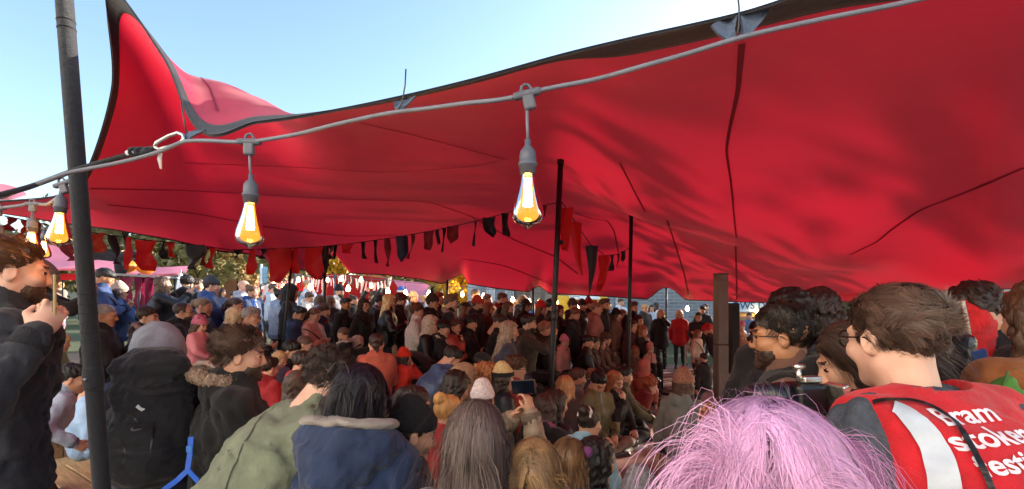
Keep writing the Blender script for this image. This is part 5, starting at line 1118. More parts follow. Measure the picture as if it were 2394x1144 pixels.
# ------------------------------------------------------------------ the crowd
BK, NV_, GR, DG = '#131417', '#1a2338', '#5b6068', '#2a2c31'
def A(px, py, d, f, label, **k):
    if k.get('hat') and k['hat'][0] in ('beanie', 'pom', 'bear', 'cap') and not k.get('hair'): k['hair'] = (['short', 'half', 'bob'][int(px) % 3] if k.get('kind') in ('f', 'c') else 'short', ['#4a3324', '#2b1d15', '#6b4a30'][int(py) % 3])
    if not k.get('ex') and int(px * 7) % 3 == 0 and 4.5 < d < 10 and k.get('pose') != 'floor': k['ex'] = ['strap']
    return person((px, py, d), f + math.degrees(math.atan2(F_PX, px - CX)) - 90, label, **k)   # f is seen from here: 0 = right profile, 90 = from behind
BR, DB, BLK_H, BLD, GRY = '#4a3324', '#2b1d15', '#100e0e', '#b08a58', '#8d8a86'
# --- left bank, standing
A(106,648,4.6,-12,'person in grey knitted hat and black jacket filming beside the bearded man',hat=('beanie','#8d8883'),hair=('bob',GRY),top=BK,arms=('phone','phone'),phone='dark phone held level by the person in the grey knitted hat',ex=['glasses'],kind='f')
A(246,650,6.2,-8,'young man with black hair in navy hooded coat looking down',hair=('fringe',BLK_H),top='#2c4474',arms=('front','front'),pitch=22,hood=1,skin='t')
A(281,682,6.5,-12,'person in sunglasses and fluffy pale hat raising a cup',hat=('beanie','#c9b9a6'),ex=['sunglasses'],top='#2f4a7a',arms=('chin','front'),kind='f')
A(382,665,7.1,-10,'smiling woman with long brown hair in shiny black puffer filming',hair=('long',BR),top='#15161c',tk='puffer',arms=('phone','phone'),phone='silver phone held up by the smiling woman in the black puffer',kind='f',pitch=0)
A(438,662,7.6,70,'dark haired person in black hoodie seen from behind by the closed parasol',hair=('mop',BLK_H),top='#1a1b22',hood=1)
A(460,668,8.2,-10,'man with brown hair partly hidden behind the black hoodie',hair=('short',BR),top='#27406b')
A(496,670,6.8,-5,'man in charcoal beanie and dark blue quilted jacket',hat=('beanie','#3c4148'),top='#34528a',tk='puffer',hood=1,arms=('pocket','pocket'),skin='p')
A(571,672,8.2,-8,'bald man in sunglasses and grey hoodie with hand at his head',ex=['sunglasses'],top='#a5abbc',arms=('pocket',(.16,.05,.12)),hood=1,skin='p')
A(590,684,8.0,-35,'woman with tied brown hair, blue scarf and navy jacket',hair=('bun','#5a3c26'),top='#2c3f63',ex=['scarf:#2d58a8'],kind='f')
A(640,676,11,-15,'small figure in pale blue hoodie beyond the board',hair=('short',BR),top='#a9bccf')
A(657,693,7.9,-5,'woman with black bun and glasses in pale denim jacket',hair=('bun',BLK_H),top='#a3b8d6',ex=['sunglasses'],arms=('front','front'),kind='f',skin='d')
A(682,686,7.8,-12,'tall figure with black hood up and hands at the chest',hat=('hoodbig',BK),top=BK,arms=('front','front'),skin='t')
A(720,668,11,-20,'man in flat cap with both arms raised to his face',hat=('cap','#8b8178'),top='#7f98bd',arms=('face','phone'))
A(723,697,9.6,-25,'woman wrapped in a large cream scarf looking down',hair=('short',BR),top='#d8d2c8',ex=['scarf:#e5e0d6'],kind='f',pitch=25,bulk=1.3)
A(748,704,8.6,80,'woman with long brown hair in pale grey coat seen from behind',hair=('long','#5d4636'),top='#a9adb5',kind='f')
A(771,706,8.6,95,'woman with long brown hair in dark grey coat seen from behind',hair=('long','#6b5340'),top='#4d5058',kind='f')
A(794,683,10,-50,'bearded man in black backward cap and white jacket',hat=('beanie','#17181b'),ex=['beard:#241a14'],top='#d9d9d6',hood=1)
A(828,703,10.4,-5,'dark haired woman reaching one arm high with a phone',hair=('bun',DB),top=BK,arms=('down',(.12,.30,.42)),kind='f')
A(876,692,12,-20,'person behind the raised arm filming overhead',hair=('short',DB),top=BK,arms=('raise','raise'))
A(698,735,7.6,-30,'young man with dark fringe in black and blue jacket looking down',pose='sit',s=1.03,hair=('quiff',BLK_H),top='#2a3d5e',pitch=28,arms=('lap','lap'))
A(735,738,7.7,-35,'woman in dusty pink puffer with folded arms',pose='sit',hair=('lowbun','#6d4d35'),top='#c98a80',tk='puffer',kind='f',pitch=18,arms=('fold','fold'),leg='#38537d')
A(759,728,8.0,-40,'curly haired boy in navy jacket with red collar',hair=('curly','#4d3526'),top='#2a3650',s=.85,kind='c',ex=['scarf:#7a1a28'])
A(808,712,8.0,-35,'youth with short quiff in plain black roll neck top',hair=('quiff',DB),top='#101114',skin='t')
A(852,715,8.0,-50,'girl with long wavy dark hair in black jacket',hair=('longw',DB),top='#121317',kind='f')
A(891,706,8.6,-15,'man in pale scarf and black jacket turned to the stage',hair=('short',BLK_H),top='#17181d',ex=['scarf:#9a9aa4'])
A(912,705,7.6,-5,'blonde woman in black leather jacket and cream skirt with handbag',hair=('long','#d9bd86'),top='#111114',tk='leather',ex=['sunglasses','skirt:#cdbfa6'],kind='f',arms=('front','front'))
A(938,702,8.3,-25,'woman in black coat with auburn hair beside the blonde woman',hair=('mop','#4a2018'),top=BK,kind='f')
A(939,686,12,-40,'person in blue and white striped beanie beyond the crowd',hat=('beanie','#2f5fae','#d8dbe2'),top='#8c93a4')
A(968,697,11,-35,'person in beige beanie and dark jacket near the pink sail',hat=('beanie','#b39a80'),top='#2a2b33')
A(976,728,7.2,-10,'woman with bushy auburn hair in white jumper',hair=('curly','#5b3524'),top='#d5cdc6',tk='knit',kind='f',arms=('fold','fold'))
A(1012,709,7.7,-15,'man in brown beanie and black sweater with arms crossed',hat=('beanie','#3f3230'),top='#131316',arms=('fold','fold'),bulk=1.25)
A(1026,699,9.4,-20,'man with ginger hair behind the brown beanie',hair=('short','#8a4f2a'),top='#26262c')
A(1056,708,7.4,-10,'man in plaid shirt and open black jacket',hair=('short','#5d4735'),top='#15161a',ex=['scarf:#9b8f84'],arms=('fold','front'),bulk=1.2)
A(1089,722,8.6,-15,'woman in dark green flat cap with hands clasped',hat=('cap','#2c3b2a'),hair=('half','#8d7350'),top='#6e675e',kind='f',arms=('front','front'))
A(1112,690,12,-30,'small figure in pale jacket raising a phone by the shed',hair=('short',BR),top='#4d5566',arms=('phone','phone'),phone='tiny phone raised in front of the corrugated shed')
A(1118,713,8.2,-8,'man in coral red beanie and dark jacket',hat=('beanie','#c5463c'),top='#1c1d25',ex=['beard:#3a2c24'])
A(1143,722,8.8,-8,'woman with sunglasses and loose brown hair holding her hands up',hair=('half','#8a6a48'),ex=['sunglasses'],top='#5e4536',kind='f',arms=('chin','front'))
A(1140,702,10.5,-30,'woman with swept back brown hair further behind',hair=('short','#7a5a3e'),top='#7d86a0',kind='f')
A(1176,700,9.2,-5,'tall man with red collar and black jacket above the crowd',hair=('buzz','#5a4030'),top='#17171c',ex=['scarf:#9b2c2c'])
A(1189,722,8.2,-30,'man with long brown hair and beard in black',hair=('half','#5c4633'),ex=['beard:#5a412c'],top='#0f1013',bulk=1.25)
A(1230,716,9.5,-40,'woman in wide black hat with dark hair',hat=('hat','#17161a'),hair=('long','#1b1412'),top='#26221f',kind='f')
A(1222,704,11,-30,'blonde head behind the wide black hat',hair=('mop','#a98458'),top='#3c3a3a')
A(1266,722,8.7,-20,'woman in bright red beanie clasping her hands',hat=('beanie','#d1322f'),hair=('half','#7a5638'),top='#2a2422',kind='f',arms=('front','chin'))
A(1290,716,8.2,10,'dark haired man half hidden behind the tall pole',hair=('short',BLK_H),top=BK)
A(1308,728,8.6,-30,'woman with long reddish hair in dark brown coat',hair=('long','#5b3826'),top='#1c1512',kind='f')
A(1340,716,9.4,-20,'man in grey cap and black jacket',hat=('beanie','#4a4643'),top='#121214')
A(1344,736,8.4,-25,'boy with short auburn hair in black jacket looking down',hair=('short','#6b4230'),top='#101013',pitch=25,s=.95)
A(1362,716,10.5,-35,'woman in dark knit hat behind the grey cap',hat=('beanie','#3a2a2c'),top='#221f22',kind='f')
A(1377,712,10.8,-40,'woman in wine red bobble hat at the back',hat=('pom','#8e2530'),top='#28202a',kind='f')
A(1396,722,8.6,-8,'man with shaved head in pinkish tan hooded jacket',hair=('buzz','#7b5c48'),top='#94605a',hood=1)
A(1413,714,8.8,-35,'tall bearded man in black coat',hair=('quiff','#4b3224'),ex=['beard:#472f20'],top='#151416')
A(1442,738,8.9,-12,'woman in dark beanie and brown parka',hat=('beanie','#1d1b20'),top='#6a5242',kind='f',bulk=1.25)
A(1456,737,9.4,-40,'woman with big sunglasses and pink coat behind the parka',hair=('half','#7a5540'),ex=['sunglasses'],top='#a7625c',kind='f')
A(1481,720,9.4,-50,'tall man with short dark hair in black jacket by the pole',hair=('quiff','#40302a'),ex=['beard:#3a2c26'],top='#131316')
A(1493,752,9.3,-40,'woman with dark hair and pink face crouched in the crowd',pose='sit',hair=('half','#2c1c18'),top='#2a1518',kind='f')
A(1478,764,8.8,-30,'girl half hidden by the black pole in maroon top',pose='sit',s=.9,hair=('half','#3c241c'),top='#43181c',kind='c')
A(1503,776,8.8,-35,'girl with long fair hair resting her cheek on her hand',pose='sit',s=.85,hair=('long','#8a5f3c'),top='#191417',kind='c',arms=('chin','lap'))
A(1545,735,11.2,-85,'woman in black hoodie shading her eyes with one hand',hair=('long','#b89a78'),top='#101013',kind='f',arms=('down',(.02,.16,.08)),coat=.1,hood=1)
A(1588,735,11.6,-90,'blonde woman with glasses in bright red jacket',hair=('bob','#d8c49a'),top='#b5141c',kind='f',ex=['glasses'],arms=('down','down'),leg='#15161b',coat=.06)
A(1611,762,12.2,-100,'person in beige trousers standing behind the red jacket',hair=('short',BR),top='#8f7f6f',leg='#b1a089')
A(1633,742,10.5,-100,'man with dark hair and glasses in black coat',hair=('quiff',BLK_H),ex=['glasses'],top='#131318',bulk=1.2,arms=('fold','fold'))
A(1642,725,12.2,-95,'person with dark hair far behind the man in black',hair=('mop',BLK_H),top='#25272e')
A(1632,782,9.4,-30,'girl with long brown hair in cream cardigan',hair=('long','#7a4a32'),top='#dcc6ae',tk='knit',kind='c',leg='#5d3a3a')
# --- sitting left
A(247,738,5.0,-15,'older man with cropped grey hair in black zip jacket, hands folded',pose='sit',hair=('buzz','#9a9a98'),top='#15171d',arms=('lap','lap'),skin='t',bulk=1.2)
A(346,742,5.4,-18,'woman with dark hair and mauve scarf in brown coat',pose='sit',hair=('short','#2e211c'),ex=['scarf:#a08c8c'],top='#2e2625',kind='f',arms=('lap','lap'),bulk=1.2)
A(430,730,5.7,-10,'bearded man in glasses and dark hooded jacket holding a toddler',pose='sit',hair=('receding','#3b322d'),ex=['beard:#3a302a','glasses'],top='#15171d',hood=1,arms=('front','front'),bulk=1.2)
A(477,718,6.3,-20,'girl with tied fair brown hair in black jacket holding a phone',s=.9,pose='sit',hair=('pony','#7d6750'),top='#17181d',kind='c',ex=['scarf:#8b98a8'],arms=('lap','front'))
A(467,762,5.2,-35,'toddler in pink bear-eared hat and pink padded coat',pose='lap',s=.58,hat=('bear','#c9708e'),top='#d0808c',tk='puffer',kind='c',arms=('lap','lap'),leg='#c3b6b0',cat='child',pitch=15)
A(553,715,6.8,-15,'woman with dark hair in crimson jacket behind the couple',pose='sit',s=.95,hair=('pony','#4a3a34'),top='#a01a2c',kind='f')
A(553,742,5.9,-15,'blonde woman in glasses leaning on her partner, black coat',pose='sit',hair=('bob','#d3bd98'),ex=['glasses'],top='#111217',kind='f',roll=14,bulk=1.2)
A(588,742,5.85,-18,'grey haired man in glasses leaning on the blonde woman',pose='sit',hair=('short','#8e8f92'),ex=['glasses'],top='#101116',roll=-12,arms=('front','lap'),bulk=1.3)
A(802,782,6.7,170,'child in fur trimmed dark coat seated in a wheelchair',pose='sit',s=.75,hair=('buzz','#5b4030'),ex=['fur:#b6a79a'],top='#171d2a',kind='c',cat='child',yaw=-20,arms=('lap','lap'))
A(838,800,6.9,20,'person with fair grey hair bending low by the wheelchair',pose='sit',s=.8,hair=('bob','#b3a091'),top='#1c1c22',kind='f')
A(1010,762,7.0,-35,'boy with pale beige hood up and black padded coat',pose='sit',s=.95,hat=('hood','#bfae9c','x'),top='#121317',tk='puffer',kind='c',arms=('lap','lap'))
A(1036,770,7.0,-10,'boy with black hair and white collar in black coat',pose='sit',s=.92,hair=('fringe',BLK_H),ex=['scarf:#cfc0b4'],top='#101116',kind='c',arms=('lap','lap'))
A(1063,765,7.2,-20,'woman in coral padded jacket with hand on her cheek',pose='sit',hair=('lowbun','#4a3228'),top='#b2584c',tk='puffer',kind='f',arms=('chin','fold'))
A(1101,757,7.4,-15,'woman with short dark hair all in black',pose='sit',hair=('fringe','#1d1412'),top='#0d0d10',kind='f',arms=('fold','fold'),bulk=1.2)
A(1167,755,7.2,-15,'man with dark quiff bending over a small camera',pose='sit',hair=('quiff','#33241d'),top='#121214',pitch=28,arms=('chin','chin'))
A(1192,775,5.8,0,'woman with very long grey blonde hair in charcoal coat',pose='sit',s=1.02,hair=('longw','#a08c78'),top='#44485a',kind='f',arms=('lap','lap'),coat=.1)
A(1237,757,6.4,-5,'bearded man in brown jacket looking through a camera',pose='sit',hair=('short','#1c1410'),ex=['beard:#231812'],top='#44392f',arms=('phone','phone'),phone='small black camera held by the bearded man in brown',bulk=1.2)
A(1276,772,6.8,10,'person with fair hair lit pink beside the tall pole',pose='sit',hair=('short','#94694e'),top='#17130f')
A(1320,800,7.8,-25,'toddler in pink beanie with black scarf and pink coat',pose='sit',s=.7,hat=('beanie','#d2829a'),ex=['scarf:#151015'],top='#cf9a94',tk='puffer',kind='c',cat='child')
# row of children on the bench facing the stage
A(1374,800,7.6,-2,'boy with black hair in black padded coat at the end of the children row',pose='sit',s=.84,hair=('fringe',BLK_H),top='#16181f',tk='puffer',kind='c',cat='child',arms=('lap','lap'))
A(1390,803,7.9,-4,'boy with glasses second in the children row',pose='sit',s=.82,hair=('short',DB),ex=['glasses'],top='#3a2c26',kind='c',cat='child',arms=('lap','lap'))
A(1404,804,8.2,-4,'girl with dark hair third in the children row',pose='sit',s=.8,hair=('bob','#2c1a14'),top='#5b4034',kind='c',cat='child',arms=('lap','lap'))
A(1416,793,8.5,-5,'taller child with tousled brown hair fourth in the children row',pose='sit',s=.86,hair=('mop','#4a3020'),top='#6d5442',kind='c',cat='child',arms=('lap','lap'))
A(1429,797,8.8,-5,'fair child fifth in the children row',pose='sit',s=.84,hair=('mop','#6b4a30'),top='#54453a',kind='c',cat='child',arms=('lap','lap'))
A(1443,803,8.9,-12,'child with slicked hair and pale camouflage coat in the children row',pose='sit',s=.84,hair=('buzz','#5a3a26'),top='#7c7464',kind='c',cat='child',arms=('lap','lap'))
A(1456,806,9.1,-10,'dark haired child in white patterned coat ending the children row',pose='sit',s=.84,hair=('short',BLK_H),top='#a9a49a',kind='c',cat='child',arms=('lap','lap'))
A(1484,822,8.6,60,'person in brown coat with long auburn hair seen from behind',pose='sit',s=.9,hair=('long','#7a4e36'),top='#5a4640',kind='f',arms=('lap','lap'))
A(1519,818,8.6,-60,'toddler in pale pink teddy suit on a lap',pose='lap',s=.5,hat=('bear','#c98a80'),top='#b9867c',kind='c',cat='child')
A(1508,858,7.6,60,'small child in pink hooded coat seen from behind',pose='floor',hat=('hood','#b96a5c'),top='#b4604f',kind='c',cat='child')
# --- middle, near the floor
A(655,842,4.9,-40,'small child with wavy fair hair in denim jacket',pose='sit',s=.62,hair=('bob','#a88a62'),top='#6f8bb0',kind='c',cat='child',pitch=18)
A(682,822,5.2,-25,'man with black hair bending over the fair child',pose='sit',s=.95,hair=('short',BLK_H),top='#1d1d24',pitch=25)
A(714,808,5.6,-15,'man with cropped brown hair tilting his head down',pose='sit',s=.95,hair=('buzz','#5a473b'),top='#15161a',pitch=20)
A(708,850,4.5,15,'man in bright red hooded jacket and glasses seen from behind',pose='sit',s=.92,hair=('short','#2f2521'),ex=['glasses'],top='#c93037',hood=1,pitch=18,arms=('lap','lap'))
A(742,840,5.2,-5,'boy in navy beanie and dark jacket',pose='sit',s=.75,hat=('beanie','#141b2b'),top='#2a3442',kind='c',cat='child')
A(766,826,5.7,-10,'child with brown hair beside the navy beanie',pose='sit',s=.75,hair=('short','#4b3a30'),top='#1a1b20',kind='c',cat='child')
A(697,905,3.0,80,'woman with long straight brown hair sitting low, seen from behind',pose='sit',s=.85,hair=('long','#5b4536'),top='#2a2422',kind='f')
A(630,862,4.6,30,'child in crimson jacket leaning beside the denim child',pose='floor',s=.8,hair=('short',DB),top='#a3202b',kind='c',cat='child')
A(880,805,5.0,88,'girl with braided dark hair in coral hooded jacket seen from behind',pose='sit',s=.84,hair=('lowbun','#33211b'),top='#c4604c',hood=1,kind='c',arms=('lap','lap'),bulk=1.3)
A(946,838,5.2,20,'toddler in orange red monster hat and costume',pose='sit',s=.6,hat=('bear','#d8361f'),top='#c92a1c',kind='c',cat='child',arms=('face','lap'))
A(1056,838,5.0,20,'man in blue-black puffer bent forward with hands over his face',pose='sit',hair=('short','#1b1513'),ex=['shades'],top='#3a5078',tk='puffer',lean=38,pitch=42,arms=('face','face'),hood=1)
A(1128,850,5.2,0,'person in dark cap crouching behind the hooded blonde woman',pose='floor',s=.95,hat=('cap','#1d1c22'),top='#17161a',pitch=20)
A(1092,890,4.2,10,'woman with pale hood and blonde hair in shade',pose='floor',hat=('hood','#9a7a5e','x'),hair=('half','#a3825a'),top='#3a2c24',kind='f')
A(1068,905,3.6,25,'woman with dark bob in black coat bending forward',pose='floor',s=1.0,hair=('half','#1b1210'),top='#111318',kind='f',lean=30,pitch=25)
A(1140,888,4.4,15,'child with curly strawberry blonde hair',pose='floor',hair=('curly','#a8744a'),top='#8a4a3a',kind='c',cat='child')
A(1178,886,4.3,20,'child in black and cream beanie and navy padded coat',pose='floor',s=.85,hat=('beanie','#d9c08a','#191a1f'),top='#151a26',tk='puffer',kind='c',cat='child')
A(1207,862,4.9,10,'boy with curly brown hair and glasses lit from the right',pose='floor',s=.92,hair=('curly','#4a2f20'),ex=['glasses'],top='#a03a34',kind='c',cat='child')
A(1128,936,3.4,85,'child in white cap with a black oval patch',pose='floor',s=.85,hat=('beanie','#e3dbe0'),top='#2b2c34',kind='c',cat='child')
A(1052,968,2.9,40,'child with sunlit fair hair in a bun',pose='floor',s=.85,hair=('bun','#b98a52'),top='#b02a2a',kind='c',cat='child')
A(972,945,3.1,10,'girl with dark ponytail in scarlet jacket, hand at her chin',pose='sit',s=.86,hair=('pony','#2a1a17'),top='#c01e28',kind='c',lean=28,pitch=22,arms=('chin','lap'))
A(1322,905,5.2,70,'small child with straight blonde bob seen from behind',pose='floor',hair=('bob','#b8895a'),top='#4a3b38',kind='c',cat='child')
A(1352,885,5.9,15,'boy with brown hair in grey hoodie sitting on the carpet',pose='floor',hair=('short','#4b3022'),top='#74787e',kind='c',cat='child',hood=1)
A(1384,880,6.6,40,'child with auburn hair behind the boy in grey',pose='floor',hair=('short','#7a5236'),top='#3c4a66',kind='c',cat='child')
A(1300,945,4.0,30,'woman with long dark hair in black padded coat on the floor',pose='floor',hair=('long','#2a1a16'),top='#14161c',tk='puffer',kind='f')
A(1398,895,5.4,-55,'boy with black hair in khaki hoodie looking down at his lap',pose='floor',hair=('short',BLK_H),top='#75704e',kind='c',pitch=38,hood=1,leg='#8d7668',arms=('lap','lap'))
A(1438,893,5.6,-40,'girl with reddish hair in black polka dot dress, hand on face',pose='floor',hair=('half','#9a6440'),top='#17141a',kind='c',pitch=18,arms=('chin','lap'))
A(1462,880,6.0,5,'young man with dark hair and white flower, seated in khaki jacket',pose='floor',hair=('short','#17110f'),top='#5c5a3e',arms=('knee','knee'),leg='#15161c')
A(1522,902,6.8,20,'child with curly ginger hair leaning forward on the deck edge',pose='floor',s=.85,hair=('curly','#9a5636'),top='#7a2a26',kind='c',cat='child',lean=35)
A(1598,900,4.7,70,'child in mottled woolly hat and patterned coat seen from behind',pose='floor',s=.95,hat=('beanie','#9b6f58'),top='#77807c',kind='c',cat='child')
A(1275,955,3.9,60,'person in black coat with pink collar sitting behind the raised phone',pose='floor',s=1.0,hair=('half','#3a2620'),top='#13151b',ex=['scarf:#a2527a'],kind='f')
# --- beyond the column
A(1734,785,8.4,-95,'blonde woman with glasses in beige coat beside the loudspeaker',hair=('bob','#c8a878'),ex=['glasses'],top='#b9936f',kind='f',coat=.15)
A(1762,772,9.4,-95,'man in black beanie behind the beige coat',hat=('beanie','#17171a'),top='#2e2c30',pose='sit')
A(1732,764,10.2,-90,'woman with pink hair lit from behind',hair=('mop','#c27a8a'),top='#b8c4d4',kind='f',pose='sit')
A(1752,740,12.5,-90,'figure in blue coat before the lettered stall',hair=('short',DB),top='#5d7590')
A(1780,742,13,-100,'figure in dark blue before the lettered stall',hat=('beanie','#3a4a5c'),top='#3c4d66')
A(1655,772,8.0,150,'person with bright red hair bending forward in black',hair=('mop','#b3161c'),top='#141216',lean=40,pitch=35)
A(1645,838,7.2,140,'crew member in black with red vest panel and reflective band',s=.62,hair=('short',DB),top='#17161a')
# --- far visitors, a few pixels each
far = [(120,690,9.5,'#c98aa0'),(135,672,12,'#8a7a70'),(340,690,11,'#b7bcc6'),(520,686,13,'#3a4a6a'),(546,690,14,'#31506b'),(612,692,14,'#5b6f8a'),(628,700,12,'#2b3a50'),(700,690,13,'#d5d7da'),(870,700,13,'#33303a'),(990,700,14,'#40485a'),(1048,703,13,'#caa53a'),(1100,716,11.5,'#6b7d52'),(1160,716,12.5,'#7a5a40'),(1205,712,13,'#b5b1a8'),(1250,716,13,'#2f62a8'),(1422,716,13.5,'#2d3f5e'),(1452,708,15,'#cdd5dc'),(1508,722,13,'#26262c'),(1524,722,14,'#b8ccdd'),(1535,716,16,'#d7d3cc'),(1650,720,15,'#4a5568'),(1712,744,13,'#51688a')]
nm = ['rose','grey brown','pale grey','navy blue','teal blue','steel blue','slate','white','charcoal','dusky blue','mustard','moss green','tan','stone','royal blue','denim blue','ice white','black','powder blue','ivory','blue grey','dull blue']
for i, (px, py, d, c) in enumerate(far): A(px, py, d, random.choice([-90, -20, 160, 40, -50]), 'small distant visitor in a %s coat behind the crowd' % nm[i], hair=(['short', 'mop', 'bob', 'long'][i % 4], [BR, DB, BLK_H, BLD][(i * 3) % 4]), top=c, group='distant visitors behind the crowd')
# ------------------------------------------------------------------ people close to the camera
HF = dict(hi=True, h=.013)
def add_vest(R, col, off=.014, kindm='fabric', name='vest', h=.009, low=.0, armhole=.165, hoodc=False):
    N, P, rt, up, fw, s = R['N'], R['P'], R['rt'], R['up'], R['fw'], R['s']; b = 1.12 * s
    q = SDF(*sdf_bounds([P - up * low, N, R['Sh'][1], R['Sh'][-1]], .22), h)
    q.cone(P - up * low, N - up * .20 * s, .122 * b + off + .01, .132 * b + off, .05, lat=rt, f=1.26); q.cone(N - up * .20 * s, N - up * .075 * s, .126 * b + off, .082 * s + off, .05, lat=rt, f=1.35)
    for k in (-1, 1): q.cone(N - up * .05 * s, R['Sh'][k], .058 * b + off, .060 * b + off, .05)
    if hoodc: q.ell(N - fw * .08 * s + np.array([0, 0, .01]), np.array([.12, .075, .085]) * s, .04, M=np.stack([rt, fw, np.array([0, 0, 1.])]))
    q.wobble(.006, .14, 5)
    X, Y, Z = q._pts((slice(None),) * 3); lat_ = np.abs((X - N[0]) * rt[0] + (Y - N[1]) * rt[1] + (Z - N[2]) * rt[2]); q.F = np.maximum(q.F, (lat_ - armhole * s).astype(np.float32))
    ne = np.sqrt((X - N[0]) ** 2 + (Y - N[1]) ** 2 + ((Z - N[2] - .045) * .8) ** 2)
    if not hoodc: q.F = np.maximum(q.F, (.088 * s - ne).astype(np.float32))
    V, Q = q.mesh(); o = link(name, new_mesh(name, V - R['base'], Q), mat(kindm, col), R['root']); bv = BVHTree.FromPolygons([Vector(v) for v in V], Q.tolist()); return o, bv
def stick(R, bv, pts, w, m, name, off=.004, parent=None, th=.002):
    """a strap or band laid on a garment"""
    P = []
    for i in range(len(pts) - 1):
        for k in range(8): u = k / 8; P.append((pts[i][0] * (1 - u) + pts[i+1][0] * u, pts[i][1] * (1 - u) + pts[i+1][1] * u))
    P.append(pts[-1]); P = np.array(P, float)
    for _ in range(6): P[1:-1] = .5 * P[1:-1] + .25 * (P[2:] + P[:-2])
    o = Vector((0, 0, CAMZ)); hits = []
    for x, y in P:
        dd = (W(x, y, 1) - o).normalized(); hh = bv.ray_cast(o, dd)
        if hh[0] is not None: hits.append((hh[0], hh[1] if hh[1].dot(dd) < 0 else -hh[1]))
    m_ = len(hits)
    if m_ < 4: return
    for _ in range(5): hits = [hits[0]] + [((hits[i-1][0] + hits[i][0] * 2 + hits[i+1][0]) / 4, (hits[i-1][1] + hits[i][1] * 2 + hits[i+1][1]).normalized()) for i in range(1, m_ - 1)] + [hits[-1]]
    V = []; Fc = []; b = Vector(R['base'])
    for i, (p, n) in enumerate(hits):
        t = (hits[min(i + 2, m_ - 1)][0] - hits[max(i - 2, 0)][0]).normalized(); s_ = t.cross(n).normalized(); row = []
        for k in range(5):
            u = (k / 4 - .5) * w; q = p + s_ * u; hh = bv.find_nearest(q); nn = hh[1] if hh[1].dot(n) > 0 else -hh[1]; row.append(hh[0] + (nn + n).normalized() * off - b)
        V += row
    for i in range(m_ - 1):
        for k in range(4): a = i * 5 + k; Fc.append((a, a + 1, a + 6, a + 5))
    return link(name, new_mesh(name, V, Fc), m, parent or R['root'])
# 1 bearded man with phone
R1 = A(30,636,1.95,4,'bearded man in long black coat lifting a phone beside the leaning pole',arms=((92,775,1.78,0),(110,768,1.95,0)),top='#1d2029',hair=('short','#4a3222'),ex=['beard:#4b3323'],pitch=5,coat=.06,bulk=1.2,leg='#14161d',skin='p',hood=0,**HF)
strands(R1['HL'], R1['root'], 2600, mat('strand', '#4f3726'), length=(.03, .045), lift=0.25, grav=.0, flow=(0, -1, .2), seed=2, w=0.0009, clump=120)
phone_at(W(128, 690, 1.84), 44, 'phone in pale gold case held up by the bearded man', '#b59a62', size=(.078, .010, .16))
# child, hooded figure with backpack
A(170,886,3.0,-2,'boy with black hair in grey blue hoodie leaning on the bench',kind='c',lean=28,pitch=12,arms=((176,1038,2.85,0),'down'),top='#a9b6cc',hood=1,hair=('short','#0e0d10'),leg='#14151b',h=.012)
A(212,905,3.75,5,'child in pale blue padded jacket behind the leaning pole',kind='c',top='#8fb0d6',tk='puffer',hair=('short',DB),s=.7,pose='sit')
A(138,802,4.3,-8,'small fair child in green patterned top beyond the boy',kind='c',top='#7f9a5c',hair=('mop','#c0a47c'),s=.66,pose='sit')
A(96,800,4.0,15,'woman in dark dotted coat behind the lifted arm',kind='f',top='#3d3438',hair=('long','#5a4638'),coat=.3)
R3 = A(372,828,2.5,82,'person with grey hood up, seen from behind with a black rucksack',hat=('hoodbig','#868c99','x'),top='#232c44',tk='puffer',arms=('lap','lap'),pose='sit',force=True,s=1.0,bulk=1.3,hair=('short',DB),**HF)
# rucksack
bp_ = empty('rucksack', W(345, 1120, 2.2)); tag(bp_, 'large black rucksack with cords and bright blue strap on the hooded person', 'rucksack'); o_ = Vector(bp_.location); KB = mat('fabric', '#111219')
q = SDF((-.26, -.2, -.05), (.26, .22, .62), .011); q.cone((0, .02, .12), (.01, .04, .50), .17, .13, .05, lat=(1, 0, 0), f=1.12); q.ell((-.005, -.085, .16), (.155, .085, .14), .03); q.cone((-.12, 0, .52), (.13, 0, .54), .05, .05, .04); q.ell((0, -.07, .41), (.12, .05, .08), .03); q.wobble(.010, .13, 3); Vb, Qb = q.mesh(); link('pack_body', new_mesh('pack', Vb, Qb), KB, bp_); bvp = BVHTree.FromPolygons([Vector(v) + o_ for v in Vb], Qb.tolist()); RB = dict(base=o_, root=bp_)
for pts in ([(275,1020),(300,1060),(285,1095)], [(285,960),(330,985),(300,1010),(350,1000)], [(360,985),(352,1060)], [(420,880),(380,900),(330,905)]): stick(RB, bvp, pts, .006, mat('plastic', '#0a0a0c'), 'cord', .006)
stick(RB, bvp, [(285,900),(350,925),(430,905)], .02, mat('fabric', '#1c1d24'), 'compression_strap'); stick(RB, bvp, [(262,1052),(330,1062),(430,1040)], .012, mat('fabric', '#20212a'), 'zip'); stick(RB, bvp, [(322,948),(336,958)], .016, mat('plastic', '#c9ccd4'), 'reflective_tag', .007)
BLU = mat('plastic', '#1f63d8', rough=.5)
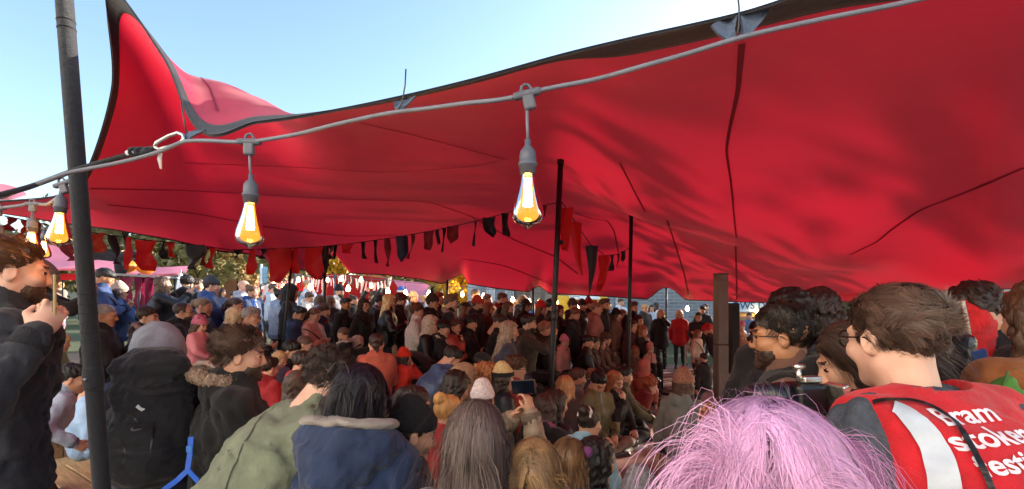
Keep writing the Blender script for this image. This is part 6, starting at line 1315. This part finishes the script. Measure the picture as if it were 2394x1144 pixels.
for nm_, pts, w_ in (('blue_strap', [(446,1022,2.12),(444,1060,2.1),(438,1100,2.08)], .012), ('blue_strap', [(438,1100,2.08),(415,1122,2.06),(385,1144,2.05),(360,1170,2.05)], .011), ('blue_strap', [(438,1100,2.08),(462,1125,2.06),(480,1160,2.05)], .011)):
    m = MB(); P_ = [W(*p) - o_ for p in pts]; n_ = len(P_)
    for i in range(n_ - 1): 
        t = (P_[i+1] - P_[i]).normalized(); s_ = t.cross(Vector((0, 1, 0))).normalized() * w_; m.add([P_[i] - s_, P_[i] + s_, P_[i+1] + s_, P_[i+1] - s_, P_[i] - s_ + Vector((0, .004, 0)), P_[i] + s_ + Vector((0, .004, 0)), P_[i+1] + s_ + Vector((0, .004, 0)), P_[i+1] - s_ + Vector((0, .004, 0))], [(0,1,2,3),(7,6,5,4),(0,4,5,1),(1,5,6,2),(2,6,7,3),(3,7,4,0)])
    m.build(nm_, BLU, bp_)
m = MB(); m.bbox(W(444, 1050, 2.09) - o_, (.03, .012, .03), .004); m.build('buckle', mat('plastic', '#3a78d0'), bp_)
# 4 man with swept dark hair
R4 = A(565,832,2.35,-4,'man with swept dark hair, beard and fur hood in black jacket',pose='sit',force=True,arms=('lap','lap'),top='#0f1014',hair=('short','#33261f'),ex=['beard:#3a2a20','shades'],hood=1,bulk=1.3,pitch=6,skin='l',**HF)
strands(R4['HL'], R4['root'], 5000, mat('strand', '#4a3a32', hi=2.2), length=(0.045, 0.07), lift=0.3, grav=-.004, flow=(0, -1, .25), curl=0.35, seed=4, w=0.0009, jit=0.6, clump=110)
fo = link('fur_trim', style_mesh('furcollar', 0), mat('hair', '#a08a76'), R4['root'], mw=R4['HL'] @ Matrix.Translation((0, -.085, .0)) @ Matrix.Scale(.86, 4))
# 5 man in olive jacket
R5 = A(772,895,1.95,22,'man with short dark curls in olive green jacket, bent forward, seen from behind',pose='sit',force=True,lean=40,pitch=34,arms=('lap','lap'),top='#6d7560',hair=('short','#2d241f'),hood=0,bulk=1.38,skin='p',**HF)
strands(R5['HL'], R5['root'], 5000, mat('strand', '#352a26', hi=2.0), length=(.025, .045), lift=0.4, grav=.0, flow=(0, -.6, .3), curl=.9, seed=5, w=0.001, jit=.8, clump=220)
bv5 = BVHTree.FromPolygons([Vector(v.co) + Vector(R5['base']) for v in R5['jm'].vertices], [list(p.vertices) for p in R5['jm'].polygons])
stick(R5, bv5, [(660,935),(610,975),(570,1040),(535,1120),(525,1160)], .006, mat('fabric', '#2e3226'), 'seam', .002)
s_ = SDF(*sdf_bounds([R5['N']], .2), .008); N5 = R5['N']; u5 = R5['up']
for k in range(18): a = 2 * math.pi * k / 18; s_.ell(N5 + R5['rt'] * .088 * math.cos(a) + R5['fw'] * .085 * math.sin(a) + u5 * .035, (.022, .022, .034), .015)
V_, Q_ = s_.mesh(); link('collar', new_mesh('collar', V_ - R5['base'], Q_), mat('fabric', '#4b3a33'), R5['root'])
# 6 woman in navy hooded jacket
R6 = A(845,935,1.75,62,'person with wavy black hair in navy jacket with a big hood, seen from behind',pose='sit',force=True,lean=12,pitch=14,arms=('lap','lap'),top='#22355a',hair=('bob','#15121a'),hood=0,bulk=1.3,skin='p',kind='f',**HF)
N6, rt6, fw6 = R6['N'], R6['rt'], R6['fw']; s_ = SDF(*sdf_bounds([N6, N6 - fw6 * .2], .26), .009)
for k in range(20):
    a = 2 * math.pi * k / 20; c = N6 + rt6 * .15 * math.cos(a) + fw6 * (.10 * math.sin(a) - .05) + np.array([0, 0, .01 - .035 * math.sin(a)]); s_.ell(c, (.048, .048, .052), .04)
s_.ell(N6 - fw6 * .14 - np.array([0, 0, .05]), (.13, .09, .09), .06); s_.wobble(.010, .12, 8); V_, Q_ = s_.mesh(); ho = link('hood', new_mesh('hood', V_ - R6['base'], Q_), mat('fabric', '#1d2f50'), R6['root'])
s_ = SDF(*sdf_bounds([N6, N6 - fw6 * .2], .26), .009)
for k in range(20):
    a = 2 * math.pi * k / 20; s_.ell(N6 + rt6 * .150 * math.cos(a) + fw6 * (.105 * math.sin(a) - .045) + np.array([0, 0, .082 - .03 * math.sin(a)]), (.030, .030, .014), .025)
s_.wobble(.004, .06, 9); V_, Q_ = s_.mesh(); link('lining', new_mesh('lining', V_ - R6['base'], Q_), mat('fabric', '#8a837d'), ho)
strands(R6['HL'], R6['root'], 5000, mat('strand', '#18151c', hi=2.6), length=(0.12, 0.2), lift=0.04, grav=0.21, flow=(0, -.6, -.4), part=0.2, curl=0.4, seed=6, w=0.001, step=7, jit=0.6, fly=.06, line=(-.02, .6), clump=110)
# 7 child in black pompom hat
R7 = A(965,1015,1.9,12,'child in black pompom hat and black snood beside the navy jacket',pose='sit',kind='c',s=.82,hat=('beanie','#101116'),hair=('short',DB),ex=['scarf:#0e0f13'],top='#3c3236',pitch=14,arms=('lap','lap'),h=.014,hi=True)
link('pompom', style_mesh('pompom', 0), mat('knit', '#0c0d11'), R7['root'], mw=R7['HL'] @ Matrix.Translation((.0, -.115, -.075)))
# 8 woman with long straight hair
R8 = A(1115,1034,1.45,84,'woman with very long straight brown hair and glasses, seen from behind',pose='sit',force=True,s=1.0,lean=8,pitch=6,yaw=-8,arms=('lap','lap'),top='#5d626e',hair=('long','#2e2422'),ex=['glasses'],hood=0,kind='f',**HF)
strands(R8['HL'], R8['root'], 5500, mat('strand', '#4b403c', hi=2.8), length=(.36, .50), lift=0.0, grav=0.3, flow=(0, -.5, -.5), part=0.12, seed=8, w=0.0009, step=9, jit=0.25, fly=.05, line=(-.03, .55), clump=120, vary=.3, curl=0.12)
# phone raised over the heads
A(1150,1010,2.75,52,'person in beige padded jacket raising a phone with both hands',pose='sit',force=True,s=.95,kind='f',hair=('half',BR),top='#92806f',tk='puffer',arms=((1240,962,2.5,0),(1200,975,2.55,0)),h=.015,hi=True)
phone_at(W(1224, 905, 2.5), 55, 'dark phone held sideways by two hands in beige sleeves', '#3a1c1c', tilt=82)
# 9-12 children at the bottom
R9 = A(1250,1112,1.5,78,'boy with sunlit light brown hair seen from behind',kind='c',s=.82,pose='sit',top='#22304a',hair=('short','#6f553a'),skin='p',pitch=4,hi=True,h=.014)
strands(R9['HL'], R9['root'], 5000, mat('strand', '#8d6f4e', hi=1.9), length=(.05, .075), lift=0.15, grav=0.09, flow=(.5, -.2, -.5), part=.5, seed=9, w=0.0009, jit=0.45, clump=110, line=(-.005, .7), curl=0.2)
R10 = A(1332,1082,2.1,75,'girl with light brown hair beside the boy',kind='c',s=.78,pose='sit',top='#4a4b58',hair=('half','#5f4935'),hi=True,h=.015)
strands(R10['HL'], R10['root'], 2500, mat('strand', '#75593f', hi=1.8), length=(.12, .2), lift=0.08, grav=0.2, flow=(0, -.5, -.5), part=.4, seed=10, w=0.0011, step=6, line=(-.02, .6), curl=0.2)
R11 = A(1394,1078,2.15,35,'child with black hair and purple bow in charcoal padded jacket',kind='c',s=.78,pose='sit',top='#23242b',tk='puffer',hair=('bob','#120f12'),hi=True,h=.015)
s_ = SDF((-.09, -.04, -.06), (.09, .04, .06), .007)
for sx in (-1, 1): s_.cone((0, 0, 0), (sx * .055, 0, .012), .010, .03, .01); s_.cone((0, 0, 0), (sx * .03, 0, -.045), .008, .014, .01)
bow = new_mesh('bow', *s_.mesh()); link('hair_bow', bow, mat('fabric', '#7a3f7e'), R11['root'], mw=R11['HL'] @ Matrix.Translation((.0, -.105, .05)))
R12 = A(1378,990,2.9,62,'girl with dark bun and white scrunchie in light blue top',kind='c',s=.74,pose='sit',top='#8ec3dc',hair=('bun','#241713'),hi=True,h=.015)
m = MB(); m.tube([(.045 * math.cos(a), -.082 + .02 * math.sin(a), .075 + .045 * math.sin(a)) for a in np.linspace(0, 2 * math.pi, 17)], [.013 + .004 * (i % 2) for i in range(17)], 8); link('scrunchie', new_mesh('scrunchie', m.V, m.F, True), mat('fabric', '#e8e6e6'), R12['root'], mw=R12['HL'])
A(1500,1165,1.95,60,'child in pale grey cap at the bottom beside the purple hair',kind='c',s=.75,pose='floor',hat=('beanie','#7f7e84'),top='#2a2b33')
# 13 purple hair
R13 = A(1796,1150,.63,86,'person with long tousled lilac hair, top of the head only',top='#2a2430',hair=('half','#b083aa'),kind='f',hood=0,nolegs=False,**HF)
for o in R13['root'].children:
    if o.name.startswith('hair'): o.matrix_local = R13['HL'] @ Matrix.Translation((0, 0, -.012)) @ Matrix.Diagonal((1.17, 1.12, 1.10, 1))
strands(R13['HL'], R13['root'], 19000, mat('strand', '#cf9cc2', lo=.6, hi=1.5), length=(.15, .25), lift=.09, grav=.14, flow=(.25, -.5, -.45), part=.5, curl=.3, seed=13, w=.0004, step=8, jit=0.5, fly=0.0, line=(-.03, .55), clump=170, rad=(0.102, 0.12, 0.1), vary=.5)
strands(R13['HL'], R13['root'], 450, mat('strand', '#cf9cc2', lo=.6, hi=1.5), name='loose_hair', length=(.10, .20), lift=0.36, grav=0.09, flow=(.35, -.4, -.3), part=.6, curl=0.4, seed=33, w=.00022, step=9, jit=.5, fly=0.2, line=(-.0, .5), clump=80, rad=(.102, .120, .100), vary=.5)
# 14 man in red festival vest
R14 = A(2088,792,1.2,142,'man with brown hair and glasses in red lettered vest over grey jumper',top='#454b55',tk='knit',hair=('short','#3c2e27'),ex=['glasses:#15110f'],hood=0,skin='p',pitch=6,yaw=-4,lean=28,arms=('front','front'),collar=False,bulk=1.15,**HF)
strands(R14['HL'], R14['root'], 8500, mat('strand', '#4e3d34', hi=2.2), length=(0.03, 0.052), lift=0.12, grav=0.03, flow=(.15, -.75, .05), curl=0.2, seed=14, w=0.0008, jit=0.38, clump=130, region=lambda p: p[:, 2] > .0, rad=(0.086, 0.107, 0.092))
strands(R14['HL'], R14['root'], 4000, mat('strand', '#4b3b32', hi=1.8), length=(.02, .03), lift=.15, grav=.02, flow=(0, -.6, -.6), seed=15, w=0.0009, jit=.3, region=lambda p: p[:, 2] < .02, line=(-0.028, 0.78), rad=(0.083, 0.103, 0.09), step=4)
VEST, bv14 = add_vest(R14, '#c3101f', off=.022, low=.10, armhole=.205)
SIL = mat('plastic', '#c3cad2', rough=.35)
stick(R14, bv14, [(2088,950),(2100,955),(2120,968),(2160,1010),(2190,1060),(2205,1110),(2210,1160)], .050, SIL, 'reflective_band', .005, VEST)
stick(R14, bv14, [(2045,945),(2120,938),(2180,955),(2240,1000),(2275,1060),(2300,1110),(2320,1160)], .011, mat('leather', '#1b1512'), 'bag_strap', .009, R14['root'])
for tx, dz, sz in (('Bram', .088, .060), ('stoker', .140, .060), ('festival', .192, .056)):
    tm = text_mesh(tx, sz, 0, .0013); bm = bmesh.new(); bm.from_mesh(tm); bmesh.ops.triangulate(bm, faces=bm.faces); 
    for _ in range(2): bmesh.ops.subdivide_edges(bm, edges=[e for e in bm.edges if e.calc_length() > .012], cuts=1)
    bmesh.ops.triangulate(bm, faces=bm.faces); N_, rt_, fw_, up_ = R14['N'], R14['rt'], R14['fwt'], R14['up']
    for v in bm.verts:
        q = Vector(N_ + rt_ * (v.co.x - .06) * 1.0 + up_ * (v.co.y - dz) - fw_ * .5); hh = bv14.ray_cast(q, Vector(fw_)); v.co = (hh[0] - Vector(fw_) * .004 - Vector(R14['base'])) if hh[0] is not None else (q + Vector(fw_) * .35 - Vector(R14['base']))
    bm.to_mesh(tm); bm.free(); link('lettering', tm, mat('plastic', '#ecdfe6', rough=.6), VEST)
# 15 man with glasses in a black gilet
R15 = A(1828,787,1.75,176,'man with cropped black hair and glasses in black gilet over brown sleeves',top='#6f4d40',hair=('short','#17110e'),ex=['glasses:#0e0c0c','beard:#3a261c'],hood=0,skin='t',arms=('front','front'),bulk=1.15,pitch=4,**HF)
strands(R15['HL'], R15['root'], 3500, mat('strand', '#1f1713', hi=2.6), length=(0.02, 0.034), lift=0.22, grav=.0, flow=(0, .3, .3), seed=16, w=0.0009, jit=.4, clump=120)
add_vest(R15, '#0d0d10', off=.022, name='gilet', hoodc=True, low=.05)
A(1818,776,2.4,182,'figure in black cape with red lining beyond the man in glasses',top='#111114',hair=('short',BLK_H),ex=['scarf:#b5121c'],bulk=1.5,coat=.4,hood=0)
# 16 smiling woman
R16 = A(1998,846,1.42,188,'smiling woman with dark fringe leaning down between two men',kind='f',top='#15131a',hair=('half','#2d211c'),skin='l',lean=18,pitch=22,arms=('front','front'),hood=0,**HF)
strands(R16['HL'], R16['root'], 4000, mat('strand', '#3a2c26', hi=2.0), length=(.12, .22), lift=0.08, grav=0.11, flow=(0, -1.3, -0.2), part=.5, seed=17, w=0.0009, step=6, line=(.0, .75), clump=90)
R17 = A(1918,732,2.4,75,'woman with long straight dark hair seen from behind the gilet',kind='f',top='#141318',hair=('long','#2b1b17'),hi=True,h=.015)
A(1852,738,2.25,70,'person with thick black hair behind the man in glasses',top='#17161b',hair=('mop','#120d0c'))
# 18-20 right edge
A(2236,775,2.2,110,'person with scarlet hood up behind the man in the vest',hat=('hoodbig','#c4121c'),top='#c0141e',hair=('short',DB),hood=0,hi=True,h=.015)
A(2276,735,2.15,205,'person with dark bobbed hair bowing over in navy jacket',top='#121722',hair=('mop','#2c1f1a'),pitch=40,lean=25,hi=True,h=.015)
R20 = A(2440,745,1.5,140,'person in camel coat and brown shawl at the edge of the dark stall',top='#8f5426',hair=('half',BR),ex=['scarf:#6b4636'],bulk=1.45,coat=.3,kind='f',**HF)
gb = empty('green_cushion', W(2348, 1016, 1.36)); tag(gb, 'rounded green cushion carried against the camel coat', 'cushion'); q = SDF((-.1, -.08, -.05), (.1, .08, .22), .008); q.ell((0, 0, .085), (.048, .045, .085), .02); q.wobble(.005, .09, 2); link('cover', new_mesh('cushion', *q.mesh()), mat('fabric', '#4f8a2e'), gb); m = MB(); m.tube([(-.05, -.02, .03), (-.048, -.03, .09), (-.035, -.03, .15), (-.01, -.02, .185)], .004, 6); m.build('piping', mat('fabric', '#3f6e26'), gb, True)
sb = empty('shoulder_bag', W(2225, 930, 1.75)); tag(sb, 'black shoulder bag with blue panel behind the man in the vest', 'bag'); q = SDF((-.14, -.08, -.02), (.14, .1, .30), .010); q.cone((-.03, 0, .06), (.0, 0, .2), .075, .06, .05, lat=(1, 0, 0), f=1.3); q.wobble(.006, .1, 6); link('bag_body', new_mesh('bag', *q.mesh()), mat('leather', '#0f0f13'), sb); m = MB(); m.bbox((.035, -.085, .12), (.05, .012, .14), .005, Matrix.Rotation(-.3, 3, 'Y')); m.build('blue_panel', mat('fabric', '#25509a'), sb); m = MB(); m.tube([(-.05, 0, .22), (-.02, 0, .34), (.04, 0, .36), (.07, 0, .2)], .008, 6); m.build('handle', mat('plastic', '#d8d2c0'), sb, True)
# video camera
vc = empty('video_camera', W(1880, 930, 1.18)); vc.rotation_euler = (0, 0, math.radians(8)); tag(vc, 'black video camera with chrome fittings above the lilac hair', 'camera'); KP = mat('plastic', '#0e0e11', rough=.4); CH = mat('metal', '#d9d6c8', metal=.9, rough=.22)
m = MB(); m.bbox((0, 0, 0), (.085, .07, .075), .01); m.build('camera_body', KP, vc)
m = MB(); m.tube([(-.04, 0, .005), (-.06, 0, .005), (-.061, 0, .005), (-.10, 0, .005), (-.101, 0, .005), (-.145, 0, .005)], [.030, .030, .034, .034, .031, .031], 20); m.build('lens', mat('plastic', '#17181d', rough=.3), vc, True)
for x in (-.065, -.10, -.135): m = MB(); m.tube([(x, 0, .005), (x - .005, 0, .005)], .0355, 20); m.build('lens_ring', mat('plastic', '#2c2d34', rough=.3), vc, True)
m = MB(); m.bbox((.01, -.005, .047), (.05, .03, .016), .004); m.build('hot_shoe', CH, vc); m = MB(); m.tube([(-.015, 0, .04), (-.015, 0, .075)], .006, 8); m.tube([(-.028, 0, .078), (-.002, 0, .078)], .008, 8); m.build('dial', CH, vc, True)
m = MB(); m.bbox((.058, -.045, .012), (.016, .06, .062), .004, Matrix.Rotation(-.35, 3, 'Y')); fs = m.build('flip_screen', CH, vc); m = MB(); m.bbox((.060, -.045, .012), (.018, .048, .046), .002, Matrix.Rotation(-.35, 3, 'Y')); m.build('display', mat('plastic', '#101216', rough=.15), fs)
m = MB(); m.bbox((.045, -.04, -.045), (.03, .02, .03), .006); m.build('clamp', CH, vc); m = MB(); m.tube([(.05, -.02, -.03), (.10, -.02, -.07), (.16, 0, -.11)], .008, 8); m.build('strap', mat('leather', '#3b2a24'), vc, True)
m = MB(); m.tube([(0, 0, -.035), (0, 0, -.16)], .012, 10); m.build('grip', KP, vc, True)
# bench at the left and a sheet of paper
lb = empty('long_bench', (0, 0, 0)); tag(lb, 'long pale timber bench running past the leaning pole', 'bench'); a, b = W(150, 1045, 3.45), W(400, 1190, 2.45); zt = .52; a.z = b.z = zt; lb.location = ((a.x + b.x) / 2, (a.y + b.y) / 2, gz((a.x + b.x) / 2, (a.y + b.y) / 2)); L_ = (b - a).length; an = math.atan2(b.y - a.y, b.x - a.x); lb.rotation_euler = (0, 0, an); hz_ = zt - lb.location.z
for k in (-1, 1): m = MB(); m.bbox((0, k * .075, hz_ - .02), (L_, .14, .04), .006); m.build('seat_plank', mat('wood', '#b89a6c'), lb)
for x in (-L_ / 2 + .15, L_ / 2 - .15): m = MB(); m.bbox((x, 0, (hz_ - .04) / 2), (.06, .26, hz_ - .04), .006); m.build('leg', mat('wood', '#9b7f55'), lb)
pa = empty('paper_sheet', W(205, 1130, 3.9)); pa.location.z = gz(pa.location.x, 3.9) + .006; tag(pa, 'white sheet of paper lying on the ground by the bench', 'paper'); link('sheet', new_mesh('sheet', [(-.15, -.1, 0), (.15, -.11, .004), (.16, .1, .012), (-.14, .1, .002)], [(0, 1, 2, 3)]), mat('fabric', '#d7d9e2'), pa)
# pushchair
pc = empty('pushchair', (W(962, HY, 6.0).x, 6.0, gz(-1.28, 6.0)), math.radians(-20)); tag(pc, 'black folding-hood pushchair beside the toddler in the monster hat', 'pushchair'); KF = mat('fabric', '#15161c'); MT = mat('metal', '#5d6068')
V = []; n = 9
for i in range(9):
    a = math.radians(10 + 105 * i / 8)
    for j in range(n): b = math.pi * j / (n - 1); V.append((.22 * math.cos(b), -.02 + .34 * math.cos(a) * (.4 + .6 * math.sin(b)), .78 + .30 * math.sin(a) * (.25 + .75 * math.sin(b))))
link('hood', new_mesh('hood', V, grid_faces(9, n)), KF, pc)
q = SDF((-.3, -.35, .3), (.3, .45, .95), .02); q.cone((0, -.12, .48), (0, -.2, .85), .05, .05, .04, lat=(1, 0, 0), f=4); q.cone((0, -.12, .46), (0, .2, .46), .05, .05, .04, lat=(1, 0, 0), f=4); link('seat', new_mesh('seat', *q.mesh()), KF, pc)
q = SDF((-.3, .0, .45), (.3, .5, .8), .016); q.cone((-.2, .22, .66), (.2, .22, .66), .03, .03, .02); link('bumper_bar', new_mesh('bar', *q.mesh()), mat('leather', '#b9b4ae'), pc)
for k in (-1, 1):
    m = MB(); m.tube([(k * .24, .38, .12), (k * .23, .0, .5), (k * .22, -.35, 1.0), (k * .15, -.42, 1.04)], .012, 8); m.build('frame_tube', MT, pc, True); m = MB(); m.tube([(k * .24, -.32, .13), (k * .23, .0, .5)], .012, 8); m.build('rear_tube', MT, pc, True)
    for y_ in (.38, -.32): m = MB(); m.tube([(k * .27, y_, .12), (k * .22, y_, .12)], .12, 18); m.build('wheel', mat('plastic', '#17171a', rough=.7), pc, True)
# wheelchair
wc_ = empty('wheelchair', (W(812, HY, 6.75).x, 6.75, gz(-2.3, 6.75)), math.radians(80)); tag(wc_, 'black wheelchair under the child in the fur trimmed coat', 'wheelchair')
for k in (-1, 1):
    m = MB(); m.tube([(k * .27, .29 * math.cos(a), .30 + .29 * math.sin(a)) for a in np.linspace(0, 2 * math.pi, 25)], .016, 8, cap=False); w_ = m.build('wheel', mat('plastic', '#141417', rough=.6), wc_, True); m = MB(); m.tube([(k * .30, .24 * math.cos(a), .30 + .24 * math.sin(a)) for a in np.linspace(0, 2 * math.pi, 25)], .008, 6, cap=False); m.build('push_rim', mat('metal', '#b8b8b8', rough=.3), w_, True)
    m = MB(); m.tube([(k * .22, -.2, .1), (k * .22, -.22, .95), (k * .22, -.32, 1.0)], .013, 8); m.build('back_post', BLKP, wc_, True); m = MB(); m.tube([(k * .22, -.2, .48), (k * .22, .25, .48), (k * .18, .45, .12)], .012, 8); m.build('side_tube', BLKP, wc_, True); m = MB(); m.tube([(k * .17, .36, .08), (k * .20, .36, .08)], .08, 14); m.build('castor', mat('plastic', '#17171a'), wc_, True)
m = MB(); m.bbox((0, .02, .47), (.42, .42, .04), .01); m.build('seat', KF, wc_); m = MB(); m.bbox((0, -.22, .72), (.42, .03, .42), .01); m.build('backrest', KF, wc_)
# olive canvas rucksack on the floor
rb = empty('canvas_bag', W(925, 960, 4.2)); rb.location.z = gz(rb.location.x, 4.2) + .3; tag(rb, 'olive canvas bag with buckles beside the coral jacket', 'bag'); q = SDF((-.22, -.16, -.32), (.22, .16, .28), .014); q.cone((0, 0, -.15), (0, 0, .1), .14, .12, .05, lat=(1, 0, 0), f=1.25); q.ell((0, -.12, -.12), (.11, .05, .09), .03); q.wobble(.01, .12, 4); link('bag_body', new_mesh('bag', *q.mesh()), mat('fabric', '#5f5440'), rb)
for x in (-.06, .06): m = MB(); m.bbox((x, -.175, .02), (.02, .01, .16), .003); m.build('buckle_strap', mat('leather', '#3b2c1e'), rb)
# ------------------------------------------------------------------ benches under the seated people
bw = [mat('wood', c) for c in ('#a88a63', '#9a7c57', '#b3966d')]
for i, (p, f, s_, g) in enumerate(SEATS):
    h_ = p[2] - g
    if h_ < .12: continue
    be = empty('bench', (p[0], p[1], g), math.radians(f - 90)); tag(be, 'short pale wooden bench under one seated spectator', 'bench', 'benches under the seated crowd'); L = .5 * s_ + .05
    for k in (-1, 1): m = MB(); m.bbox((0, k * .072 - .02, h_ - .022), (L, .13, .04), .006); m.build('seat_plank', bw[i % 3], be)
    for k in (-1, 1): m = MB(); m.bbox((k * (L / 2 - .05), -.02, (h_ - .045) / 2), (.05, .22, h_ - .045), .005); m.build('leg', bw[(i + 1) % 3], be)
